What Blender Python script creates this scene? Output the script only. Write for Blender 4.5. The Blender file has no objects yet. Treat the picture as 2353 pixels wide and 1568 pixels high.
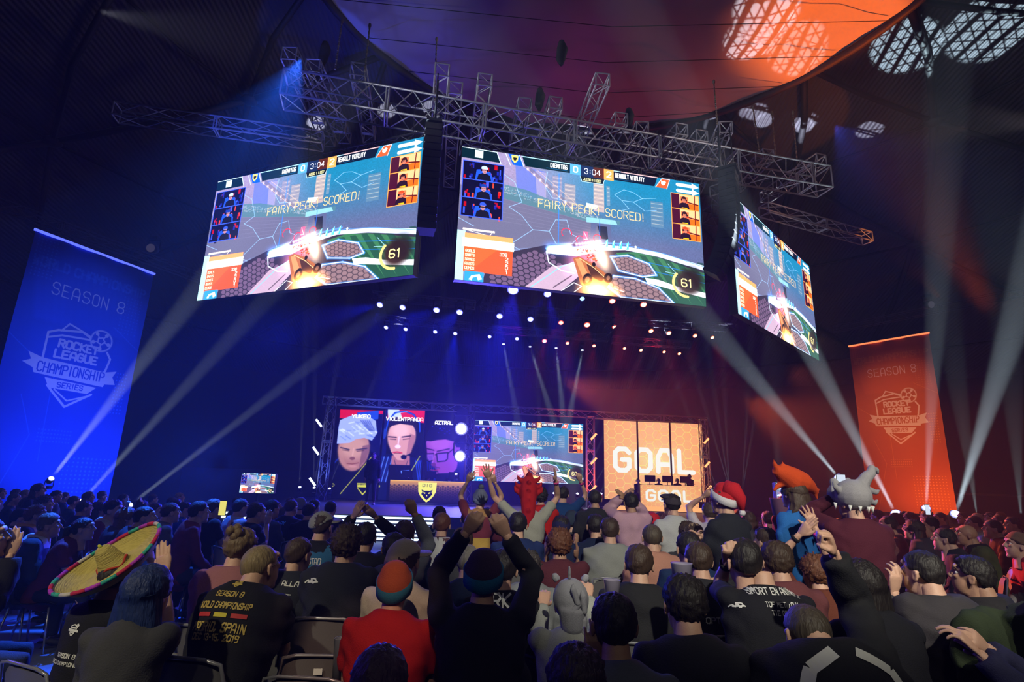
import bpy, bmesh, math, random
import numpy as np
from mathutils import Vector, Matrix, noise
from mathutils.bvhtree import BVHTree
random.seed(8)
SC = bpy.context.scene
COL = SC.collection
# ------------------------------------------------------------------ camera
FPX, PITCH, ROLL, EYE = 1300.0, math.radians(14.5), math.radians(1.8), 1.75
cam_fwd = Vector((0, math.cos(PITCH), math.sin(PITCH)))
cr = Vector((1, 0, 0)); cu = cr.cross(cam_fwd)
cam_r = cr * math.cos(ROLL) + cu * math.sin(ROLL)
cam_u = cu * math.cos(ROLL) - cr * math.sin(ROLL)
cd = bpy.data.cameras.new('camera'); cam = bpy.data.objects.new('camera', cd); COL.objects.link(cam)
cd.sensor_width = 36.0; cd.lens = FPX / 2353 * 36; cd.clip_start = .05; cd.clip_end = 300
cam.matrix_world = Matrix(((cam_r.x, cam_u.x, -cam_fwd.x, 0), (cam_r.y, cam_u.y, -cam_fwd.y, 0), (cam_r.z, cam_u.z, -cam_fwd.z, EYE), (0, 0, 0, 1)))
SC.camera = cam
def ray(px, py):
    return cam_fwd + cam_r * ((px - 1176.5) / FPX) + cam_u * ((784 - py) / FPX)
def aty(px, py, Y):
    d = ray(px, py); return Vector((0, 0, EYE)) + d * (Y / d.y)
def atz(px, py, Z):
    d = ray(px, py); return Vector((0, 0, EYE)) + d * ((Z - EYE) / d.z)
# ------------------------------------------------------------------ world (the hall is dark; thin haze fills it), exposure
w = bpy.data.worlds.new('world'); SC.world = w; w.use_nodes = True
w.node_tree.nodes['Background'].inputs[0].default_value = (0, 0, 0, 1)
w.node_tree.nodes['Background'].inputs[1].default_value = 0.0
hz = w.node_tree.nodes.new('ShaderNodeVolumeScatter'); hz.inputs['Density'].default_value = .0025; hz.inputs['Color'].default_value = (.9, .9, .92, 1); hz.inputs['Anisotropy'].default_value = .35
w.node_tree.links.new(hz.outputs[0], w.node_tree.nodes['World Output'].inputs['Volume'])
SC.view_settings.view_transform = 'Standard'; SC.view_settings.look = 'None'
SC.view_settings.exposure = 0.0; SC.view_settings.gamma = 1.0; SC.view_settings.use_curve_mapping = False
cy = SC.cycles
cy.use_denoising = True; cy.use_adaptive_sampling = True; cy.adaptive_threshold = .025; cy.max_bounces = 4; cy.diffuse_bounces = 1; cy.glossy_bounces = 1; cy.transmission_bounces = 3
cy.volume_bounces = 0; cy.transparent_max_bounces = 8; cy.sample_clamp_indirect = 2; cy.sample_clamp_direct = 12
cy.use_light_tree = True; cy.caustics_reflective = False; cy.caustics_refractive = False
# ------------------------------------------------------------------ lamps
def spot(name, loc, target, color, power, angle, blend=.3, radius=.05, gobo=None):
    l = bpy.data.lights.new(name, 'SPOT'); o = bpy.data.objects.new(name, l); COL.objects.link(o)
    o.location = loc; d = Vector(target) - Vector(loc)
    o.rotation_euler = d.to_track_quat('-Z', 'Y').to_euler()
    l.color = color; l.energy = power; l.spot_size = math.radians(angle); l.spot_blend = blend; l.shadow_soft_size = radius
    if gobo: gobo(l)
    return o
def gobo_waves(l, sx=1.0, sy=1.0, lo=.42, hi=.56, scale=6.0, kind='wave'):
    l.use_nodes = True; nt = l.node_tree; em = nt.nodes['Emission']
    tc = nt.nodes.new('ShaderNodeTexCoord'); mp = nt.nodes.new('ShaderNodeMapping'); mp.inputs['Scale'].default_value = (sx, sy, 1)
    sep = nt.nodes.new('ShaderNodeSeparateXYZ'); dv = nt.nodes.new('ShaderNodeVectorMath'); dv.operation = 'DIVIDE'
    cmb = nt.nodes.new('ShaderNodeCombineXYZ')
    nt.links.new(tc.outputs['Normal'], sep.inputs[0])
    for i in range(3): nt.links.new(sep.outputs[2], cmb.inputs[i])
    nt.links.new(tc.outputs['Normal'], dv.inputs[0]); nt.links.new(cmb.outputs[0], dv.inputs[1]); nt.links.new(dv.outputs[0], mp.inputs[0])
    if kind == 'wave':
        t = nt.nodes.new('ShaderNodeTexNoise'); t.inputs['Scale'].default_value = scale; t.inputs['Detail'].default_value = 1; t.inputs['Distortion'].default_value = .8
        out = t.outputs[0]
    else:
        t = nt.nodes.new('ShaderNodeTexVoronoi'); t.inputs['Scale'].default_value = scale; out = t.outputs['Distance']
    nt.links.new(mp.outputs[0], t.inputs['Vector'])
    mr = nt.nodes.new('ShaderNodeMapRange'); mr.inputs[1].default_value = lo; mr.inputs[2].default_value = hi
    nt.links.new(out, mr.inputs[0]); nt.links.new(mr.outputs[0], em.inputs['Strength'])
BLUE = (.006, .018, 1); RED = (1, .004, .012); ORG = (1, .22, .04); COOL = (.72, .9, 1)
# crowd: dim warm house light from high behind the camera, blue from stage left, orange from stage right
spot('house_spot', (-3, -9, 11), (-2, 5, 0), (1, .92, .74), 240, 70, .8, .3)
spot('house_spot', (6, -8, 11), (5, 6, 0), (1, .93, .80), 230, 70, .8, .3)
spot('house_spot', (1.2, -7, 9), (1.6, 6.2, 1.2), (1, .95, .78), 5600, 20, .5, .12)
spot('house_spot', (-6, -6, 10), (-3.2, 3.2, 1.2), (1, .9, .62), 3600, 20, .6, .15)
spot('house_spot', (3.5, -7, 9), (4.3, 4.2, 1.2), (1, .95, .82), 2600, 22, .5, .12)
spot('house_spot', (-.4, -5, 8), (-.75, 3.2, 1.1), (1, .62, .42), 1600, 5, .3, .05)
spot('stage_wash', (-11, 27, 9), (-7, 8, .8), BLUE, 3000, 40, .8, .25)
spot('stage_wash', (-2, 28, 9), (0, 6, .8), (.02, .02, 1), 4200, 40, .8, .25)
spot('stage_wash', (-16, 9, 7), (-3, 4, .8), (.10, .05, 1), 1300, 50, .8, .25)
spot('stage_wash', (14, 28, 8), (11, 11, 1), (1, .16, .05), 1800, 34, .8, .25)
spot('stage_wash', (6, 25, 7), (12, 11, 1), (1, .13, .05), 1200, 36, .8, .25)
spot('floor_wash', (1.5, 17.0, 5.0), (5.9, 6.6, 1.0), (1, .15, .03), 15000, 24, .6, .15)
spot('floor_wash', (8, 19.5, 5.0), (8.6, 9.2, 1.0), (1, .14, .03), 11000, 32, .6, .15)
spot('floor_wash', (-9, 18.3, 2.2), (-7.5, 8, 1.0), (.02, .07, 1), 3000, 62, .6, .15)
spot('floor_wash', (-3, 18.3, 1.2), (-2, 8, 1.2), (.06, .14, 1), 900, 70, .6, .15)
spot('stage_wash', (8, 22, 10), (4, 6, .8), (.30, .02, .9), 1500, 40, .8, .25)
# left aisle floor: blue gobo
spot('gobo_spot', (-5.5, 12, 12), (-4.3, 5.4, 0), (.02, .13, 1), 42000, 26, .5, .02, lambda l: gobo_waves(l, 1.2, 7.5, .40, .62, 3.2))
spot('gobo_spot', (9, 14, 12), (4.6, 3.0, 0), (.04, .10, 1), 6000, 22, .5, .02, lambda l: gobo_waves(l, 1.2, 5, .40, .62, 3.2))
# roof membrane
spot('roof_wash', (-9, 24, 11), atz(900, 110, 20.4), (.01, .02, 1), 1700, 52, 1, .3)
spot('roof_wash', (0, 30, 8), atz(1180, 130, 20.4), (.35, .01, .42), 1500, 44, 1, .3)
spot('roof_wash', (8, 31, 8), atz(1460, 170, 20.4), (1, .02, .09), 1400, 44, 1, .3)
spot('roof_wash', (17, 19, 8), atz(1900, 70, 20.4), (1, .15, .008), 26000, 32, .9, .3)
spot('roof_wash', (14, 27, 8), atz(1680, 200, 20.4), (1, .10, .015), 1500, 30, 1, .3)
# white movers that end on the roof; truss shadows are drawn into their light
def truss_shadow_gobo(l):
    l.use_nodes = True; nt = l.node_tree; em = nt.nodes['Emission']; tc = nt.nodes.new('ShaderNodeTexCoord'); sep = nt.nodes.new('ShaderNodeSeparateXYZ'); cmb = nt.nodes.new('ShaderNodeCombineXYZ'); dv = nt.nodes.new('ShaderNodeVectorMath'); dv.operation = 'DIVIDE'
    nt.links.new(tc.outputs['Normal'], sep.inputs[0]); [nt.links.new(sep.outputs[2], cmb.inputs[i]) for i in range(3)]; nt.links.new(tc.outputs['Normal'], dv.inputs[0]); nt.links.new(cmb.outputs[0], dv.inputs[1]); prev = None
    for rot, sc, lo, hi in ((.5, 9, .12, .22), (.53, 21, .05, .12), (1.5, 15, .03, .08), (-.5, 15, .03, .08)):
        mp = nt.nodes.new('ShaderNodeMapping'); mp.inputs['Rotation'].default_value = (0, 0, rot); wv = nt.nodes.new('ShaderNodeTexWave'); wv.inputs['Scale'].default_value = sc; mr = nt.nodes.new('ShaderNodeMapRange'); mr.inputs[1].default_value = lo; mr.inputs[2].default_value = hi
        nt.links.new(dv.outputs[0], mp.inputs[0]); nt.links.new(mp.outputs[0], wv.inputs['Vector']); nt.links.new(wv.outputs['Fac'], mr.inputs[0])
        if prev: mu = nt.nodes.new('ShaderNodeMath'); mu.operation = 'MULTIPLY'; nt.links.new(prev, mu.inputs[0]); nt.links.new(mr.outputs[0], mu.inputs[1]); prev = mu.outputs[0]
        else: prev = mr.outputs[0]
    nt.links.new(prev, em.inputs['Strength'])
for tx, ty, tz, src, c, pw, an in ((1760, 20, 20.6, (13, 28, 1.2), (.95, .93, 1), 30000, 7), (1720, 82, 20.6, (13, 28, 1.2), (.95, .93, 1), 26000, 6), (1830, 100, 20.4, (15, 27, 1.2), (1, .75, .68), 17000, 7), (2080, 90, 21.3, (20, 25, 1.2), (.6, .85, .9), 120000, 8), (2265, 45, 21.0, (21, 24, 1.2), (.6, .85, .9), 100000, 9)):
    spot('roof_mover', src, atz(tx, ty, tz), c, pw, an, .35, .03, truss_shadow_gobo)

# ------------------------------------------------------------------ materials
MATS = {}
def sock(n, k, v):
    if k in n.inputs: n.inputs[k].default_value = v
def mat(key, color=(.5, .5, .5), rough=.6, metal=0., bump=0., bscale=60., emit=None, estr=1., spec=.5, vary=0., stretch=None, coat=0.):
    if key in MATS: return MATS[key]
    m = bpy.data.materials.new(key); m.use_nodes = True; nt = m.node_tree; b = nt.nodes['Principled BSDF']
    c = tuple(color) + (1,)
    b.inputs['Base Color'].default_value = c; b.inputs['Roughness'].default_value = rough; b.inputs['Metallic'].default_value = metal
    sock(b, 'Specular IOR Level', spec)
    if coat: sock(b, 'Coat Weight', coat)
    if emit: b.inputs['Emission Color'].default_value = tuple(emit) + (1,); b.inputs['Emission Strength'].default_value = estr
    if bump or vary:
        tc = nt.nodes.new('ShaderNodeTexCoord'); mp = nt.nodes.new('ShaderNodeMapping')
        if stretch: mp.inputs['Scale'].default_value = stretch
        nz = nt.nodes.new('ShaderNodeTexNoise'); nz.inputs['Scale'].default_value = bscale; nz.inputs['Detail'].default_value = 3
        nt.links.new(tc.outputs['Object'], mp.inputs[0]); nt.links.new(mp.outputs[0], nz.inputs['Vector'])
        if bump:
            bp = nt.nodes.new('ShaderNodeBump'); bp.inputs['Strength'].default_value = bump; bp.inputs['Distance'].default_value = .01
            nt.links.new(nz.outputs[0], bp.inputs['Height']); nt.links.new(bp.outputs[0], b.inputs['Normal'])
        if vary:
            mx = nt.nodes.new('ShaderNodeMixRGB'); mx.inputs[1].default_value = tuple(x * (1 - vary) for x in color) + (1,)
            mx.inputs[2].default_value = tuple(min(1, x * (1 + vary)) for x in color) + (1,)
            nt.links.new(nz.outputs[0], mx.inputs[0]); nt.links.new(mx.outputs[0], b.inputs['Base Color'])
    m.cycles.emission_sampling = 'NONE'
    MATS[key] = m; return m
def cloth(c, name=None):
    return mat(name or 'cloth_%02x%02x%02x' % tuple(int(x * 255) for x in c), c, .88, bump=.35, bscale=160, spec=.25, vary=.14)
def emitter(key, c, s, sample=False):
    if key in MATS: return MATS[key]
    m = bpy.data.materials.new(key); m.use_nodes = True; nt = m.node_tree; nt.nodes.clear()
    e = nt.nodes.new('ShaderNodeEmission'); o = nt.nodes.new('ShaderNodeOutputMaterial'); nt.links.new(e.outputs[0], o.inputs[0])
    e.inputs[0].default_value = tuple(c) + (1,); e.inputs[1].default_value = s
    m.cycles.emission_sampling = 'FRONT' if sample else 'NONE'
    MATS[key] = m; return m

# ------------------------------------------------------------------ object helpers
def tag(o, label=None, cat=None, group=None, kind=None):
    if label: o['label'] = label
    if cat: o['category'] = cat
    if group: o['group'] = group
    if kind: o['kind'] = kind
    return o
def empty(name, loc=(0, 0, 0), rz=0, label=None, cat=None, group=None):
    o = bpy.data.objects.new(name, None); COL.objects.link(o); o.location = loc; o.rotation_euler = (0, 0, rz); o.empty_display_size = .1
    return tag(o, label, cat, group)
def link(name, me, m=None, parent=None, smooth=False):
    if isinstance(me, bmesh.types.BMesh):
        bm = me; me = bpy.data.meshes.new(name); bm.to_mesh(me); bm.free()
    if m is not None and not len(me.materials):
        for q in (m if isinstance(m, (list, tuple)) else [m]): me.materials.append(q)
    if smooth: me.polygons.foreach_set('use_smooth', [True] * len(me.polygons))
    o = bpy.data.objects.new(name, me); COL.objects.link(o)
    if parent: o.parent = parent
    return o
def copy_tree(o, parent=None):
    c = o.copy(); COL.objects.link(c)
    if parent: c.parent = parent
    for ch in o.children: copy_tree(ch, c)
    return c
def add_box(bm, c, s, M=None, bev=0, mi=0):
    x, y, z = s[0] / 2, s[1] / 2, s[2] / 2
    vs = [bm.verts.new(Vector(c) + Vector(v)) for v in ((-x, -y, -z), (x, -y, -z), (x, y, -z), (-x, y, -z), (-x, -y, z), (x, -y, z), (x, y, z), (-x, y, z))]
    if M is not None:
        for v in vs: v.co = M @ v.co
    fs = [bm.faces.new([vs[i] for i in f]) for f in ((0, 3, 2, 1), (4, 5, 6, 7), (0, 1, 5, 4), (1, 2, 6, 5), (2, 3, 7, 6), (3, 0, 4, 7))]
    for f in fs: f.material_index = mi
    if bev:
        es = {e for f in fs for e in f.edges}
        bmesh.ops.bevel(bm, geom=list(es), offset=bev, segments=2, affect='EDGES', clamp_overlap=True)
def frame(d):
    d = d.normalized(); a = Vector((0, 0, 1)) if abs(d.z) < .9 else Vector((0, 1, 0))
    x = a.cross(d).normalized(); return x, d.cross(x)
def tube(bm, pts, rad, n=8, cap=True, mi=0, flat=1.0, up=None):
    """round tube through pts with one radius per point"""
    pts = [Vector(p) for p in pts]; rings = []
    if not isinstance(rad, (list, tuple)): rad = [rad] * len(pts)
    px = None
    for i, p in enumerate(pts):
        d = (pts[min(i + 1, len(pts) - 1)] - pts[max(i - 1, 0)])
        if d.length < 1e-9: d = Vector((0, 0, 1))
        d.normalize()
        if px is None:
            x, y = frame(d)
            if up is not None: x = Vector(up).cross(d).normalized(); y = d.cross(x)
        else: x = (px - d * px.dot(d)).normalized(); y = d.cross(x)
        px = x
        rings.append([bm.verts.new(p + (x * math.cos(2 * math.pi * k / n) + y * math.sin(2 * math.pi * k / n) * flat) * rad[i]) for k in range(n)])
    for a, b in zip(rings, rings[1:]):
        for k in range(n):
            f = bm.faces.new((a[k], a[(k + 1) % n], b[(k + 1) % n], b[k])); f.material_index = mi; f.smooth = True
    if cap:
        bm.faces.new(rings[0][::-1]).material_index = mi; bm.faces.new(rings[-1]).material_index = mi
    return rings
def ellipsoid(bm, c, r, M=None, u=14, v=9, mi=0):
    T = Matrix.Translation(Vector(c)) @ (M if M is not None else Matrix()) @ Matrix.Diagonal((r[0], r[1], r[2], 1))
    g = bmesh.ops.create_uvsphere(bm, u_segments=u, v_segments=v, radius=1, matrix=T)
    for vv in g['verts']:
        for f in vv.link_faces: f.smooth = True; f.material_index = mi
def capsule(bm, a, b, ra, rb, n=12, mi=0):
    a = Vector(a); b = Vector(b); d = (b - a)
    if d.length < 1e-6: d = Vector((0, 0, .001))
    d.normalize()
    pts = [a - d * ra, a - d * ra * .7, a, b, b + d * rb * .7, b + d * rb]
    tube(bm, pts, [ra * .05, ra * .71, ra, rb, rb * .71, rb * .05], n, mi=mi)
def prism(bm, poly, z0, z1, M=None, mi=0):
    a = [bm.verts.new((p[0], p[1], z0)) for p in poly]; b = [bm.verts.new((p[0], p[1], z1)) for p in poly]
    if M is not None:
        for v in a + b: v.co = M @ v.co
    n = len(poly)
    bm.faces.new(a[::-1]).material_index = mi; bm.faces.new(b).material_index = mi
    for i in range(n): bm.faces.new((a[i], a[(i + 1) % n], b[(i + 1) % n], b[i])).material_index = mi
def basis(o, x, y, z):
    return Matrix(((x[0], y[0], z[0], o[0]), (x[1], y[1], z[1], o[1]), (x[2], y[2], z[2], o[2]), (0, 0, 0, 1)))

# ------------------------------------------------------------------ stroke lettering, used for every printed word
G = {'A': '000416364440|0242', 'B': '00063645443303|334241300 0', 'C': '4536160501103041', 'D': '00063645413000', 'E': '46060040|0333', 'F': '460600|0333',
     'G': '45361605011030414323', 'H': '0006|4046|0343', 'I': '2026', 'J': '4641301001', 'K': '0006|4603|0340', 'L': '060040', 'M': '0006234640', 'N': '00064046',
     'O': '100105163645413010', 'P': '00063645443303', 'Q': '100105163645413010|2240', 'R': '00063645443303|2340', 'S': '453616050413334241301001',
     'T': '0646|2620', 'U': '060110304146', 'V': '062046', 'W': '0610233046', 'X': '0640|0046', 'Y': '062346|2320', 'Z': '06460040',
     '0': '100105163645413010', '1': '152620', '2': '05163645440040', '3': '0516364544331 3|3342413010 01', '4': '360242|3630', '5': '46060333424130100 1',
     '6': '4536160501103041423303', '7': '064620', '8': '130405163645443313020110304142 33', '9': '10304145361605041343', '!': '2622|2120', ',': '2110', '-': '1333',
     ':': '2221|2425', '|': '2026', '.': '2021', ' ': '', 'a': '043444|440 0', 'c': '4434140301103041', 'k': '0006|4402|1340', 'j': '2410'}
G['a'] = '14344340|43130201103041'; G['3'] = '05163645443323|33424130 1001'
def glyph(ch):
    g = G.get(ch, G.get(ch.upper(), '')).replace(' ', '')
    out = []
    for s in g.split('|'):
        p = [(int(s[i]), int(s[i + 1])) for i in range(0, len(s) - 1, 2)]
        if len(p) > 1: out.append(p)
    return out
def text_strokes(txt, adv=1.5, slant=0.0):
    """polylines in units where a capital is 6 high, 4 wide; returns strokes, total width"""
    x = 0; st = []
    for ch in txt:
        wch = 2.2 if ch in "I1!,:|. " else 4
        ox = x - (.5 if ch == '1' else (.9 if wch < 3 else 0))
        for s in glyph(ch): st.append([(ox + px + slant * py, py) for px, py in s])
        x += wch + adv
    return st, x - adv
def text_mesh(bm, txt, width=None, height=None, wt=.9, slant=0.0, adv=1.5, M=None, sub=0, mi=0, yoff=0.):
    """flat lettering in XY, centred at the origin; wt = stroke width in glyph units"""
    st, tw = text_strokes(txt, adv, slant)
    sx = width / tw if width else height / 6.0; sy = height / 6.0 if height else sx
    for s in st:
        P = [Vector(((p[0] - tw / 2) * sx, (p[1] - 3) * sy + yoff, 0)) for p in s]
        hw = wt * min(sx, sy) / 2 if not height or not width else None
        n = len(P)
        for i in range(n - 1):
            a, b = P[i], P[i + 1]; d = (b - a)
            if d.length < 1e-9: continue
            d.normalize(); h = hw if hw else wt / 2 * (sx * abs(d.y) + sy * abs(d.x))
            nrm = Vector((-d.y, d.x, 0)); e = h * .85
            a2 = a - d * e; b2 = b + d * e
            k = max(1, sub and int((b2 - a2).length / sub) + 1)
            prev = None
            for q in range(k + 1):
                c = a2.lerp(b2, q / k); pair = (c - nrm * h, c + nrm * h)
                if M is not None: pair = tuple(M @ v for v in pair)
                pair = tuple(bm.verts.new(v) for v in pair)
                if prev: f = bm.faces.new((prev[0], pair[0], pair[1], prev[1])); f.material_index = mi
                prev = pair
    return tw * sx
# ------------------------------------------------------------------ pictures shown on the LED walls, drawn by this code
class Canvas:
    def __init__(s, w, h, c=(0, 0, 0)):
        s.w, s.h = w, h; s.a = np.empty((h, w, 3), np.float32); s.a[:] = c
    def box(s, x0, y0, x1, y1):
        return max(0, int(x0)), max(0, int(y0)), min(s.w, int(x1) + 1), min(s.h, int(y1) + 1)
    def blend(s, x0, y0, x1, y1, m, c, add=False):
        if x1 <= x0 or y1 <= y0: return
        v = s.a[y0:y1, x0:x1]; m = m[..., None]
        if add: v += m * np.array(c, np.float32)
        else: v *= 1 - m; v += m * np.array(c, np.float32)
    def poly(s, P, c, al=1.0, add=False):
        P = np.array(P, float); x0, y0, x1, y1 = s.box(P[:, 0].min() - 1, P[:, 1].min() - 1, P[:, 0].max() + 1, P[:, 1].max() + 1)
        if x1 <= x0 or y1 <= y0: return
        yy, xx = np.mgrid[y0 * 2:y1 * 2, x0 * 2:x1 * 2]; xx = xx / 2 + .25; yy = yy / 2 + .25
        ins = np.zeros(xx.shape, bool); n = len(P)
        for i in range(n):
            xa, ya = P[i]; xb, yb = P[i - 1]
            if ya == yb: continue
            ins ^= ((ya > yy) != (yb > yy)) & (xx < (xb - xa) * (yy - ya) / (yb - ya) + xa)
        m = ins.reshape(ins.shape[0] // 2, 2, -1, 2).mean((1, 3)).astype(np.float32) * al
        s.blend(x0, y0, x1, y1, m, c, add)
    def rect(s, x0, y0, x1, y1, c, al=1.0): s.poly([(x0, y0), (x1, y0), (x1, y1), (x0, y1)], c, al)
    def line(s, P, wd, c, al=1.0, add=False, soft=1.0):
        for (ax, ay), (bx, by) in zip(P, P[1:]):
            r = wd / 2 + soft + 1
            x0, y0, x1, y1 = s.box(min(ax, bx) - r, min(ay, by) - r, max(ax, bx) + r, max(ay, by) + r)
            if x1 <= x0 or y1 <= y0: continue
            yy, xx = np.mgrid[y0:y1, x0:x1] + .5
            dx, dy = bx - ax, by - ay; L = dx * dx + dy * dy + 1e-9
            t = np.clip(((xx - ax) * dx + (yy - ay) * dy) / L, 0, 1)
            d = np.hypot(xx - ax - t * dx, yy - ay - t * dy)
            m = np.clip((wd / 2 + soft / 2 - d) / soft, 0, 1).astype(np.float32) * al
            s.blend(x0, y0, x1, y1, m, c, add)
    def glow(s, cx, cy_, rx, ry, c, al=1.0, p=2.0, add=True, rot=0.):
        R = max(rx, ry) * 1.5; x0, y0, x1, y1 = s.box(cx - R, cy_ - R, cx + R, cy_ + R)
        if x1 <= x0 or y1 <= y0: return
        yy, xx = np.mgrid[y0:y1, x0:x1] + .5; X = xx - cx; Y = yy - cy_; co, si = math.cos(rot), math.sin(rot)
        d = np.hypot((X * co + Y * si) / rx, (-X * si + Y * co) / ry)
        s.blend(x0, y0, x1, y1, (np.clip(1 - d, 0, 1) ** p).astype(np.float32) * al, c, add)
    def oval(s, cx, cy_, rx, ry, c, al=1.0, soft=.12, rot=0.):
        R = max(rx, ry) * 1.3; x0, y0, x1, y1 = s.box(cx - R, cy_ - R, cx + R, cy_ + R)
        if x1 <= x0 or y1 <= y0: return
        yy, xx = np.mgrid[y0:y1, x0:x1] + .5; X = xx - cx; Y = yy - cy_; co, si = math.cos(rot), math.sin(rot)
        d = np.hypot((X * co + Y * si) / rx, (-X * si + Y * co) / ry)
        s.blend(x0, y0, x1, y1, np.clip((1 - d) / soft + .5, 0, 1).astype(np.float32) * al, c)
    def text(s, t, x, y, wd, ht, c, wt=1.0, slant=0., al=1.0, adv=1.5, M=None, rot=0.):
        st, tw = text_strokes(t, adv, slant); sx = wd / tw; sy = ht / 6
        co, si = math.cos(rot), math.sin(rot)
        for q in st:
            P = [(x + (a * sx) * co + ((6 - b) * sy) * -si, y + (a * sx) * si + ((6 - b) * sy) * co) for a, b in q]
            s.line(P, wt * (sx + sy) / 2, c, al, soft=.9)
    def noise(s, amt, cell, seed=0, x0=0, y0=0, x1=None, y1=None):
        x1 = x1 or s.w; y1 = y1 or s.h; r = np.random.default_rng(seed)
        g = r.random(((y1 - y0) // cell + 2, (x1 - x0) // cell + 2)); g = np.kron(g, np.ones((cell, cell)))[:y1 - y0, :x1 - x0]
        s.a[y0:y1, x0:x1] *= (1 + (g - .5) * amt)[..., None].astype(np.float32)
    def image(s, name):
        im = bpy.data.images.new(name, s.w, s.h, alpha=False)
        px = np.ones((s.h, s.w, 4), np.float32); px[..., :3] = np.clip(s.a, 0, 1)[::-1]
        im.pixels.foreach_set(px.ravel()); im.update(); im.pack(); return im
def hexes(c, x0, y0, x1, y1, r, col, wd, al, poly=None, sq=1.0, sh=0.0):
    j = 0; y = y0
    while y < y1 + r:
        x = x0 + (r * 1.5 if j % 2 else 0)
        while x < x1 + r:
            P = [(x + r * math.cos(k * math.pi / 3) + sh * (r * math.sin(k * math.pi / 3) * sq + y), y + r * sq * math.sin(k * math.pi / 3)) for k in range(7)]
            cx, cy_ = x + sh * y, y
            if poly is None or inside(cx, cy_, poly):
                if wd > 0: c.line(P, wd, col, al)
                else: c.poly([(cx + (px - cx) * .82, cy_ + (py - cy_) * .82) for px, py in P[:6]], col, al)
            x += 3 * r
        y += r * .866 * sq; j += 1
def inside(x, y, P):
    r = False
    for i in range(len(P)):
        (xa, ya), (xb, yb) = P[i], P[i - 1]
        if (ya > y) != (yb > y) and x < (xb - xa) * (y - ya) / (yb - ya) + xa: r = not r
    return r
def bust(c, x, y, s, skin, hair, top, cup=True, tilt=0.):
    """small head and shoulders on a webcam tile"""
    c.poly([(x - 1.5 * s, y + 2.6 * s), (x - 1.2 * s, y + 1.2 * s), (x - .4 * s, y + .8 * s), (x + .4 * s, y + .8 * s), (x + 1.2 * s, y + 1.2 * s), (x + 1.5 * s, y + 2.6 * s)], top)
    c.oval(x, y - .25 * s, .68 * s, .72 * s, hair); c.oval(x + tilt * s, y + .2 * s, .5 * s, .68 * s, skin)
    c.oval(x, y - .55 * s, .62 * s, .38 * s, hair)
    c.line([(x - .3 * s, y + .1 * s), (x - .08 * s, y + .1 * s)], .1 * s, (.05, .03, .04)); c.line([(x + .12 * s, y + .1 * s), (x + .34 * s, y + .1 * s)], .1 * s, (.05, .03, .04))
    c.line([(x - .1 * s, y + .55 * s), (x + .2 * s, y + .55 * s)], .1 * s, tuple(v * .5 for v in skin))
    if cup:
        c.oval(x - .64 * s, y + .1 * s, .2 * s, .3 * s, (.03, .03, .06)); c.oval(x + .66 * s, y + .1 * s, .2 * s, .3 * s, (.03, .03, .06))
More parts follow.
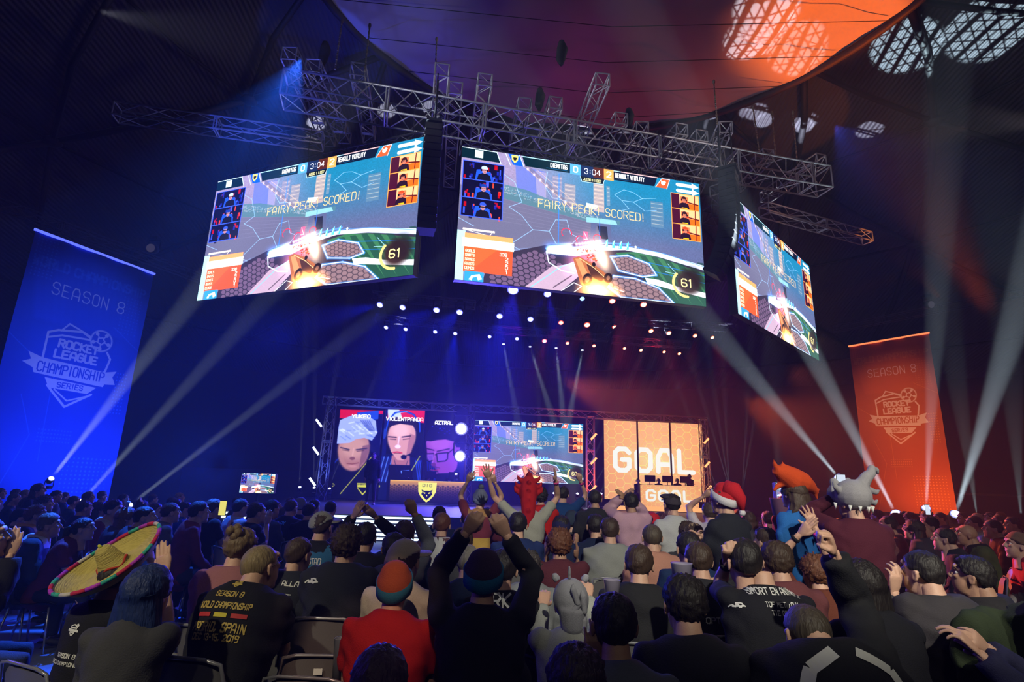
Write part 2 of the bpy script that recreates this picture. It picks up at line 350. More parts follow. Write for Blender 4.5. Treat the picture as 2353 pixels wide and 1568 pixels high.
def game_picture(num='61'):
    W, H = 1280, 720; c = Canvas(W, H)
    X = lambda u: u * W; Y = lambda v: v * H
    Q = lambda L: [(X(a), Y(b)) for a, b in L]
    yy, xx = np.mgrid[0:H, 0:W].astype(np.float32); u = xx / W; v = yy / H
    sky = np.array([.12, .42, .56]); mau = np.array([.56, .51, .64]); sl = np.array([.33, .36, .50])
    t = np.clip((u - .25) / .35, 0, 1)[..., None]; k = np.clip((v - .15) / .42, 0, 1)[..., None]
    c.a[:] = (mau * (1 - t) + sky * t) * (1 - k) + (sl * .95 + .10 * (1 - t)) * k
    c.noise(.10, 6, 1)
    # far buildings
    c.poly(Q([(.21, .08), (.33, .10), (.33, .36), (.22, .34)]), (.36, .42, .72), .8); c.poly(Q([(.29, .1), (.335, .11), (.335, .36), (.30, .35)]), (.62, .58, .70), .7)
    for a, b, c0, c1, col in ((.36, .40, .12, .31, (.55, .52, .62)), (.41, .455, .17, .34, (.62, .57, .60)), (.53, .575, .10, .36, (.80, .66, .62)), (.585, .60, .14, .3, (.45, .52, .6)), (.775, .83, .21, .42, (.34, .45, .55))):
        c.rect(X(a), Y(c0), X(b), Y(c1), col, .75)
        for q in range(int((c1 - c0) * 60)): c.line(Q([(a + .003, c0 + q / 60), (b - .003, c0 + q / 60)]), 3, (1, .9, .78) if q % 2 else (.3, .35, .45), .45)
    c.poly(Q([(.24, .08), (.27, .08), (.52, .46), (.50, .46)]), (.42, .38, .45), .6)
    for p, q in (((.25, .09), (.50, .45)), ((.30, .10), (.53, .42))): c.line(Q([p, q]), 3, (.85, .72, .66), .7)
    for q in range(9): f = q / 9; c.glow(X(.26 + .23 * f), Y(.1 + .33 * f), 12, 16, (1, .75, .6), .8)
    # stands
    c.poly(Q([(.0, .30), (.14, .28), (.36, .36), (.55, .43), (.55, .62), (.30, .70), (0, .80)]), (.36, .35, .44), .85)
    c.poly(Q([(.17, .25), (.26, .27), (.50, .40), (.64, .41), (.64, .445), (.5, .45), (.17, .36)]), (.28, .43, .48), .8)
    for q in range(6): c.line(Q([(.16, .36 + q * .035), (.52, .455 + q * .02)]), 2, (.5, .5, .6), .4)
    r = random.Random(4)
    for q in range(300):
        a = r.uniform(.16, .6); c.oval(X(a), Y(.26 + (a - .16) * .36 + r.uniform(0, .05)), 3, 3, (.45 + r.random() * .3, .65, .7), .5)
    c.poly(Q([(.52, .44), (.60, .44), (.605, .58), (.575, .58), (.57, .48), (.54, .48), (.535, .58), (.515, .58)]), (.30, .33, .46)); c.poly(Q([(.545, .47), (.585, .47), (.59, .57), (.56, .57)]), (.12, .13, .2))
    c.poly(Q([(.50, .415), (.62, .41), (.63, .445), (.5, .455)]), (.55, .75, .82), .9)
    c.poly(Q([(.5, .30), (.55, .31), (.54, .345), (.5, .34)]), (.9, .97, 1), .9)
    # big hexagon netting
    hx = [[(.24, .37), (.19, .42), (.24, .47), (.285, .57), (.35, .565), (.375, .47)], [(.375, .47), (.42, .46), (.435, .56), (.46, .58)], [(.24, .8), (.2, .7), (.285, .57)], [(.35, .565), (.38, .66), (.43, .66), (.47, .58)],
          [(.285, .78), (.24, .9), (.19, 1)], [(.2, .7), (.285, .78), (.35, .73)], [(.62, .2), (.66, .15), (.70, .16), (.74, .2), (.7, .24), (.65, .24), (.62, .2)], [(.74, .2), (.8, .18)], [(.65, .24), (.68, .3), (.64, .33)], [(.12, .12), (.21, .22), (.24, .37)],
          [(.33, .22), (.36, .3), (.42, .31)], [(.7, .24), (.75, .3), (.8, .28)], [(.0, .55), (.06, .6)], [(.24, .9), (.30, 1)], [(.34, .1), (.33, .2)]]
    for h in hx: c.line(Q(h), 3, (.62, .80, 1), .75)
    c.line(Q([(.387, .1), (.387, .7)]), 5, (.2, .5, 1), .6); c.line(Q([(.555, .42), (.555, .62)]), 4, (.2, .45, 1), .6)
    # floor
    fl = Q([(.13, .80), (.36, .66), (.62, .60), (1, .72), (1, 1), (.1, 1)]); c.poly(fl, (.17, .15, .21))
    gr = Q([(.62, .665), (.70, .64), (.80, .66), (1, .74), (1, 1), (.83, 1), (.74, .80), (.66, .74)]); c.poly(gr, (.20, .38, .26))
    for q in range(9): a = .62 + q * .05; c.poly(Q([(a, .66), (a + .025, .66), (a + .17, 1), (a + .12, 1)]), (.09, .20, .17), .7 if a > .63 else 0)
    for a in (.70, .76, .86): c.line(Q([(.62, a - .02), (1, a + .06)]), 5, (.12, .40, .75), .7)
    hexes(c, X(-.5), Y(.72), X(.52), Y(1.0), 19, (.40, .32, .42), 0, .9, Q([(.14, .82), (.3, .72), (.36, .74), (.42, .86), (.3, 1), (.12, 1)]), .8, .15)
    for q in (0, 1):
        P = Q([(.60, .70), (.67, .675), (.76, .72), (.79, .80), (.73, .825), (.63, .80)]) if not q else Q([(.61, .845), (.70, .845), (.80, .90), (.86, 1), (.64, 1), (.58, .92)])
        c.poly(P, (.28, .23, .26)); hexes(c, X(.3), Y(.66), X(.8), Y(1.0), 15 + 5 * q, (.52, .42, .44), 0, .9, P, .75, .12)
        c.line(P + P[:1], 13, (.3, .6, 1), .6, soft=6); c.line(P + P[:1], 5, (.93, .97, 1))
    c.poly(Q([(.74, .83), (.80, .835), (.88, .87), (1, .895), (1, .935), (.86, .90), (.75, .87)]), (.95, .96, 1))
    c.line(Q([(.84, .70), (.88, .775), (.83, .765)]), 3, (.7, .9, 1), .8)
    c.poly(Q([(.26, 1), (.36, .83), (.46, .78), (.48, .86), (.40, 1)]), (.70, .60, .68)); c.line(Q([(.28, 1), (.40, .82), (.47, .76)]), 5, (.55, .75, 1)); c.line(Q([(.37, .98), (.44, .88)]), 6, (.2, .15, .2), .7); c.line(Q([(.40, 1), (.45, .93), (.48, .95), (.45, 1)]), 4, (.95, .95, 1))
    # boards and neon wall
    wall = Q([(.34, .735), (.34, .70), (.45, .66), (.55, .62), (.66, .605), (.80, .62), (1, .68), (1, .72), (.8, .655), (.66, .635), (.57, .66), (.46, .73)]); c.poly(wall, (.85, .88, .98), .9)
    c.line(Q([(.34, .72), (.35, .80), (.40, .85), (.45, .86)]), 6, (.85, .92, 1)); c.line(Q([(.34, .70), (.46, .66), (.58, .60), (.68, .585)]), 9, (.4, .6, 1), .8, soft=6)
    c.line(Q([(.62, .61), (.7, .60), (.83, .625), (1, .69)]), 3, (.35, .6, 1), .9)
    for q in range(7): c.glow(X(.35 + q * .014), Y(.69 - q * .006), 26, 26, (.8, .95, 1), 1.0); c.glow(X(.35 + q * .014), Y(.69), 60, 60, (.1, .3, .7), .4)
    for q in range(9): c.glow(X(.46 + q * .012), Y(.64 - q * .006), 14, 16, (.8, .9, 1), .9)
    for q in range(4): a = .575 + q * .029; c.poly(Q([(a, .63), (a + .004, .585), (a + .014, .565), (a + .013, .63)]), (.35, .85, 1)); c.line(Q([(a + .003, .625), (a + .011, .575)]), 3, (.95, 1, 1))
    for q in range(5): c.oval(X(.60 + q * .029), Y(.615), 4, 4, (1, 1, 1))
    c.oval(X(.705), Y(.60), 6, 7, (1, 1, 1))
    for a, b, rr in ((.42, .56, 26), (.475, .60, 22), (.545, .57, 20)): c.line([(X(a) + rr * math.cos(t), Y(b) + rr * math.sin(t)) for t in np.linspace(2.4, 6.6, 14)], 4, (1, .2, .3), .9)
    c.rect(X(.487), Y(.53), X(.507), Y(.60), (.9, .35, .5), .9); c.line(Q([(.49, .535), (.504, .59), (.49, .59)]), 3, (1, .9, .95))
    # burst and car
    c.glow(X(.50), Y(.70), 150, 150, (.9, .45, .5), .9); c.glow(X(.56), Y(.70), 110, 190, (1, .8, .55), .9, rot=-.35); c.glow(X(.45), Y(.80), 90, 120, (.9, .5, .7), .55)
    for q in range(60): a, b = r.gauss(.505, .022), r.gauss(.70, .035); c.poly([(X(a) + r.uniform(-12, 12), Y(b) + r.uniform(-12, 12)) for _ in range(4)], r.choice([(.75, .1, .12), (.9, .2, .15), (1, .75, .8), (.95, .4, .2)]), .8)
    c.glow(X(.565), Y(.72), 40, 110, (1, .95, .8), 1, rot=-.3)
    c.poly(Q([(.445, .745), (.47, .73), (.52, .765), (.585, .84), (.60, .885), (.585, .93), (.50, .965), (.475, .93)]), (.62, .36, .24)); c.poly(Q([(.50, .78), (.53, .79), (.575, .86), (.56, .90), (.52, .87)]), (.24, .14, .12))
    c.poly(Q([(.455, .75), (.475, .745), (.52, .9), (.50, .955)]), (.88, .55, .38)); c.line(Q([(.47, .74), (.53, .80), (.585, .88)]), 4, (1, .75, .55))
    c.oval(X(.503), Y(.895), 24, 34, (.10, .07, .08), rot=.3); c.oval(X(.503), Y(.895), 11, 17, (.45, .3, .25), rot=.3); c.oval(X(.588), Y(.865), 22, 27, (.10, .07, .08), rot=.3); c.oval(X(.588), Y(.865), 9, 13, (.4, .28, .25), rot=.3)
    c.oval(X(.53), Y(.775), 9, 12, (.1, .07, .08))
    for a, b, rx, ry in ((.53, .98, 90, 70), (.56, .94, 90, 60), (.59, .97, 80, 50), (.51, .97, 60, 60)): c.glow(X(a), Y(b), rx * 1.3, ry * 1.3, (1, .62, .3), 1, 1.4)
    c.glow(X(.55), Y(.98), 60, 50, (1, 1, .8), .9)
    c.line(Q([(.60, .935), (.65, .955)]), 4, (1, 1, 1), .8)
    # message
    c.text('FAIRY PEAK! SCORED!', X(.305), Y(.325), X(.44), Y(.062), (1, .72, .42), .55)
    c.text('FAIRY PEAK! SCORED!', X(.305), Y(.325), X(.44), Y(.062), (1, .88, .70), .25)
    # score bar
    c.poly(Q([(0, 0), (.135, 0), (.15, .085), (0, .085)]), (.02, .09, .12)); c.rect(X(.05), Y(.012), X(.082), Y(.07), (.9, 1, 1)); c.line(Q([(0, .004), (.135, .004), (.152, .09)]), 4, (.85, .95, 1))
    c.line(Q([(.17, .004), (.19, .09)]), 4, (.8, .9, 1)); c.poly(Q([(.18, 0), (.225, 0), (.24, .085), (.2, .085)]), (.10, .32, .75)); c.line(Q([(.225, 0), (.245, .09)]), 4, (.8, .9, 1))
    c.poly(Q([(.193, .005), (.221, .005), (.219, .045), (.207, .07), (.195, .045)]), (1, .86, .45)); c.poly(Q([(.2, .022), (.215, .022), (.213, .04), (.207, .052), (.201, .04)]), (.1, .1, .05))
    c.poly(Q([(.235, 0), (.435, 0), (.435, .08), (.25, .08)]), (.02, .10, .13)); c.poly(Q([(.61, 0), (.81, 0), (.795, .08), (.61, .08)]), (.03, .06, .12))
    c.line(Q([(.235, .004), (.81, .004)]), 5, (.7, .9, 1)); c.line(Q([(.65, .004), (.81, .004)]), 5, (1, .7, .7))
    c.rect(X(.432), 0, X(.477), Y(.085), (.35, .62, 1)); c.rect(X(.477), 0, X(.575), Y(.095), (.06, .12, .25)); c.rect(X(.53), 0, X(.575), Y(.085), (.25, .10, .07)); c.rect(X(.575), 0, X(.617), Y(.09), (1, .62, .35))
    c.text('DIGNITAS', X(.352), Y(.022), X(.068), Y(.032), (1, 1, 1), 1.4); c.text('RENAULT VITALITY', X(.625), Y(.022), X(.125), Y(.034), (1, 1, 1), 1.4)
    c.line(Q([(.335, .066), (.42, .066)]), 2, (.1, .5, .8), .7); c.line(Q([(.63, .068), (.70, .068)]), 2, (.1, .4, .6), .7)
    c.text('0', X(.447), Y(.02), X(.016), Y(.045), (.9, .97, 1), 1.3); c.text('2', X(.588), Y(.02), X(.017), Y(.045), (1, .9, .8), 1.3); c.text('3:04', X(.493), Y(.022), X(.066), Y(.042), (.92, .93, 1), .8)
    c.poly(Q([(.475, .09), (.577, .09), (.57, .13), (.482, .13)]), (.02, .05, .08)); c.line(Q([(.475, .095), (.482, .132), (.57, .132), (.577, .095)]), 3, (.75, .9, 1)); c.text('JUEGO 1 | BO7', X(.487), Y(.1), X(.076), Y(.02), (1, .95, .7), 1.2)
    c.poly(Q([(.80, .085), (.83, .01), (.865, .01), (.85, .085)]), (.75, .32, .18)); c.line(Q([(.80, .085), (.83, .005), (.865, .005), (.85, .088)]), 4, (.95, .8, .8)); c.poly(Q([(.825, .02), (.833, .03), (.84, .02), (.848, .03), (.842, .055), (.833, .062), (.826, .05)]), (1, 1, 1))
    for q in (0, 1):
        y = .022 + q * .05; c.line(Q([(.90, y + .012), (.975, y + .012)]), 20, (1, 1, .97)); c.poly(Q([(.965, y - .016), (.998, y + .014), (.965, y + .04)]), (1, 1, 1))
    # webcams
    for q in range(3):
        y0 = .105 + q * .142; c.rect(X(.008), Y(y0), X(.165), Y(y0 + .14), (.03, .03, .12))
        for z in range(26): a = r.uniform(.01, .155); b = y0 + r.uniform(.0, .12); c.rect(X(a), Y(b), X(a + r.uniform(.004, .014)), Y(b + r.uniform(.01, .05)), r.choice([(.7, .06, .08), (.1, .15, .6), (.25, .35, .9), (.03, .02, .08), (.95, .3, .2), (.02, .02, .1)]), .8)
        c.poly(Q([(.055, y0 + .14), (.06, y0 + .06), (.085, y0 + .05), (.115, y0 + .07), (.125, y0 + .14)]), (.15, .3, .85)); bust(c, X(.09), Y(y0 + .055), 24, (.68, .48, .52), [(.72, .82, 1), (.10, .2, .5), (.2, .3, .75)][q], (.05, .05, .10))
        if q == 2: c.line(Q([(.078, y0 + .06), (.102, y0 + .06)]), 5, (.05, .05, .1))
        c.line(Q([(.008, y0), (.165, y0), (.165, y0 + .14), (.008, y0 + .14), (.008, y0)]), 4, (.25, .35, 1))
    for q in range(3):
        y0 = .112 + q * .126; c.rect(X(.868), Y(y0), X(.993), Y(y0 + .124), (1, .72, .52)); c.rect(X(.868), Y(y0), X(.905), Y(y0 + .124), (.20, .05, .12)); c.rect(X(.945), Y(y0 + .075), X(.993), Y(y0 + .124), (1, .38, .12)); c.line(Q([(.93, y0 + .06), (.99, y0 + .075)]), 7, (.25, .05, .05)); c.line(Q([(.975, y0), (.972, y0 + .12)]), 5, (.3, .08, .05))
        c.rect(X(.91), Y(y0 + .02), X(.945), Y(y0 + .12), (.85, .25, .12), .6); bust(c, X(.926), Y(y0 + .045), 21, (.72, .42, .34), [(.16, .07, .07), (.13, .06, .08), (.75, .25, .12)][q], (.10, .05, .10)); c.rect(X(.915), Y(y0 + .11), X(.94), Y(y0 + .118), (.9, .7, .1))
        c.line(Q([(.868, y0), (.993, y0), (.993, y0 + .125), (.868, y0 + .125), (.868, y0)]), 4, (1, .6, .3))
    # statistics panel
    c.rect(0, Y(.64), X(.03), Y(1), (.72, .95, 1)); c.rect(X(.02), Y(.62), X(.14), Y(.635), (1, .9, .85)); c.line(Q([(.02, .63), (.12, .66), (.135, .62)]), 3, (1, .95, .9))
    c.rect(X(.028), Y(.655), X(.21), Y(.935), (.86, .36, .20)); c.rect(X(.028), Y(.655), X(.21), Y(.69), (1, .62, .40)); c.rect(X(.02), Y(.69), X(.215), Y(.755), (1, 1, .95))
    c.poly(Q([(.15, .76), (.21, .76), (.21, .935), (.05, .935)]), (.75, .25, .18), .4)
    for q, s in enumerate(('GOALS', 'SHOTS', 'SAVES', 'ASSISTS', 'DEMOS')): c.text(s, X(.034), Y(.775 + q * .031), X(.034), Y(.018), (1, .9, .8), 1.5)
    for q, s in enumerate(('338', '2', '2', '0', '1')): c.text(s, X(.195 - .011 * len(s)), Y(.775 + q * .031), X(.009 * len(s)), Y(.022), (1, .95, .9), 1.2)
    c.rect(X(.035), Y(.93), X(.105), Y(1), (.22, .55, .75)); c.poly(Q([(.05, .99), (.06, .96), (.09, .945), (.1, .98), (.085, .99), (.08, .965), (.065, .975), (.062, .995)]), (.95, 1, 1))
    # speed dial
    c.oval(X(.925), Y(.83), 66, 66, (.17, .10, .08), .95, .5); c.oval(X(.945), Y(.80), 58, 64, (.10, .07, .07), .8, .7)
    c.line([(X(.918) + 72 * math.cos(t), Y(.84) + 72 * math.sin(t)) for t in np.linspace(1.5, 3.9, 24)], 14, (1, .80, .50)); c.text(num, X(.898), Y(.805), X(.042), Y(.058), (1, .9, .62), .95)
    c.noise(.06, 2, 3); c.a = np.clip(c.a, 0, 1) ** .88; g_ = c.a.mean(2, keepdims=True); c.a = np.clip(g_ + (c.a - g_) * 1.22, 0, 1)
    return c
def face(c, x0, y0, W, H, which):
    c.rect(x0, y0, x0 + W, y0 + H, (.01, .01, .06)); x0 += .07 * W if which == 2 else 0
    X = lambda u: x0 + u * W; Y = lambda v: y0 + v * H; Q = lambda L: [(X(a), Y(b)) for a, b in L]
    pass; r = random.Random(which)
    if which == 0:
        c.rect(X(0), Y(0), X(1), Y(.10), (.75, .05, .10)); c.poly(Q([(.3, .06), (1, .04), (1, .5), (.85, .5)]), (.02, .04, .25)); c.poly(Q([(.4, .03), (.9, .0), (.9, .1), (.4, .13)]), (.10, .25, .75))
        c.poly(Q([(-.05, .62), (.0, .55), (.12, .5), (.2, .5), (.6, .66), (.8, .55), (1, .5), (1, 1), (-.05, 1)]), (.012, .014, .05))
        for q in range(5): c.line(Q([(.78 + .05 * q, .56), (.9 + .05 * q, .72)]), 9, (.10, .25, .7), .6, soft=6)
        c.line(Q([(-.02, .6), (.12, .52)]), 14, (.1, .2, .75), .7, soft=8)
        c.oval(X(.40), Y(.44), .36 * W, .235 * H, (.64, .44, .42)); c.poly(Q([(.07, .42), (.75, .42), (.66, .58), (.50, .665), (.38, .67), (.25, .60)]), (.62, .42, .40)); c.oval(X(.40), Y(.42), .31 * W, .12 * H, (.74, .55, .52), .8, .6)
        c.poly(Q([(.60, .40), (.78, .38), (.70, .55), (.56, .64)]), (.40, .25, .32), .7)
        c.poly(Q([(-.04, .36), (.0, .20), (.02, .12), (.3, .06), (.6, .05), (.85, .12), (.90, .26), (.80, .34), (.62, .31), (.42, .33), (.30, .37), (.0, .385)]), (.58, .64, .93))
        for q in range(34): a = r.uniform(0, .8); b = r.uniform(.12, .3); c.line(Q([(a, b), (a + .12, b + r.uniform(-.03, .05))]), 9, r.choice([(.80, .86, 1), (.40, .48, .85), (.93, .95, 1), (.25, .35, .78)]), .55, soft=6)
        for q in range(5): c.line(Q([(.50 + q * .05, .12), (.72 + q * .03, .23)]), 10, (.14, .2, .5), .6, soft=6)
        c.line(Q([(.10, .425), (.30, .445)]), 10, (.16, .12, .22), soft=3); c.line(Q([(.46, .445), (.70, .425)]), 10, (.16, .12, .22), soft=3)
        c.line(Q([(.15, .45), (.30, .458)]), 7, (.20, .10, .14), .8); c.line(Q([(.48, .46), (.64, .45)]), 7, (.20, .10, .14), .8)
        c.line(Q([(.40, .43), (.385, .53)]), 12, (.80, .62, .60), .7, soft=8); c.oval(X(.39), Y(.54), .06 * W, .018 * H, (.45, .26, .28)); c.line(Q([(.28, .595), (.40, .60), (.54, .585)]), 7, (.42, .18, .20), soft=3); c.oval(X(.41), Y(.625), .10 * W, .014 * H, (.72, .50, .50), .8, .6)
        c.line(Q([(.20, .92), (.82, .52)]), 7, (.75, .75, .12)); c.oval(X(-.02), Y(.83), .07 * W, .02 * H, (.8, .8, .15)); c.oval(X(.01), Y(.83), .03 * W, .009 * H, (.02, .02, .05))
        c.poly(Q([(.55, .80), (.84, .80), (.83, .86), (.70, .93), (.57, .86)]), (.75, .75, .15)); c.poly(Q([(.57, .845), (.82, .845), (.7, .91)]), (.02, .02, .06)); c.text('DIGNITAS', X(.57), Y(.81), X(.25) - x0, 9, (.05, .05, .05), 1.3)
    if which == 1:
        c.rect(X(0), Y(0), X(1), Y(.14), (.80, .08, .14)); c.poly(Q([(.05, 0), (.35, 0), (.45, .1), (.1, .12)]), (.75, .80, 1)); c.poly(Q([(0, 0), (.06, 0), (.12, .6), (0, .6)]), (.03, .06, .3)); c.poly(Q([(.8, .12), (1, .15), (1, .6), (.75, .6)]), (.01, .02, .10))
        c.poly(Q([(-.1, .55), (.15, .48), (.85, .52), (1.1, .55), (1.1, 1), (-.1, 1)]), (.02, .05, .22))
        for q in range(6): c.line(Q([(.02 + .05 * q, .52), (-.1 + .05 * q, .78)]), 12, (.35, .50, 1) if q % 2 else (.06, .12, .5), .8, soft=5)
        for q in range(5): c.line(Q([(.85 + .05 * q, .55), (.95 + .05 * q, .75)]), 12, (.15, .3, .95), .7, soft=5)
        c.poly(Q([(.25, .5), (.7, .5), (.72, .62), (.5, .70), (.26, .60)]), (.62, .38, .42)); c.poly(Q([(.2, .60), (.75, .60), (.8, 1), (.2, 1)]), (.012, .015, .06)); c.line(Q([(.33, .55), (.42, .67)]), 4, (.05, .05, .2)); c.line(Q([(.66, .55), (.58, .66)]), 4, (.05, .05, .2))
        c.poly(Q([(.12, .15), (.2, .08), (.8, .1), (.87, .3), (.80, .42), (.12, .4), (.06, .3)]), (.08, .06, .12))
        c.oval(X(.46), Y(.29), .35 * W, .20 * H, (.80, .58, .60)); c.poly(Q([(.11, .29), (.80, .29), (.72, .46), (.55, .55), (.40, .55), (.22, .46)]), (.78, .55, .57)); c.oval(X(.42), Y(.23), .22 * W, .08 * H, (.90, .72, .76), .7, .7); c.poly(Q([(.66, .26), (.81, .28), (.74, .46), (.6, .53)]), (.55, .33, .40), .6)
        c.poly(Q([(.1, .22), (.13, .12), (.45, .10), (.8, .13), (.82, .24), (.72, .17), (.4, .155), (.2, .18)]), (.10, .07, .13))
        c.line(Q([(.04, .30), (.10, .12), (.25, .035), (.5, .015), (.72, .05), (.88, .14), (.92, .3)]), 16, (.10, .25, .75)); c.line(Q([(.14, .1), (.3, .04), (.55, .02)]), 6, (.6, .75, 1)); c.oval(X(.0), Y(.27), .08 * W, .06 * H, (.10, .2, .6)); c.oval(X(.92), Y(.32), .08 * W, .08 * H, (.02, .03, .14))
        c.line(Q([(.13, .30), (.33, .305)]), 10, (.15, .09, .14), soft=3); c.line(Q([(.47, .30), (.68, .285)]), 10, (.15, .09, .14), soft=3); c.line(Q([(.17, .325), (.33, .328)]), 6, (.2, .1, .15)); c.line(Q([(.50, .325), (.66, .315)]), 6, (.2, .1, .15))
        c.line(Q([(.40, .30), (.385, .40)]), 12, (.93, .80, .95), .8, soft=8); c.oval(X(.385), Y(.405), .07 * W, .02 * H, (.92, .80, 1)); c.line(Q([(.28, .47), (.38, .462), (.50, .472)]), 10, (.75, .15, .22), soft=3); c.line(Q([(.31, .475), (.47, .478)]), 4, (.25, .05, .08))
        c.line(Q([(.92, .38), (.80, .46), (.58, .505)]), 8, (.03, .04, .14)); c.oval(X(.55), Y(.515), .07 * W, .024 * H, (.02, .02, .05)); c.poly(Q([(.5, .66), (.72, .65), (.66, .69), (.52, .69)]), (.35, .5, 1)); c.line(Q([(.62, .78), (.95, .50)]), 7, (.75, .78, .15))
        c.oval(X(-.05), Y(.83), .08 * W, .02 * H, (.8, .8, .15))
    if which == 2:
        c.poly(Q([(0, .6), (.9, .5), (1, .55), (1, 1), (0, 1)]), (.01, .02, .12)); c.poly(Q([(.6, .62), (.9, .5), (1, .56), (1, .85)]), (.05, .06, .35))
        for q in range(4): c.line(Q([(.0 + .04 * q, .55), (.08 + .05 * q, .8)]), 10, (.05, .15, .7), .7, soft=5)
        c.poly(Q([(-.05, .36), (.02, .22), (.2, .17), (.5, .18), (.7, .28), (.76, .40), (.70, .62), (.62, .67), (.3, .68), (.2, .62), (.0, .52)]), (.48, .22, .62)); c.oval(X(.28), Y(.36), .28 * W, .09 * H, (.62, .33, .72), .8, .6); c.poly(Q([(.0, .5), (.1, .5), (.3, .68), (.2, .64)]), (.30, .15, .5), .8)
        c.poly(Q([(-.05, .34), (-.04, .25), (.05, .18), (.3, .15), (.55, .19), (.72, .28), (.76, .40), (.66, .40), (.60, .34), (.4, .32), (.2, .33), (.05, .345)]), (.02, .02, .14))
        for q in range(16): a = r.uniform(.05, .5); b = r.uniform(.18, .26); c.glow(X(a), Y(b), 14, 10, (.25, .35, .8), .6)
        c.line(Q([(-.02, .425), (.14, .44)]), 9, (.10, .06, .22), soft=3); c.line(Q([(.22, .45), (.50, .42)]), 9, (.10, .06, .22), soft=3)
        for P in ([(-.03, .48), (.15, .475), (.15, .545), (.05, .56), (-.02, .545)], [(.21, .475), (.47, .46), (.47, .53), (.42, .55), (.24, .56)]): c.poly(Q(P), (.45, .28, .75), .6); c.line(Q(P + P[:1]), 9, (.03, .02, .10))
        c.line(Q([(.15, .49), (.21, .485)]), 8, (.03, .02, .1)); c.line(Q([(.47, .47), (.62, .41)]), 8, (.03, .02, .1))
        c.line(Q([(.17, .46), (.13, .575)]), 12, (.66, .38, .78), .8, soft=8); c.oval(X(.15), Y(.59), .06 * W, .018 * H, (.35, .14, .42)); c.line(Q([(.08, .62), (.18, .612), (.30, .625)]), 8, (.28, .10, .32), .8, soft=4); c.line(Q([(.09, .645), (.19, .65), (.29, .642)]), 6, (.62, .15, .35), soft=3); c.oval(X(.2), Y(.675), .09 * W, .012 * H, (.6, .3, .66), .7, .6)
def name_text(c, x0, y0, W, H, which):
    X = lambda u: x0 + u * W; Y = lambda v: y0 + v * H; Q = lambda L: [(X(a), Y(b)) for a, b in L]
    c.text(('YUKEO', 'VIOLENTPANDA', 'AZTRAL')[which], X((.29, .04, .20)[which]), Y((.055, .085, .125)[which]), W * (.42, .92, .42)[which], H * .036, (1, 1, 1), 1.35)
def goal_picture(W, H, s, y, ht, edge):
    c = Canvas(W, H, (1, .68, .40)); yy, xx = np.mgrid[0:H, 0:W]
    c.a *= (1 + .10 * np.cos((xx / W - .5) * 3) - .12 * np.abs(yy / H - .4))[..., None]
    c.a[..., 2] += .10 * (1 - np.abs(xx / W - .5))
    hexes(c, 0, 0, W, H, edge, (1, .86, .50), 5, .9); hexes(c, edge * .4, edge * .3, W, H, edge * 1.9, (1, .74, .40), 4, .5)
    c.glow(W / 2, y + ht / 2, W * .5, ht * 1.2, (.25, .2, .15), .8); c.text(s, W * .11, y, W * .78, ht, (1, 1, .96), 1.35, adv=2.2)
    return c
def logo(c, cx, cy_, s, col, hole):
    """event crest: crossed shield, ball, two ribbons"""
    P = lambda L: [(cx + a * s, cy_ + b * s) for a, b in L]
    c.line(P([(-.68, .10), (-.70, -.62), (-.50, -.72), (.0, -.80), (.30, -.66)]), .05 * s, col); c.line(P([(-.44, -.72), (-.30, -.92), (.30, -.70)]), .04 * s, col); c.line(P([(-.70, -.50), (-.4, -.62), (.25, -.66)]), .045 * s, col)
    c.line(P([(.66, -.45), (.76, -.30), (.70, .0), (.62, .16)]), .05 * s, col); c.line(P([(-.46, .55), (-.02, .98), (.50, .62)]), .05 * s, col); c.line(P([(-.30, .62), (.0, .84), (.45, .66)]), .035 * s, col)
    c.oval(cx + .47 * s, cy_ - .70 * s, .27 * s, .27 * s, col); c.oval(cx + .47 * s, cy_ - .70 * s, .23 * s, .23 * s, hole)
    for t in range(5):
        a = t * 1.2566 + .3; c.oval(cx + (.47 + .19 * math.cos(a)) * s, cy_ + (-.70 + .19 * math.sin(a)) * s, .045 * s, .045 * s, col); c.line([(cx + (.47 + .08 * math.cos(a)) * s, cy_ + (-.70 + .08 * math.sin(a)) * s), (cx + (.47 + .19 * math.cos(a)) * s, cy_ + (-.70 + .19 * math.sin(a)) * s)], .03 * s, col)
    c.line([(cx + (.47 + .09 * math.cos(t)) * s, cy_ + (-.70 + .09 * math.sin(t)) * s) for t in np.linspace(0, 6.28, 6)], .035 * s, col)
    c.text('ROCKET', cx - .42 * s, cy_ - .52 * s, .86 * s, .17 * s, col, 1.75); c.text('LEAGUE', cx - .46 * s, cy_ - .275 * s, .92 * s, .17 * s, col, 1.75)
    c.poly(P([(-.98, -.12), (-.70, -.04), (.70, .04), (.98, -.04), (.90, .12), (1.0, .30), (.74, .33), (.72, .40), (-.80, .32), (-.83, .22), (-1.05, .12), (-.90, .04)]), col)
    c.text('CHAMPIONSHIP', cx - .74 * s, cy_ + .06 * s, 1.44 * s, .21 * s, hole, .95, adv=1.7)
    c.poly(P([(-.55, .38), (.58, .44), (.40, .62), (-.42, .60)]), col); c.text('SERIES', cx - .26 * s, cy_ + .45 * s, .54 * s, .11 * s, hole, 1.2, adv=1.8)
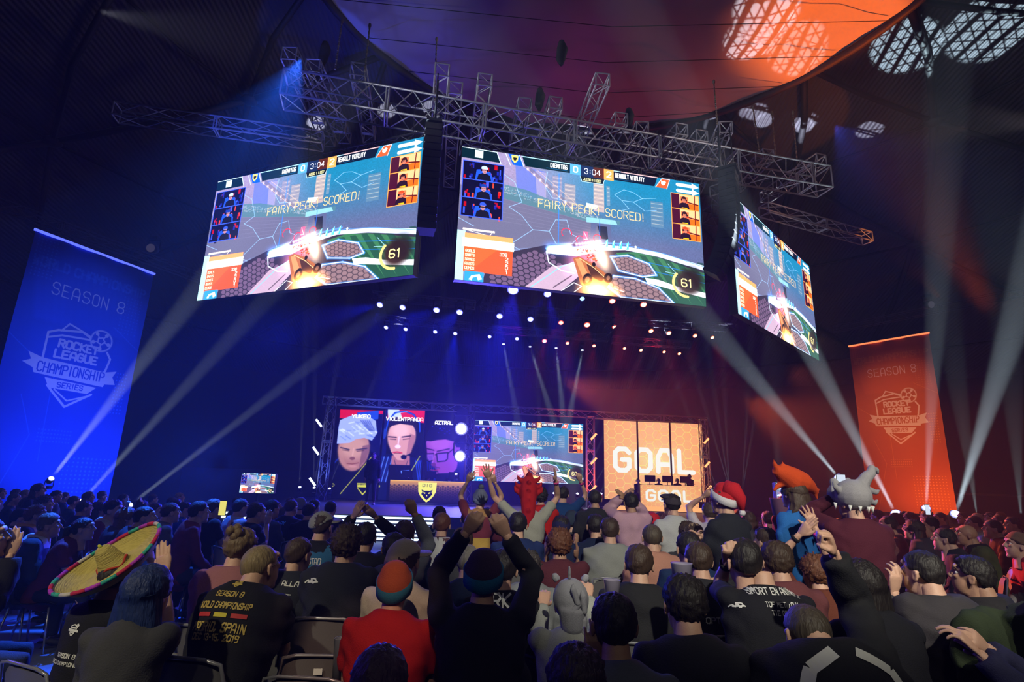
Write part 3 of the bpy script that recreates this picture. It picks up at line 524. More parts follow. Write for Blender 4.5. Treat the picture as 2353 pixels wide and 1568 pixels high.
def banner_picture(name, base, col):
    W, H = 512, 1100; c = Canvas(W, H, base); yy, xx = np.mgrid[0:H, 0:W]
    for q in range(14): a = .06 * q * W + 20; c.line([(a, 0), (a + 60, H * .3)], 30, tuple(min(1, b * 1.15 + .01) for b in base), .3, soft=20)
    d = tuple(min(1, b * 1.5 + .04) for b in base)
    for i in range(11):
        for j in range(12):
            c.oval(300 + i * 18, 880 + j * 17, 4.5 - .3 * abs(i - 5), 4.5 - .3 * abs(i - 5), d, .8)
            if i < 6: c.oval(20 + i * 14, 20 + j * 14, 3, 3, d, .5); c.oval(400 + i * 16, 150 + j * 15, 3, 3, d, .4)
            if i < 4: c.oval(440 + i * 14, 500 + j * 16, 3.4, 3.4, d, .8)
            if j < 4: c.oval(180 + i * 12, 775 + j * 15, 3.2, 3.2, d, .6)
    for P in ([(0, 420), (190, 560), (200, 900)], [(60, 1100), (150, 800), (90, 650)], [(380, 300), (512, 380)]): c.line(P, 3, d, .5)
    c.text('WORLD CHAMPIONSHIP', 20, 92, 470, 36, d, 1.6, al=.28)
    c.text('SEASON 8', 106, 180, 300, 50, col, .62, adv=2.0); logo(c, 256, 500, 180, col, base)
    return c.image(name)
def image_mat(key, im, strength=None, rough=.6, sample=True):
    m = bpy.data.materials.new(key); m.use_nodes = True; nt = m.node_tree; t = nt.nodes.new('ShaderNodeTexImage'); t.image = im; t.extension = 'EXTEND'
    if strength is None:
        b = nt.nodes['Principled BSDF']; b.inputs['Roughness'].default_value = rough; nt.links.new(t.outputs[0], b.inputs['Base Color']); sock(b, 'Specular IOR Level', .2)
    else:
        nt.nodes.remove(nt.nodes['Principled BSDF']); e = nt.nodes.new('ShaderNodeEmission'); nt.links.new(t.outputs[0], e.inputs[0]); e.inputs[1].default_value = strength
        nt.links.new(e.outputs[0], nt.nodes['Material Output'].inputs[0]); m.cycles.emission_sampling = 'FRONT' if sample else 'NONE'
    MATS[key] = m; return m
GAME = game_picture('61').image('game_picture'); GAME2 = game_picture('60').image('game_picture_stage')
fc = Canvas(1200, 900)
for i in range(3):
    f1 = Canvas(400, 900); face(f1, 0, 0, 400, 900, i); a = f1.a
    for _ in range(3): a = (a + np.roll(a, 2, 0) + np.roll(a, -2, 0)) / 3; a = (a + np.roll(a, 2, 1) + np.roll(a, -2, 1)) / 3
    f1.a = a.copy(); name_text(f1, 0, 0, 400, 900, i); fc.a[:, i * 400:i * 400 + 400] = f1.a
FACES = fc.image('player_faces')
GOALW = goal_picture(900, 700, 'GOAL', 255, 190, 46).image('goal_wall'); GOALD = goal_picture(800, 340, 'GOAL', 80, 140, 40).image('goal_desk')
BAN_B = banner_picture('blue_banner_print', (.13, .30, .86), (.72, .74, .98)); BAN_O = banner_picture('orange_banner_print', (.84, .40, .16), (1, .82, .74))
# ------------------------------------------------------------------ hall: floor, walls, roof
fm = mat('floor_vinyl', (.085, .10, .15), .62, bump=.05, bscale=14, vary=.25, spec=.35)
bm = bmesh.new(); add_box(bm, (0, 20, -.1), (100, 90, .2)); tag(link('floor', bm, fm), kind='structure')
wm = mat('black_drape', (.018, .018, .022), .95, bump=.2, bscale=30)
bm = bmesh.new()
for a in range(96):
    t0, t1 = a / 96 * 2 * math.pi, (a + 1) / 96 * 2 * math.pi; R0 = 43
    p = [Vector((3 + R0 * math.cos(t), 10 + R0 * math.sin(t), z)) for t, z in ((t0, 0), (t1, 0), (t1, 13.5), (t0, 13.5))]
    f = bm.faces.new([bm.verts.new(v) for v in p]); f.smooth = True
tag(link('wall_round', bm, wm), kind='structure')
# stand front behind the crowd on the left, and a rail band on the right
bm = bmesh.new(); add_box(bm, (-15.5, 39.5, 1.2), (13, .3, 2.4)); tag(link('wall_stage_left', bm, mat('stand_front', (.05, .055, .075), .8)), kind='structure')
bm = bmesh.new(); add_box(bm, (30, 36, 2.2), (22, .3, .12), Matrix.Rotation(-.0, 4, 'Z')); tag(link('trim_1', bm, mat('stand_rail', (.09, .07, .08), .7)), kind='structure')
RC = Vector((3.47, 14.0, 0)); RM, ZM = 11.7, 20.0
def roof_z(r):                      # metal deck outside the membrane
    t = (r - RM) / (43 - RM); return 21.6 - 12.8 * t ** 1.35
deck = bpy.data.materials.new('metal_deck'); deck.use_nodes = True; nt = deck.node_tree; b = nt.nodes['Principled BSDF']
b.inputs['Base Color'].default_value = (.055, .048, .062, 1); b.inputs['Roughness'].default_value = .6
tc = nt.nodes.new('ShaderNodeTexCoord'); wv = nt.nodes.new('ShaderNodeTexWave'); wv.inputs['Scale'].default_value = 1.6; wv.bands_direction = 'X'; wv.inputs['Distortion'].default_value = 0
bp = nt.nodes.new('ShaderNodeBump'); bp.inputs['Strength'].default_value = 1; bp.inputs['Distance'].default_value = .03
nt.links.new(tc.outputs['Object'], wv.inputs[0]); nt.links.new(wv.outputs[0], bp.inputs['Height']); nt.links.new(bp.outputs[0], b.inputs['Normal'])
bm = bmesh.new(); NR, NA = 12, 96; g = []
for i in range(NR + 1):
    r = RM - 1.5 + (44.5 - RM + 1.5) * i / NR
    g.append([bm.verts.new((RC.x + r * math.cos(a / NA * 2 * math.pi), RC.y + r * math.sin(a / NA * 2 * math.pi), roof_z(max(r, RM)))) for a in range(NA)])
for i in range(NR):
    for a in range(NA): f = bm.faces.new((g[i][a], g[i + 1][a], g[i + 1][(a + 1) % NA], g[i][(a + 1) % NA])); f.smooth = True
tag(link('ceiling', bm, deck), kind='structure')
memb = mat('roof_membrane', (.40, .38, .40), .8, bump=.12, bscale=.9, vary=.10)
bm = bmesh.new(); g = []
for i in range(13):
    r = RM * (i / 12); z = ZM + 1.4 * (1 - (r / RM)) + .12 * math.sin(r * 2.1)
    g.append([bm.verts.new((RC.x + r * math.cos(a / NA * 2 * math.pi), RC.y + r * math.sin(a / NA * 2 * math.pi), z + .10 * math.sin(a / NA * 2 * math.pi * 16) * (r / RM))) for a in range(NA)])
for i in range(12):
    for a in range(NA): f = bm.faces.new((g[i][a], g[i + 1][a], g[i + 1][(a + 1) % NA], g[i][(a + 1) % NA])); f.smooth = True
bmesh.ops.remove_doubles(bm, verts=bm.verts, dist=.001)
tag(link('ceiling_membrane', bm, memb), kind='structure')
steel = mat('roof_steel', (.02, .018, .022), .6, .3)
bm = bmesh.new(); ring = [(RC.x + (RM + .1) * math.cos(a / 64 * 2 * math.pi), RC.y + (RM + .1) * math.sin(a / 64 * 2 * math.pi), ZM - .15) for a in range(65)]
tube(bm, ring, .17, 6, cap=False); tag(link('trim_2', bm, steel), kind='structure')
# triangulated roof beams under the deck
def rp(r, a, dz=-.45): return (RC.x + r * math.cos(a), RC.y + r * math.sin(a), roof_z(r) + dz)
bm = bmesh.new(); NS = 18; RR = [12.6, 19, 26.5, 36]
for i, r in enumerate(RR):
    off = (i % 2) * math.pi / NS
    for k in range(NS):
        a = k * 2 * math.pi / NS + off; a2 = a + 2 * math.pi / NS
        tube(bm, [rp(r, a), rp(r, (a + a2) / 2, -.42), rp(r, a2)], .075, 5)
        if i < 3:
            for s in (-1, 1):
                e = a + s * math.pi / NS; tube(bm, [rp(r, a), rp((r + RR[i + 1]) / 2, (a + e) / 2, -.4), rp(RR[i + 1], e)], .16 if s > 0 else .13, 6)
        ellipsoid(bm, rp(r, a), (.42, .42, .22), u=8, v=5)
tag(link('trim_3', bm, steel), kind='structure')
# thin cables under the membrane
bm = bmesh.new()
for q in range(6):
    y0 = 14 + q * 1.9; hw = math.sqrt(max(1, 130 - (y0 - 14) ** 2)); tube(bm, [(3.5 - hw, y0, 19.7), (3.5, y0 + .3, 19.1), (3.5 + hw, y0 + .2, 19.7)], .018, 4)
tag(link('trim_4', bm, steel), kind='structure')

# ------------------------------------------------------------------ trusses
alu = mat('truss_aluminium', (.55, .56, .60), .38, .75, spec=.6)
alud = mat('truss_dark', (.13, .13, .15), .5, .5)
def truss_mesh(p0, p1, w_, h_, r=.035, bay=.75, ends=True):
    p0 = Vector(p0); p1 = Vector(p1); d = p1 - p0; L = d.length; d.normalize()
    side = d.cross(Vector((0, 0, 1)));
    if side.length < .1: side = Vector((1, 0, 0))
    side.normalize(); up = side.cross(d).normalized(); bm = bmesh.new()
    C4 = [(-w_ / 2, -h_ / 2), (w_ / 2, -h_ / 2), (w_ / 2, h_ / 2), (-w_ / 2, h_ / 2)]
    P = lambda t, c: p0 + d * t + side * c[0] + up * c[1]
    for c in C4: tube(bm, [P(0, c), P(L, c)], r, 6)
    n = max(2, round(L / bay))
    for k in range(4):
        a, b_ = C4[k], C4[(k + 1) % 4]
        for i in range(n):
            t0, t1 = L * i / n, L * (i + 1) / n
            tube(bm, [P(t0, a if i % 2 else b_), P(t1, b_ if i % 2 else a)], r * .55, 5, cap=False)
        for t in ([0, L] if ends else []): tube(bm, [P(t, a), P(t, b_)], r * .9, 5, cap=False)
        for t in np.arange(3, L - .5, 3): tube(bm, [P(t - .04, a), P(t - .04, b_)], r * .8, 5, cap=False); tube(bm, [P(t + .04, a), P(t + .04, b_)], r * .8, 5, cap=False)
    return bm
def truss(p0, p1, w_, h_, label, group=None, m=alu, r=.035, bay=.75):
    o = link('truss', truss_mesh(p0, p1, w_, h_, r, bay), m); tag(o, label, 'truss', group); return o
A, B = atz(652, 205, 13.0), atz(1893, 418, 13.0)
truss(A, B, .78, .85, 'long silver box truss crossing the hall above the hanging screens', bay=.62)
cross = [((664, 122), (757, 325), 'blue-lit cross truss at the left end of the long box truss'), ((718, 150), (792, 318), 'second cross truss from the left end of the long box truss'), ((822, 158), (850, 318), 'cross truss above the right half of the left hanging screen'),
         ((1016, 160), (1003, 330), 'cross truss above the speaker column between left and middle screens'), ((1047, 202), (1032, 420), 'ladder-like cross truss just left of the middle hanging screen'), ((1115, 183), (1093, 325), 'cross truss above the left corner of the middle screen'),
         ((1207, 238), (1183, 335), 'short cross truss over the header shield of the middle screen'), ((1277, 236), (1240, 350), 'cross truss above the blue score box of the middle screen'), ((1385, 182), (1310, 360), 'tall bright cross truss rising nearest the membrane over the middle screen'),
         ((1428, 272), (1370, 372), 'cross truss hanging just right of the tall bright one'), ((1476, 292), (1438, 376), 'short cross truss above the right part of the middle screen header'), ((1567, 297), (1492, 385), 'cross truss with bright chords above the right corner of the middle screen'),
         ((1613, 312), (1548, 392), 'cross truss next to the working light near the right speaker column'), ((1668, 292), (1597, 436), 'cross truss rising over the right speaker column'), ((1766, 355), (1690, 430), 'cross truss right of the right speaker column'),
         ((1888, 366), (1756, 455), 'dim red cross truss under the right end of the long box truss')]
for (a, b_, lab) in cross:
    p, q = atz(*a, 13.85), atz(*b_, 13.85)
    if q.y - p.y > 9: q = p + (q - p) * (9 / (q.y - p.y))
    truss(p, q, .42, .42, lab, 'cross trusses over the long box truss', r=.026, bay=.5)
    for t in (.28, ):
        pass
truss(atz(268, 258, 13), atz(742, 325, 13), .5, .45, 'long thin truss on the left, partly lit deep blue', r=.028, bay=.8)
spot('truss_spot', (-9.2, 13.2, 8.5), (-9.0, 16.2, 13), (.05, .1, 1), 3500, 24, .2, .05)
spot('truss_spot', (-6.6, 11.5, 9.5), (-6.4, 14.9, 13.2), (.10, .12, 1), 900, 34, .5, .05)
spot('truss_spot', (14.8, 18.5, 8.5), (14.6, 20.6, 12.2), (1, .25, .03), 2600, 22, .2, .05)
spot('truss_spot', (-9.5, 10.5, 11.8), (3, 16.4, 13.8), (.85, .85, 1), 2200, 34, .7, .05)
spot('truss_spot', (14.5, 13, 11.6), (4, 16.6, 13.8), (1, .85, .85), 2200, 34, .7, .05)
spot('truss_spot', (9.6, 10.5, 9.5), (10.3, 17.5, 13.2), (1, .45, .3), 500, 40, .8, .05)
truss(atz(1755, 482, 12), atz(1993, 548, 12), .45, .4, 'thin orange-lit truss behind the right hanging screen', r=.026, bay=.8)
truss(atz(1625, 492, 12), atz(1725, 512, 12), .6, .5, 'dark truss seen between the middle screen and the right speaker column', m=alud, r=.028)
# banner trusses and their light bars
bl0, bl1 = aty(-60, 452, 21.5), aty(462, 655, 26.5)
bl0 = atz(-60, 448, 12.2); bl1 = atz(462, 640, 12.2)
truss(bl0, bl1, .4, .4, 'dark truss above the blue banner', m=alud, r=.028)
br0, br1 = atz(1915, 757, 12.6), atz(2400, 662, 12.6)
truss(br0, br1, .4, .4, 'dark truss above the orange banner', m=alud, r=.028)
# ------------------------------------------------------------------ banners
def banner(name, c, yaw, w_, h_, im, label, tube_col, tubem):
    e = empty('banner', c, yaw, label, 'banner'); bm = bmesh.new(); uv = bm.loops.layers.uv.new('uv'); nx, nz = 24, 30
    V = [[bm.verts.new((-w_ / 2 + w_ * i / nx, .035 * math.sin(i * .9) * (j / nz) + .02 * math.sin(j * .4 + i * .3), -h_ / 2 + h_ * j / nz)) for i in range(nx + 1)] for j in range(nz + 1)]
    for j in range(nz):
        for i in range(nx):
            f = bm.faces.new((V[j][i], V[j][i + 1], V[j + 1][i + 1], V[j + 1][i])); f.smooth = True
            for lp, (a, b_) in zip(f.loops, ((i, j), (i + 1, j), (i + 1, j + 1), (i, j + 1))): lp[uv].uv = (a / nx, b_ / nz)
    link('cloth', bm, image_mat(name, im, None, .85), e)
    bm = bmesh.new(); add_box(bm, (0, 0, h_ / 2 + .05), (w_ + .1, .06, .1)); t = link('top_rail', bm, mat('rail_' + name, tube_col, .3, emit=tube_col, estr=tubem), e); t['label'] = 'glowing rail along the banner top'
    return e
banner('blue_banner', (-18.04, 23.04, 5.6), math.radians(67.9), 5.0, 10.8, BAN_B, 'tall blue banner with a white crest hanging at the left wall', (.10, .14, 1), 1.6)
banner('orange_banner', (23.58, 34.27, 6.2), math.radians(-54.8), 4.5, 10.4, BAN_O, 'tall orange banner with a white crest hanging at the right wall', (1, .25, .08), 1.3)
spot('banner_light', (-13.6, 20.2, .35), (-17.9, 22.6, 3.2), (.12, .20, 1), 1500, 80, 1, .15)
spot('banner_light', (-12.5, 24.6, .35), (-17.4, 24.6, 3.0), (.12, .20, 1), 1300, 80, 1, .15)
spot('banner_light', (-9, 19, 9.5), (-17.8, 23, 7.6), (.30, .42, 1), 1500, 42, 1, .15)
spot('banner_light', (20.3, 31.6, .35), (23.2, 33.8, 3), (1, .36, .12), 560, 90, 1, .15)
spot('banner_light', (22.6, 29.8, .35), (24.6, 32.7, 3), (1, .36, .12), 560, 90, 1, .15)
spot('banner_light', (15, 27, 9.5), (23.4, 34, 7.2), (1, .52, .30), 1900, 38, 1, .15)
# ------------------------------------------------------------------ hanging LED screens
frame_m = mat('screen_casing', (.02, .02, .024), .5)
SCR = image_mat('game_feed', GAME, 1.8); SCR2 = image_mat('game_feed_stage', GAME2, 1.5)
def led(name, c, yaw, w_, h_, m, label, cat='screen', u=(0, 1), v=(0, 1), parent=None, depth=.16, group=None, face_name='display'):
    e = empty(name, c, yaw, label, cat, group)
    bm = bmesh.new(); uv = bm.loops.layers.uv.new('uv'); P = [(-w_ / 2, -.003, -h_ / 2), (w_ / 2, -.003, -h_ / 2), (w_ / 2, -.003, h_ / 2), (-w_ / 2, -.003, h_ / 2)]
    f = bm.faces.new([bm.verts.new(p) for p in P])
    for lp, q in zip(f.loops, ((u[0], v[0]), (u[1], v[0]), (u[1], v[1]), (u[0], v[1]))): lp[uv].uv = q
    link(face_name, bm, m, e)
    bm = bmesh.new(); add_box(bm, (0, depth / 2 + .002, 0), (w_ + .02, depth, h_ + .02))
    n = max(2, int(w_ / .5))
    for i in range(n + 1): add_box(bm, (-w_ / 2 + w_ * i / n, depth + .03, 0), (.03, .06, h_))
    link('casing', bm, frame_m, e)
    return e
HANG = [((-6.47, 15.93, 9.40), -21.6, 8, 4.5 * .95, 'left hanging LED screen showing the car game'), ((2.20, 16.13, 9.63), 12.6, 8, 4.5 * .96, 'middle and largest hanging LED screen showing the car game'), ((9.56, 19.15, 9.06), 46.3, 8, 4.5 * .90, 'right hanging LED screen seen at a steep angle')]
for c, yaw, w_, h_, lab in HANG:
    e = led('led_screen', c, math.radians(yaw), w_, h_, SCR, lab, group='hanging LED screens', depth=.2)
    bm = truss_mesh((-w_ / 2, .45, h_ / 2 + .25), (w_ / 2, .45, h_ / 2 + .25), .35, .35, .025, .5); link('hanging_frame', bm, alud, e)
    for k in range(6):
        x = -w_ / 2 + w_ * (k + .5) / 6; bm = bmesh.new(); tube(bm, [(x, .3, h_ / 2 - .02), (x, .3, h_ / 2 + .3), (x, .45, h_ / 2 + .4), (x, .45, 13.4 - c[2])], [.05, .05, .012, .012], 5); link('hanging_chain', bm, frame_m, e)
# ------------------------------------------------------------------ hanging rods and chains up to the roof
chn = mat('chain_steel', (.35, .3, .22), .5, .6)
for i, (a, b_) in enumerate((((783, 85), (770, 160)), ((845, 100), (838, 165)), ((998, 95), (998, 230)), ((1642, 228), (1648, 285)), ((1728, 275), (1745, 350)), ((1777, 285), (1783, 365)), ((1826, 272), (1832, 375)))):
    p = atz(*b_, 13.6); q = atz(*a, 16.3); q = Vector((p.x, p.y, 13.6)) + (Vector((q.x, q.y, q.z)) - Vector((p.x, p.y, 13.6))) * .5 + Vector((0, 0, 1.2)); bm = bmesh.new()
    n = 22
    for k in range(n):
        a_ = p.lerp(q, k / n); b2 = p.lerp(q, (k + .75) / n); tube(bm, [a_, b2], .022 if k % 2 else .03, 5)
    ellipsoid(bm, q, (.05, .05, .1)); tag(link('hoist_chain', bm, chn), 'hoist chain above the ' + ('left cross trusses', 'left screen cross truss', 'left speaker column', 'right speaker column', 'right end of the box truss, leftmost chain', 'right end of the box truss, middle chain', 'right end of the box truss, rightmost chain')[i], 'chain', 'hoist chains')
# black drape bags of the hoists hanging in the middle
bag = mat('black_bag', (.012, .012, .014), .9)
for px, py, lab in ((1240, 225, 'black chain bag hanging above the blue score box'), (1445, 270, 'black chain bag hanging right of the tall bright truss'), (745, 120, 'black chain bag above the second cross truss'), (1290, 118, 'black chain bag high against the roof membrane')):
    p = atz(px, py, 14.6); bm = bmesh.new(); tube(bm, [p + Vector((0, 0, .35)), p + Vector((.03, 0, .1)), p - Vector((.02, 0, .3)), p - Vector((0, 0, .5))], [.09, .17, .14, .05], 8); tag(link('chain_bag', bm, bag), lab, 'bag', 'chain bags')
    bm = None
# ------------------------------------------------------------------ line array speakers
spk = mat('speaker_black', (.022, .022, .025), .55, bump=.2, bscale=90); gr = mat('speaker_grille', (.045, .042, .046), .45, .4, bump=.5, bscale=300)
def line_array(top, n, wd, hh, dp, yaw, label, curve):
    e = empty('line_array_speaker', top, yaw, label, 'speaker'); pos = Vector((0, 0, 0)); ang = 0
    for i in range(n):
        ang = curve(i / (n - 1)); d = Vector((0, math.sin(ang), -math.cos(ang))); c = pos + d * (hh / 2)
        M = Matrix.Translation(c) @ Matrix.Rotation(ang, 4, 'X')
        bm = bmesh.new(); prism(bm, [(-wd / 2, -dp * .5), (wd / 2, -dp * .5), (wd / 2 * .8, dp * .5), (-wd / 2 * .8, dp * .5)], -hh / 2 + .008, hh / 2 - .008, M)
        cab = link('cabinet', bm, spk, e); bm = bmesh.new(); add_box(bm, (0, -dp * .5 - .008, 0), (wd * .94, .015, hh * .84), M)
        for s in (-1, 1): add_box(bm, (s * wd * .5, -dp * .2, 0), (.02, dp * .4, hh * .5), M)
        link('grille', bm, gr, cab); pos = pos + d * hh
    bm = bmesh.new(); add_box(bm, (0, 0, .07), (wd * .9, dp * 1.3, .08)); tube(bm, [(0, dp * .4, .1), (0, dp * .4, 1.7)], .035, 6); tube(bm, [(0, -dp * .4, .1), (0, -dp * .3, 1.7)], .02, 6); link('flying_frame', bm, frame_m, e)
    return e
line_array(aty(998, 292, 14.1), 15, .48, .222, .42, math.radians(8), 'straight black line array speaker between left and middle screens', lambda t: -.02 - .22 * max(0, t - .6))
line_array(aty(1672, 398, 16.0), 15, .70, .232, .5, math.radians(58), 'curved black line array speaker between middle and right screens', lambda t: .0 + .62 * t ** 2.2)
RIG = 7.0
# ------------------------------------------------------------------ stage
blk = mat('stage_black', (.014, .014, .017), .45, bump=.08, bscale=30, spec=.4)
DECK = .78
bm = bmesh.new(); prism(bm, [(-9.4, 18.6), (9.6, 18.6), (12.5, 37), (-12.5, 37)], 0, DECK); tag(link('stage_platform', bm, blk), 'long low black stage platform across the end of the hall', 'stage')
def strips(x0, x1, n, col, m, label, y=18.55, dx=0.0, gap=.125, dz=0.0, grp='light bars on the stage front'):
    for i in range(n):
        z = DECK - .07 - i * gap; a, b_ = x0 + dx * i, x1 + dx * i * .2
        bm = bmesh.new(); k = max(1, int((b_ - a) / 1.0)); L = (b_ - a) / k
        for j in range(k): add_box(bm, (a + L * (j + .5), y - .03, z), (L - .012, .05, gap * .5))
        nm = ('top', 'second', 'third', 'fourth', 'fifth', 'lowest')[i] if i < n - 1 else 'lowest'
        tag(link('light_bar', bm, m), '%s %s' % (nm, label), 'light bar', grp)
bb = emitter('bar_blue_white', (.62, .80, 1), 2.6, True); ob = emitter('bar_orange', (1, .34, .12), 2.0, True)
strips(-6.0, -2.0, 6, None, bb, 'bluish white light bar across the stage front left of centre', dx=.26)
strips(-9.0, -6.5, 3, None, bb, 'short light bar on the stage front far left', dx=.1)
strips(6.9, 9.3, 6, None, ob, 'orange light bar on the stage front right of the orange desk', dx=.05, gap=.12)
# orange desk riser
glowf = emitter('riser_orange', (1, .45, .16), 1.1)
led('led_screen', (8.86, 34.99, 3.58), math.radians(5.1), 6.2, 4.9 * .95, image_mat('goal_feed', GOALW, 1.0), 'bright orange LED wall reading GOAL behind the right desk')
bm = bmesh.new()
for s in (-1, 1): 
    c = Vector((8.86, 34.99, 3.58)) + Vector((math.cos(math.radians(5.1)), math.sin(math.radians(5.1)), 0)) * s * 1.03
    add_box(bm, (c.x, c.y - .06, c.z), (.10, .05, 4.72), None)
tag(link('divider_bars', bm, frame_m), 'two black upright bars dividing the orange GOAL wall', 'divider')
led('led_screen', (1.14, 33.54, 3.78), math.radians(3.8), 6.5, 3.65 * .95, SCR2, 'centre stage LED screen showing the car game')
# left wall: three portrait panels
FM = image_mat('faces_feed', FACES, 1.5)
xs = [(770, 872), (876, 970), (975, 1074)]
names = ('left portrait LED panel showing a pale haired player and the name YUKEO', 'middle portrait LED panel showing a player in a headset and the name VIOLENTPANDA', 'right portrait LED panel showing a player in glasses and the name AZTRAL')
for i, (a, b_) in enumerate(xs):
    Yd = 33.6; p = aty(a, 1050, Yd); q = aty(b_, 1050, Yd); zt = aty((a + b_) / 2, 942, Yd).z; zb = DECK + .05
    led('led_screen', ((p.x + q.x) / 2, Yd, (zt + zb) / 2), math.radians(-2), q.x - p.x, zt - zb, FM, names[i], u=(i / 3, (i + 1) / 3), v=(.03, 1), group='portrait LED panels behind the left desk')
# desks
gd = bpy.data.materials.new('gold_hex_desk'); gd.use_nodes = True; nt = gd.node_tree; nt.nodes.remove(nt.nodes['Principled BSDF'])
cv = Canvas(800, 260); yy, xx = np.mgrid[0:260, 0:800]; t = (yy / 260.)[..., None]
cv.a[:] = np.array([.95, .68, .22]) * np.clip(1 - t * 2.0, 0, 1) + np.array([.30, .20, .16]) * (1 - np.abs(t * 2 - 1)) + np.array([.02, .02, .08]) * t
hexes(cv, 0, 60, 800, 200, 17, (.04, .03, .05), 0, .5); cv.line([(0, 3), (800, 3)], 7, (1, .85, .45))
S_ = lambda L: [(400 + a * 92, 128 + b_ * 118) for a, b_ in L]
cv.poly(S_([(-1.05, -.93), (1.05, -.93), (.98, .0), (.75, .4), (.4, .75), (0, 1.02), (-.4, .75), (-.75, .4), (-.98, 0)]), (1, .98, .35))
cv.poly(S_([(-.80, -.35), (.80, -.35), (.72, .1), (.52, .4), (0, .8), (-.52, .4), (-.72, .1)]), (1, .98, .35)); cv.text('DIG', 352, 38, 96, 30, (.30, .22, .05), .8, adv=2.5)
cv.poly(S_([(-.62, -.22), (-.3, -.10), (0, -.12), (.3, -.10), (.62, -.22), (.5, .02), (.62, .22), (.3, .55), (0, .80), (-.3, .55), (-.62, .22), (-.5, .02)]), (.03, .04, .10))
for s in (-1, 1): cv.poly(S_([(s * .12, .10), (s * .40, -.02), (s * .38, .12), (s * .22, .2)]), (1, .98, .35))
cv.oval(400, 128 + .36 * 118, 6, 9, (1, .98, .35))
t_ = nt.nodes.new('ShaderNodeTexImage'); t_.image = cv.image('gold_desk'); e_ = nt.nodes.new('ShaderNodeEmission'); nt.links.new(t_.outputs[0], e_.inputs[0]); nt.links.new(e_.outputs[0], nt.nodes['Material Output'].inputs[0]); gd.cycles.emission_sampling = 'NONE'
YD = 30.5
def desk(px0, px1, py0, py1, m, label, curved):
    p = aty(px0, py0, YD); q = aty(px1, py1, YD); w_ = q.x - p.x; zt, zb = p.z, q.z
    e = empty('gaming_desk', ((p.x + q.x) / 2, YD, zb), 0, label, 'desk'); bm = bmesh.new(); uv = bm.loops.layers.uv.new('uv'); n = 16; h_ = zt - zb
    yo = lambda u: (.35 * (1 - (2 * u - 1) ** 2) * -1 if curved else 0)
    for i in range(n):
        u0, u1 = i / n, (i + 1) / n
        f = bm.faces.new([bm.verts.new(v) for v in ((-w_ / 2 + w_ * u0, yo(u0), 0), (-w_ / 2 + w_ * u1, yo(u1), 0), (-w_ / 2 + w_ * u1, yo(u1), h_), (-w_ / 2 + w_ * u0, yo(u0), h_))])
        for lp, c in zip(f.loops, ((u0, 0), (u1, 0), (u1, 1), (u0, 1))): lp[uv].uv = c
    link('front_panel', bm, m, e)
    bm = bmesh.new(); pts = [(-w_ / 2 + w_ * i / n, yo(i / n) + .01) for i in range(n + 1)] + [(w_ / 2, .8), (-w_ / 2, .8)]
    prism(bm, pts, h_ - .06, h_ + .01); prism(bm, [(-w_ / 2, .02), (-w_ / 2 + .05, .02), (-w_ / 2 + .05, .8), (-w_ / 2, .8)], 0, h_ - .05); prism(bm, [(w_ / 2 - .05, .02), (w_ / 2, .02), (w_ / 2, .8), (w_ / 2 - .05, .8)], 0, h_ - .05); link('desk_top', bm, blk, e)
    return e, w_, h_, (p.x + q.x) / 2, zb
D1 = desk(897, 1070, 1103, 1160, gd, 'curved gold desk front with a yellow owl shield on the left of the stage', True)
D2 = desk(1471, 1607, 1114, 1173, image_mat('goal_desk_feed', GOALD, .95), 'glowing orange desk front reading GOAL on the right of the stage', False)
bm = bmesh.new(); c = D1[3]; add_box(bm, (c, YD - .1, (DECK + D1[4]) / 2 + .0), (D1[1] + 1.0, 2.6, max(.05, D1[4] - DECK))); link_o = link('riser', bm, blk); tag(link_o, 'low black riser under the gold desk', 'riser')
bm = bmesh.new(); add_box(bm, ((aty(1388, 1172, YD).x + aty(1618, 1172, YD).x) / 2, YD + .5, (DECK + D2[4]) / 2), (aty(1618, 1172, YD).x - aty(1388, 1172, YD).x, 2.8, max(.05, D2[4] - DECK))); tag(link('riser', bm, blk), 'wide riser glowing orange under the GOAL desk', 'riser')
x0r, x1r = aty(1389, 1172, YD).x, aty(1617, 1172, YD).x
bm = bmesh.new(); add_box(bm, ((x0r + x1r) / 2, YD - .94, DECK + .14), (x1r - x0r, .04, .22)); tag(link('light_bar', bm, glowf), 'wide orange light bar along the riser under the GOAL desk', 'light bar')
# monitors on the desks
mon_m = mat('monitor_back', (.02, .02, .025), .5); 
def monitor(x, y, z, label, w_=.58, group='monitors on the stage desks'):
    e = empty('monitor', (x, y, z), 0, label, 'monitor', group); bm = bmesh.new(); add_box(bm, (0, 0, .33), (w_, .04, .34), bev=.008); link('panel', bm, mon_m, e)
    bm = bmesh.new(); add_box(bm, (0, .06, .012), (.24, .2, .02)); tube(bm, [(0, .07, .02), (0, .03, .3)], .02, 6); link('stand', bm, mon_m, e)
for (D, nm) in ((D1, 'gold'), (D2, 'orange')):
    e, w_, h_, cx, zb = D
    for k in range(3): monitor(cx + w_ * (-.30 + .31 * k), YD + .35, zb + h_, '%s monitor seen from behind on the %s desk' % (('left', 'middle', 'right')[k], nm))
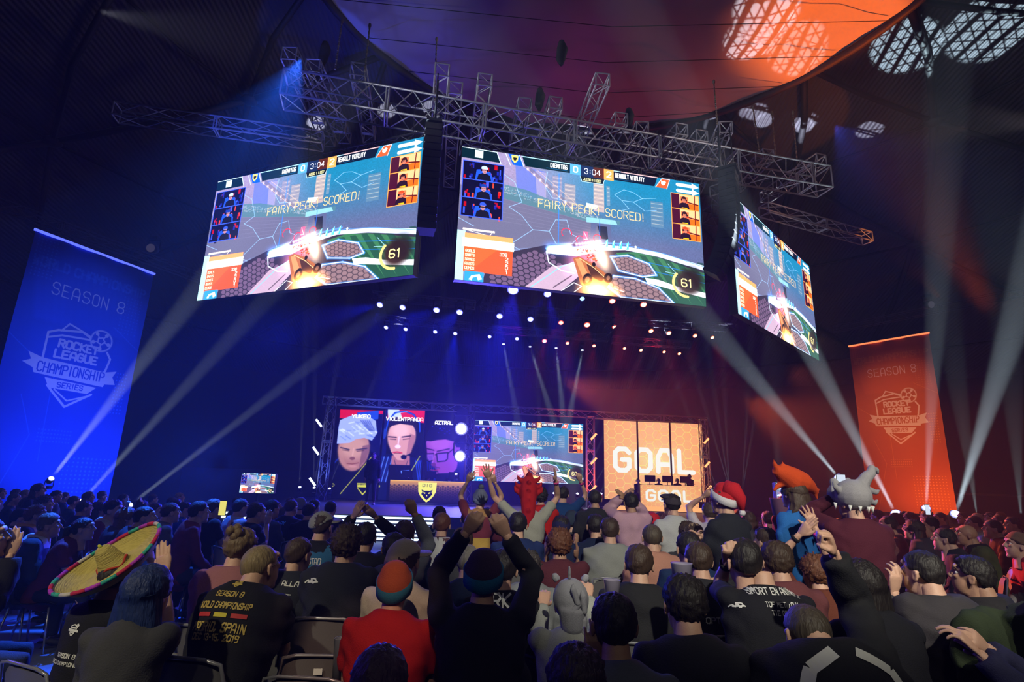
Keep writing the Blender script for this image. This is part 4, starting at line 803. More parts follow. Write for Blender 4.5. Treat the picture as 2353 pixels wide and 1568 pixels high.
# towers with tubes
tw_m = mat('tower_aluminium', (.5, .5, .55), .4, .6)
def tower(px, pyt, pyb, Y, label, rad=.028):
    p = aty(px, pyb, Y); top = aty(px, pyt, Y).z; e = empty('truss_tower', (p.x, Y, DECK), 0, label, 'truss', 'stage truss towers')
    link('frame', truss_mesh((0, 0, 0), (0, 0, top - DECK), .4, .4, rad, .55), tw_m, e); bm = bmesh.new(); add_box(bm, (0, 0, .02), (.8, .8, .04)); link('base_plate', bm, blk, e); return p.x
T1 = tower(735, 912, 1170, 30, 'blue-lit truss tower left of the portrait panels'); T2 = tower(1357, 958, 1172, 31, 'red-lit truss tower right of the centre stage screen'); T3 = tower(1626, 965, 1172, 33.5, 'dark truss tower at the right edge of the orange wall'); T4 = tower(1072, 945, 1160, 31.5, 'truss tower with two big blinders right of the portrait panels')
truss(aty(742, 920, 30.6), aty(1080, 940, 33), .4, .4, 'blue-lit truss over the left stage panels', m=tw_m, r=.028)
truss(aty(1080, 938, 33), aty(1622, 968, 35.6), .4, .4, 'red-lit truss over the centre and orange walls', m=tw_m, r=.028)
spot('tower_light', (T1 + .5, 28.2, 1), (T1, 30, 4), (.1, .2, 1), 260, 70, .6, .05); spot('tower_light', (T2, 28.6, 1), (T2, 31, 3.5), (1, .08, .03), 420, 70, .6, .05); spot('tower_light', (T3 - .6, 31.5, 1), (T3, 33.5, 3.5), (1, .12, .03), 200, 60, .6, .05)
spot('tower_light', (-8, 28, 1), (-5.5, 32, 6.4), (.08, .15, 1), 700, 70, .6, .05); spot('tower_light', (3, 29.5, 1), (6, 34.5, 6.6), (1, .08, .04), 900, 80, .6, .05)
tb = emitter('tube_white_blue', (.72, .80, 1), 3.0, True); to = emitter('tube_orange', (1, .30, .10), 2.6, True)
def light_tube(px, py, Y, ang, L, m, label):
    c = aty(px, py, Y); d = Vector((math.cos(ang), 0, math.sin(ang))); e = empty('light_tube', c, 0, label, 'tube light', 'slanted tube lights on the towers')
    bm = bmesh.new(); tube(bm, [-d * L / 2, d * L / 2], .055, 8); link('tube', bm, m, e)
    for s in (-1, 1): bm = bmesh.new(); tube(bm, [d * L / 2 * s, d * (L / 2 + .05) * s], .06, 8); link('end_cap', bm, blk, e)
    bm = bmesh.new(); tube(bm, [(0, .05, 0), (0, .25, 0)], .02, 5); link('bracket', bm, blk, e)
for i, (x, y) in enumerate(((733, 973), (726, 1037), (718, 1108))): light_tube(x, y, 29.6, -.85, .5, tb, '%s bluish white tube light slanting on the left tower' % ('upper', 'middle', 'lower')[i])
for i, (x, y) in enumerate(((1364, 1004), (1364, 1060), (1363, 1124))): light_tube(x, y, 30.6, .82, .45, to, '%s orange tube light slanting on the tower beside the orange wall' % ('upper', 'middle', 'lower')[i])
for i, (x, y) in enumerate(((1623, 1014), (1625, 1068), (1629, 1123))): light_tube(x, y, 33.1, .82, .42, to, '%s orange tube light slanting on the right edge of the orange wall' % ('upper', 'middle', 'lower')[i])
# ------------------------------------------------------------------ moving heads and washes
def lens_mat(c, s): return emitter('lens_%02x%02x%02x_%d' % (tuple(int(v * 255) for v in c) + (int(s),)), c, s)
hm = mat('fixture_black', (.02, .02, .024), .45)
def fixture(p, d, rad, col, s, label, cat='stage light', group='stage lights', floor=False, name='moving_head_light'):
    d = Vector(d).normalized(); e = empty(name, p, 0, label, cat, group); x, y = frame(d); o = Vector((0, 0, 0))
    bm = bmesh.new(); tube(bm, [o - d * rad * 2.6, o - d * rad * 2.2, o - d * rad * .8, o - d * .01], [rad * .5, rad * .95, rad * 1.15, rad * 1.12], 14); link('head', bm, hm, e)
    bm = bmesh.new(); vs = [bm.verts.new(o + (x * math.cos(t * math.pi / 8) + y * math.sin(t * math.pi / 8)) * rad) for t in range(16)]; f = bm.faces.new(vs)
    c = bm.verts.new(o + d * rad * .25)
    bmesh.ops.delete(bm, geom=[f], context='FACES_ONLY')
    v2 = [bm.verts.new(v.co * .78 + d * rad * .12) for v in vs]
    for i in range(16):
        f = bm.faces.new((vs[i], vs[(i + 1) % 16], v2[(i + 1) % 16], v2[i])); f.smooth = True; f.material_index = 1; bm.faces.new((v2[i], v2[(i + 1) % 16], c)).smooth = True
    link('lens', bm, [lens_mat(col, s), lens_mat((col[0] * .35, col[1] * .35, 1) if col[2] > .9 else (1, col[1] * .3, col[2] * .2), 1.4) if s > 4 else lens_mat(col, s)], e)  # coloured outer ring imitates the glow round the hot lens centre
    v = Vector((0, 0, -1 if floor else 1)); bm = bmesh.new(); side = d.cross(v); side = side.normalized() if side.length > .05 else Vector((1, 0, 0)); c0 = o - d * rad * 1.3
    for q in (-1, 1): tube(bm, [c0 + side * rad * 1.3 * q, c0 + side * rad * 1.35 * q + v * rad * 2.2], rad * .16, 5)
    tube(bm, [c0 - side * rad * 1.4 + v * rad * 2.2, c0 + side * rad * 1.4 + v * rad * 2.2], rad * .2, 5); add_box(bm, c0 + v * rad * 2.6, (rad * 1.8, rad * 1.8, rad * .8)); link('yoke', bm, hm, e)
    return e
BW = (.45, .50, 1); RW = (1, .30, .22); OW = (1, .50, .25)
over = [(873, 701, .17, BW, 9), (925, 707, .17, BW, 9), (1003, 713, .18, BW, 9), (1056, 718, .18, BW, 9), (887, 753, .13, BW, 9), (932, 757, .13, BW, 9), (1000, 763, .13, BW, 9), (1046, 767, .13, BW, 9), (1179, 666, .28, BW, 16), (1258, 676, .19, BW, 10), (1148, 727, .18, BW, 10), (1219, 734, .17, BW, 9),
        (1338, 687, .12, (.25, .45, 1), 5), (1125, 774, .12, BW, 9), (1188, 779, .12, BW, 9), (1289, 742, .15, RW, 7), (1349, 747, .18, RW, 9), (1412, 752, .15, RW, 7), (1407, 692, .17, RW, 9), (1479, 700, .18, RW, 10), (1251, 784, .15, (1, .3, .45), 8), (1304, 789, .12, RW, 7), (1365, 795, .12, RW, 7),
        (1496, 761, .15, OW, 9), (1537, 766, .15, OW, 9), (1597, 772, .14, OW, 9), (1637, 776, .12, OW, 8), (1435, 801, .11, OW, 8), (1473, 805, .12, OW, 8), (1526, 809, .11, OW, 8), (1561, 813, .12, OW, 8), (1157, 791, .09, (.8, .9, 1), 12), (1218, 797, .09, (.8, .9, 1), 12), (1278, 800, .09, (.8, .9, 1), 12), (1338, 805, .10, (.8, .9, 1), 14)]
lr = random.Random(12)
for i, (x, y, r, c, s) in enumerate(over):
    Y = 26 + (y - 740) * .055; p = aty(x, y, Y); d = Vector((-(x - 1200) * -.0004, -.62, -.78))
    if i >= 31: d = Vector((0, -.2, -1))
    side = ('left of the blue beams' if x < 1080 else 'under the middle screen' if x < 1300 else 'on the red side' if x < 1440 else 'over the orange wall')
    if i < 31: spot('lamp_glow', p + Vector((0, -.12, -.12)), p + Vector((lr.uniform(-1.1, .9), lr.uniform(-1, .2), -1.3)), BLUE if c[2] > .9 else (1, .01, .12) if c[1] < .4 else (1, .03, .008), (4200 if c[2] > .9 else 1500) * r / .15, 34, .7, .06)
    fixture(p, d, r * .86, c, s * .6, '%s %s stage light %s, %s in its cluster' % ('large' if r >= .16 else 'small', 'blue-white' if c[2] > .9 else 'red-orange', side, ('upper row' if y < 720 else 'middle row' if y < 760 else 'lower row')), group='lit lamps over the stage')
# the hanging trusses that carry them
for (a, b_, Y, lab) in (((850, 690), (1090, 712), 25.2, 'dark lamp truss over the left of the stage, front'), ((860, 742), (1080, 762), 27, 'dark lamp truss over the left of the stage, rear'), ((1105, 715), (1440, 745), 26.2, 'dark lamp truss over the middle of the stage, front'), ((1100, 765), (1400, 788), 28, 'dark lamp truss over the middle of the stage, rear'),
                        ((1460, 750), (1700, 765), 26.8, 'dark lamp truss over the right of the stage, front'), ((1410, 792), (1590, 804), 29, 'dark lamp truss over the right of the stage, rear'), ((1140, 655), (1110, 720), 24.5, 'short slanted truss under the middle screen, left'), ((1500, 685), (1400, 770), 24.5, 'short slanted truss under the middle screen, right')):
    truss(aty(a[0], a[1], Y) + Vector((0, .35, .35)), aty(b_[0], b_[1], Y) + Vector((0, .35, .35)), .35, .35, lab, m=alud, r=.025)
# light of the overhead rigs in the haze
for x, y, tx, ty, c, pw, an in ((873, 701, -12, 4, BLUE, 900, 16), (1003, 713, -7, 4, BLUE, 1000, 14), (1056, 718, -4, 5, BLUE, 800, 14), (932, 757, -7, 27, BLUE, 900, 42), (1046, 767, -3.5, 27, BLUE, 1000, 42), (1148, 727, -.5, 24, (.01, .02, 1), 900, 34), (1219, 734, 1.5, 30, (.015, .015, 1), 700, 24), (1179, 666, -.6, 12, (.02, .02, 1), 1500, 22), (1258, 676, 2.4, 14, (.02, .015, 1), 700, 16),
                                (1251, 784, 1.9, 29, (.8, .01, .3), 420, 12), (1289, 742, 3, 29, (.9, .005, .06), 420, 34), (1349, 747, 4.5, 29, RED, 460, 38), (1412, 752, 6, 27, RED, 520, 40), (1407, 692, 6, 20, RED, 420, 22), (1479, 700, 8.5, 20, RED, 520, 24), (1537, 766, 8.5, 28, RED, 420, 44), (1637, 776, 12.5, 27, (1, .02, .012), 420, 44)):
    Y = 26 + (y - 740) * .055; spot('rig_spot', aty(x, y, Y - .12), (tx, ty, 0), c, pw * 3.6 * RIG * (1.1 if c[2] > .9 else .30), an, .8, .08)
for (x, y), (a, b_), pw in (((1157, 792), (1182, 925), 90), ((1218, 799), (1262, 935), 150), ((1278, 802), (1292, 935), 170), ((1338, 808), (1312, 940), 190)):
    p = aty(x, y, 28.6); q = aty(a, b_, 29.4); spot('beam_spot', p, p + (q - p) * 3, COOL, pw * 900, 6.5, .3, .06)
# big floor movers beside the banners
movers = [((118, 1100), 19.5, (430, 700), 15.5, 2900, 4.2, 'floor moving light in front of the blue banner, leftmost', 4), ((188, 1152), 17.5, (600, 700), 15.5, 2100, 4.2, 'floor moving light at the foot of the blue banner', 4), ((300, 1160), 18.5, (850, 735), 17, 2700, 3.4, 'floor moving light right of the blue banner', 5),
          ((1927, 1098), 23, (1700, 830), 17.5, 3600, 4.4, 'floor moving light left of the orange banner', 10), ((2058, 1180), 22, (1868, 820), 18, 5400, 5, 'blazing floor moving light in front of the orange banner', 14), ((2128, 1168), 25, (2152, 700), 19, 3600, 4.6, 'floor moving light before the middle of the orange banner', 12), ((2196, 1182), 21, (2345, 700), 14, 5200, 5, 'blazing floor moving light right of the orange banner', 14)]
for a, Y, b_, Y2, pw, an, lab, s in movers:
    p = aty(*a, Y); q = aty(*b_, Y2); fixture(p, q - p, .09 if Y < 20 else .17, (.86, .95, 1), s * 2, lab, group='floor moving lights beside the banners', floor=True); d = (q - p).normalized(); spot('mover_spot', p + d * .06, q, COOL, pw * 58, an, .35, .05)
spot('mover_spot', (30, 26, 9), aty(2150, 430, 18), COOL, 9000, 16, .9, .05)
# pin beams standing behind the crowd
pins = [(689, 1120, [(-.02, .9)], 'b'), (722, 1121, [(.12, .9), (-.05, .9)], 'b'), (757, 1123, [(.30, .8)], 'b'), (1048, 1090, [(-.1, .9)], 'b'), (1245, 1132, [(-.06, .9)], 'r'), (1273, 1134, [(.06, .9)], 'r'), (1327, 1135, [(.20, .8), (.36, .8)], 'r'), (1356, 1135, [(.45, .8)], 'r'), (1381, 1135, [(.30, .8), (.5, .7)], 'r'), (1650, 1138, [(-.32, .8)], 'r'), (1674, 1126, [(-.14, .9), (-.26, .85), (-.04, .9)], 'r'), (1704, 1136, [(.06, .9), (.15, .85)], 'r')]
for x, y, ds, side in pins:
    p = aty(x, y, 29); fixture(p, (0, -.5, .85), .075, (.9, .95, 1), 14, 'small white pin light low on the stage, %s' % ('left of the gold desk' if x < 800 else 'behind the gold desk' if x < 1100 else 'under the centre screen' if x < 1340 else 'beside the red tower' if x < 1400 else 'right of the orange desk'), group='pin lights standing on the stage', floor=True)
    for dx, dz in ds: spot('pin_spot', p + Vector((0, -.1, .1)), p + Vector((dx * 10, -1.5, dz * 10)), (.75, .82, 1), 62000, 3.0, .4, .02)
# blinders on the tower beside the portrait panels
for (x, y, r, lab) in ((1060, 986, .34, 'upper dazzling blue-white blinder beside the portrait panels'), (1057, 1049, .30, 'lower dazzling blue-white blinder beside the portrait panels')):
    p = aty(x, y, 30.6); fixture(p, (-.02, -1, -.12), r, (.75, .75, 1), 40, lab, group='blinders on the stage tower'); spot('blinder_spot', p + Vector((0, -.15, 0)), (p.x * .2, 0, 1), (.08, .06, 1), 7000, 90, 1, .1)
# small screens among the crowd
def stand_screen(px, py, Y, w_, h_, label, u=(0, 1)):
    c = aty(px, py, Y); e = led('television', c, 0, w_, h_, SCR, label, 'television', depth=.06, u=u); bm = bmesh.new()
    tube(bm, [(0, .08, -h_ / 2), (0, .08, -c.z + .03)], .035, 8); add_box(bm, (0, .08, -c.z + .02), (.7, .5, .04)); link('stand', bm, blk, e)
stand_screen(592, 1111, 17, .98, .55, 'television on a stand showing the game left of the stage')
stand_screen(1795, 1131, 14, .26, .42, 'narrow upright screen showing the game right of the stage', (.3, .75))
# unlit lamps near the banners; a faint glow is added to their grey lenses
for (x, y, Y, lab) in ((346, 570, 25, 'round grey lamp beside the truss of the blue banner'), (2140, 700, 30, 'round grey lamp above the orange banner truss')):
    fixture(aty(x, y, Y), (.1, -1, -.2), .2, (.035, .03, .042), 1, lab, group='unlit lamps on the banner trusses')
# exit sign
c = aty(1835, 1099, 33); bm = bmesh.new(); add_box(bm, c, (.62, .06, .45)); tag(link('wall_sign', bm, mat('sign_dim', (.06, .08, .03), .6, emit=(.10, .12, .03), estr=.5)), 'dim greenish sign on the dark wall right of the stage', 'sign')
# ------------------------------------------------------------------ people: shared head, hair, hat and hand shapes
def baked(bm, voxel=None, smooth=0, it=2):
    me = bpy.data.meshes.new('tmp'); bm.to_mesh(me); bm.free(); o = bpy.data.objects.new('tmp', me); COL.objects.link(o)
    if voxel: md = o.modifiers.new('r', 'REMESH'); md.mode = 'VOXEL'; md.voxel_size = voxel
    if smooth: md = o.modifiers.new('s', 'SMOOTH'); md.factor = smooth; md.iterations = it
    dg = bpy.context.evaluated_depsgraph_get(); r = bpy.data.meshes.new_from_object(o.evaluated_get(dg)); bpy.data.objects.remove(o)
    r.polygons.foreach_set('use_smooth', [True] * len(r.polygons)); return r
def get_v(me):
    a = np.empty(len(me.vertices) * 3, np.float32); me.vertices.foreach_get('co', a); return a.reshape(-1, 3)
def set_v(me, a): me.vertices.foreach_set('co', a.astype(np.float32).ravel()); me.update()
skinm = mat('skin_light', (.62, .36, .26), .55, bump=.12, bscale=120, vary=.07); skin2 = mat('skin_tan', (.42, .23, .15), .55, bump=.12, bscale=120, vary=.07)
eyew = mat('eye_white', (.7, .68, .66), .3); pupil = mat('eye_dark', (.03, .02, .02), .25); browm = mat('brow_hair', (.05, .03, .02), .8)
def make_head():
    bm = bmesh.new()
    ellipsoid(bm, (0, -.012, .032), (.074, .094, .083), u=20, v=14); ellipsoid(bm, (0, .028, -.030), (.058, .062, .085), u=18, v=12)
    ellipsoid(bm, (0, .02, -.075), (.048, .052, .035), u=16, v=10); ellipsoid(bm, (0, .066, -.098), (.020, .018, .018)); ellipsoid(bm, (0, .074, .052), (.050, .018, .018))
    tube(bm, [(0, .078, .035), (0, .093, .012), (0, .104, -.008), (0, .100, -.018)], [.009, .011, .014, .010], 8); ellipsoid(bm, (.012, .090, -.016), (.009, .012, .008)); ellipsoid(bm, (-.012, .090, -.016), (.009, .012, .008))
    ellipsoid(bm, (0, .083, -.047), (.024, .010, .007)); ellipsoid(bm, (0, .080, -.060), (.020, .011, .007))
    for s in (-1, 1):
        ellipsoid(bm, (s * .036, .066, .0), (.020, .018, .016)); ellipsoid(bm, (s * .078, -.012, .0), (.009, .020, .032), Matrix.Rotation(s * .25, 4, 'Z'), 12, 8); ellipsoid(bm, (s * .082, -.019, .012), (.008, .012, .018), Matrix.Rotation(s * .5, 4, 'Z'), 10, 6)
    tube(bm, [(0, -.016, -.03), (0, -.028, -.09), (0, -.036, -.15), (0, -.045, -.20)], [.050, .050, .053, .062], 14)
    me = baked(bm, .0062, .5, 3); v = get_v(me)
    for s in (-1, 1):
        d = np.sqrt(((v[:, 0] - s * .031) / .017) ** 2 + ((v[:, 2] - .018) / .011) ** 2); m = (v[:, 1] > .04) & (d < 2); v[m, 1] -= .013 * np.exp(-d[m] ** 2)
        d = np.sqrt(((v[:, 0] - s * .080) / .02) ** 2 + ((v[:, 1] + .008) / .009) ** 2 + ((v[:, 2] - .002) / .014) ** 2); m = d < 2; v[m, 0] -= s * .006 * np.exp(-d[m] ** 2)
    set_v(me, v); bm = bmesh.new(); bm.from_mesh(me)
    for s in (-1, 1):
        ellipsoid(bm, (s * .031, .0645, .017), (.012, .012, .010), u=10, v=6, mi=1); ellipsoid(bm, (s * .031, .0725, .017), (.005, .005, .005), u=8, v=5, mi=2)
        tube(bm, [(s * .014, .087, .036), (s * .031, .087, .042), (s * .05, .073, .036)], [.003, .0045, .002], 6, mi=3)
    me = bpy.data.meshes.new('head_shape'); bm.to_mesh(me); bm.free(); me.polygons.foreach_set('use_smooth', [True] * len(me.polygons)); return me
HEAD = make_head()
def make_hand(kind):
    """right hand, wrist at the origin, fingers along +Z, palm towards +Y, thumb on the -X side"""
    bm = bmesh.new(); tube(bm, [(0, 0, -.03), (0, 0, 0), (.0, .0, .03), (.002, .0, .07), (.002, 0, .088)], [.025, .026, .037, .043, .038], 12, flat=.42, up=(0, 1, 0))
    ellipsoid(bm, (-.022, .010, .035), (.018, .015, .03)); L = [.070, .078, .072, .056]; cur = {'open': .10, 'flat': .05, 'relax': .45, 'fist': 1.45}[kind]; sp = {'open': .16, 'flat': .025, 'relax': .06, 'fist': .0}[kind]
    for i in range(4):
        x = -.030 + i * .0205; z = .082 + (.004, .008, .005, -.006)[i]; a = (i - 1.5) * sp; p = Vector((x, 0, z)); pts = [p - Vector((0, 0, .02)), p]; b_ = 0
        for k, fr in enumerate((.45, .30, .25)):
            b_ += cur * (.75, 1.15, .8)[k] + (.05 * i if kind == 'relax' else 0); d = Vector((math.sin(a) * math.cos(b_), math.sin(b_), math.cos(b_) * math.cos(a))); p = p + d * L[i] * fr; pts.append(p.copy())
        r = .0092 - .0008 * abs(i - 1); tube(bm, pts + [pts[-1] + d * .005], [r, r * 1.05, r, r * .93, r * .8, r * .4], 8)
    if kind == 'fist': pts = [(-.026, .012, .02), (-.042, .026, .045), (-.036, .046, .062), (-.012, .052, .066)]
    elif kind == 'open': pts = [(-.022, .008, .02), (-.048, .016, .042), (-.068, .020, .064), (-.082, .022, .086)]
    elif kind == 'flat': pts = [(-.022, .008, .02), (-.043, .013, .046), (-.052, .014, .072), (-.054, .014, .094)]
    else: pts = [(-.022, .008, .02), (-.044, .022, .042), (-.052, .036, .066), (-.048, .046, .086)]
    tube(bm, pts, [.0145, .0125, .0105, .0075], 8)
    return baked(bm, .0052, .4, 1)
HANDS = {k: make_hand(k) for k in ('open', 'flat', 'relax', 'fist')}
def star(fn, u=44, v=30, c=(0, -.012, .028)):
    """closed shell around the skull; fn(direction) gives the distance from its centre"""
    bm = bmesh.new(); g = bmesh.ops.create_uvsphere(bm, u_segments=u, v_segments=v, radius=1)
    for x in bm.verts: d = x.co.normalized(); x.co = Vector(c) + d * fn(d)
    for f in bm.faces: f.smooth = True
    return bm
def skull_r(d, rx=.075, ry=.095, rz=.084): return 1 / math.sqrt((d.x / rx) ** 2 + (d.y / ry) ** 2 + (d.z / rz) ** 2)
def sst(a, b, x): t = min(1, max(0, (x - a) / (b - a))); return t * t * (3 - 2 * t)
def hairline(d, low=-.62, side=-.05, front=.42):
    az = math.atan2(abs(d.x), d.y)          # 0 front, pi back
    h = front + (side - front) * sst(.5, 1.15, az); h = h + (low - h) * sst(1.5, 2.25, az); return h
def hair_shell(th=.012, low=-.62, side=-.05, front=.42, freq=40, amp=.0035, top=0., seed=0., curl=0., sideth=1.):
    def fn(d):
        m = sst(-.10, .06, d.z - hairline(d, low, side, front)); ph = math.atan2(d.x, -d.y)
        n = math.sin(freq * ph + 7 * d.z + 3 * noise.noise(d * 3 + Vector((seed, 0, 0)))) * (1 - .6 * abs(d.z)) * amp + noise.noise(d * 9 + Vector((0, seed, 0))) * amp * 1.6
        if curl: n += (abs(noise.noise(d * 14 + Vector((seed, 2, 0)))) - .15) * curl
        t = th * (sideth + (1 - sideth) * sst(-.1, .6, d.z)) + top * sst(.2, .9, d.z)
        return skull_r(d) * .86 + m * (skull_r(d) * .14 + t + n)
    return fn
def drape(bm, L, w0=.085, w1=.13, seed=0, amp=.006, front=.02):
    n = 30; rows = 14; g = []
    for j in range(rows + 1):
        t = j / rows; z = .03 - t * L; w_ = w0 + (w1 - w0) * t ** .8; y0 = -.06 - .045 * math.sin(min(1, t * 1.3) * 1.6); row = []
        for i in range(n):
            a = i / n * 2 * math.pi; am = amp * (1 + t) * math.sin(i * 4.1 + 5 * noise.noise(Vector((i * .5, t * 2.5, seed))))
            x = math.cos(a) * (w_ + am); y = y0 + math.sin(a) * (.055 - .02 * t + am * .5) + (front if math.sin(a) > 0 and abs(math.cos(a)) > .6 else 0)
            row.append(bm.verts.new((x, y, z - (.02 * abs(math.sin(i * 2.3 + seed)) if j == rows else 0))))
        g.append(row)
    for a, b in zip(g, g[1:]):
        for i in range(n): f = bm.faces.new((a[i], a[(i + 1) % n], b[(i + 1) % n], b[i])); f.smooth = True
    bm.faces.new(g[0]); bm.faces.new(g[-1][::-1])
def mesh_of(bm, name):
    me = bpy.data.meshes.new(name); bm.normal_update(); bm.to_mesh(me); bm.free(); me.polygons.foreach_set('use_smooth', [True] * len(me.polygons)); return me
HAIR = {}
HAIR['short'] = mesh_of(star(hair_shell(.009, top=.006, seed=1, sideth=.5)), 'hair_short'); HAIR['crop'] = mesh_of(star(hair_shell(.0045, amp=.0015, freq=70, seed=2)), 'hair_crop')
HAIR['messy'] = mesh_of(star(hair_shell(.012, top=.008, amp=.006, freq=26, seed=3, sideth=.7)), 'hair_messy'); HAIR['curly'] = mesh_of(star(hair_shell(.016, low=-.7, amp=.004, curl=.040, seed=4), 60, 40), 'hair_curly')
HAIR['quiff'] = mesh_of(star(hair_shell(.010, top=.026, amp=.005, freq=30, seed=5, sideth=.35)), 'hair_quiff'); HAIR['thin'] = mesh_of(star(hair_shell(.003, low=-.66, side=0, front=.74, amp=.001, freq=60, seed=6)), 'hair_thin')
for key, L, w1 in (('long', .36, .125), ('bob', .17, .11), ('verylong', .46, .14)):
    b1 = star(hair_shell(.017, low=-.8, side=-.45, front=.5, amp=.004, freq=34, seed=7)); drape(b1, L, .084, w1, seed=L * 9); HAIR[key] = mesh_of(b1, 'hair_' + key)
b1 = star(hair_shell(.012, low=-.7, amp=.005, freq=36, seed=8)); 
for q in range(5): a = q * 1.256; ellipsoid(b1, (.022 * math.cos(a), -.075 + .016 * math.sin(a * 2), .105 + .022 * math.sin(a)), (.028, .026, .030), u=10, v=7)
HAIR['bun'] = mesh_of(b1, 'hair_bun')
b1 = star(hair_shell(.012, low=-.7, amp=.005, freq=36, seed=9)); tube(b1, [(0, -.09, .05), (0, -.14, .03), (0, -.155, -.05), (0, -.14, -.15), (0, -.13, -.22)], [.022, .032, .034, .026, .006], 10); HAIR['ponytail'] = mesh_of(b1, 'hair_tail')
def hat_shell(th, low, front, side=None, amp=0., lump=0., freq=60):
    side = front if side is None else side
    def fn(d):
        m = sst(-.03, .03, d.z - (front + (low - front) * sst(.6, 2.3, math.atan2(abs(d.x), d.y)))); n = amp * math.sin(freq * math.atan2(d.x, -d.y))
        return skull_r(d) * .84 + m * (skull_r(d) * .16 + th + n + lump * sst(.55, 1, d.z))
    return fn
HATS = {}
b1 = star(hat_shell(.017, -.35, .30, amp=.0012, lump=.016, freq=44)); HATS['beanie'] = mesh_of(b1, 'hat_beanie')
def cuff(bm, th=.022, z0=-.03, z1=.03, tilt=.28, mi=0, rx=.083, ry=.104):
    n = 36; g = []
    for z, t in ((z0, 0), (z0 + .004, th * .4), (z1, th * .45), (z1 + .004, 0)):
        g.append([bm.verts.new(((rx + t) * math.cos(k / n * 2 * math.pi), -.012 + (ry + t) * math.sin(k / n * 2 * math.pi), .028 + z + tilt * (ry) * math.sin(k / n * 2 * math.pi))) for k in range(n)])
    for a, b in zip(g, g[1:]):
        for k in range(n): f = bm.faces.new((a[k], a[(k + 1) % n], b[(k + 1) % n], b[k])); f.smooth = True; f.material_index = mi
b1 = bmesh.new(); cuff(b1); HATS['cuff'] = mesh_of(b1, 'hat_cuff')
def brim(bm, r=.07, w_=.072, droop=.012, z=.062, y=.078, mi=0):
    n = 14; top = []; bot = []
    for i in range(n + 1):
        t = i / n * math.pi; x = w_ * math.cos(t); yy = y + r * math.sin(t) ** .8 if math.sin(t) > 0 else y; zz = z - droop * (abs(x) / w_) ** 2 - .010 * (yy - y) / r
        top.append(bm.verts.new((x, yy, zz + .002))); bot.append(bm.verts.new((x, yy, zz - .002)))
    bm.faces.new(top).material_index = mi; bm.faces.new(bot[::-1]).material_index = mi
    for i in range(n): bm.faces.new((top[i], bot[i], bot[i + 1], top[i + 1])).material_index = mi
b1 = star(hat_shell(.011, -.22, .36, lump=.004)); brim(b1); ellipsoid(b1, (0, -.012, .128), (.007, .007, .004)); HATS['cap'] = mesh_of(b1, 'hat_cap')
b1 = star(hat_shell(.014, -.05, .32, lump=-.012)); ellipsoid(b1, (0, .03, .085), (.10, .115, .030), u=18, v=8); brim(b1, .05, .07, .01, .055, .08); HATS['flatcap'] = mesh_of(b1, 'hat_flat')
b1 = star(hat_shell(.014, -.1, .34, lump=.03)); tube(b1, [(0, -.03, .10), (.02, -.09, .10), (.045, -.14, .04), (.05, -.155, -.04)], [.075, .07, .045, .018], 12); HATS['santa'] = mesh_of(b1, 'hat_santa')
# ------------------------------------------------------------------ one person
PEND = []       # (object, post function), finished together by finish_people()
def pending(name, bm, mats, parent, voxel, smooth=.5, it=3, post=None):
    o = link(name, bm, mats, parent); md = o.modifiers.new('r', 'REMESH'); md.mode = 'VOXEL'; md.voxel_size = voxel; md.use_smooth_shade = True
    if smooth: md = o.modifiers.new('s', 'SMOOTH'); md.factor = smooth; md.iterations = it
    PEND.append((o, post)); return o
def finish_people():
    global PEND
    dg = bpy.context.evaluated_depsgraph_get(); res = [(o, bpy.data.meshes.new_from_object(o.evaluated_get(dg)), post) for o, post in PEND]
    for o, me, post in res:
        mats = list(o.data.materials); o.modifiers.clear(); o.data = me
        me.materials.clear()
        for m in mats: me.materials.append(m)
        if post: post(o)
        o.data.polygons.foreach_set('use_smooth', [True] * len(o.data.polygons))
    PEND = []
def ik(S, W, L1, L2, pole):
    d = W - S; L = min(d.length, (L1 + L2) * .995); W = S + d.normalized() * L; d = (W - S).normalized(); a = (L1 * L1 - L2 * L2 + L * L) / (2 * L); h = math.sqrt(max(0, L1 * L1 - a * a))
    p = pole - d * pole.dot(d); p = p.normalized() if p.length > 1e-4 else Vector((0, 0, -1)); return S + d * a + p * h, W
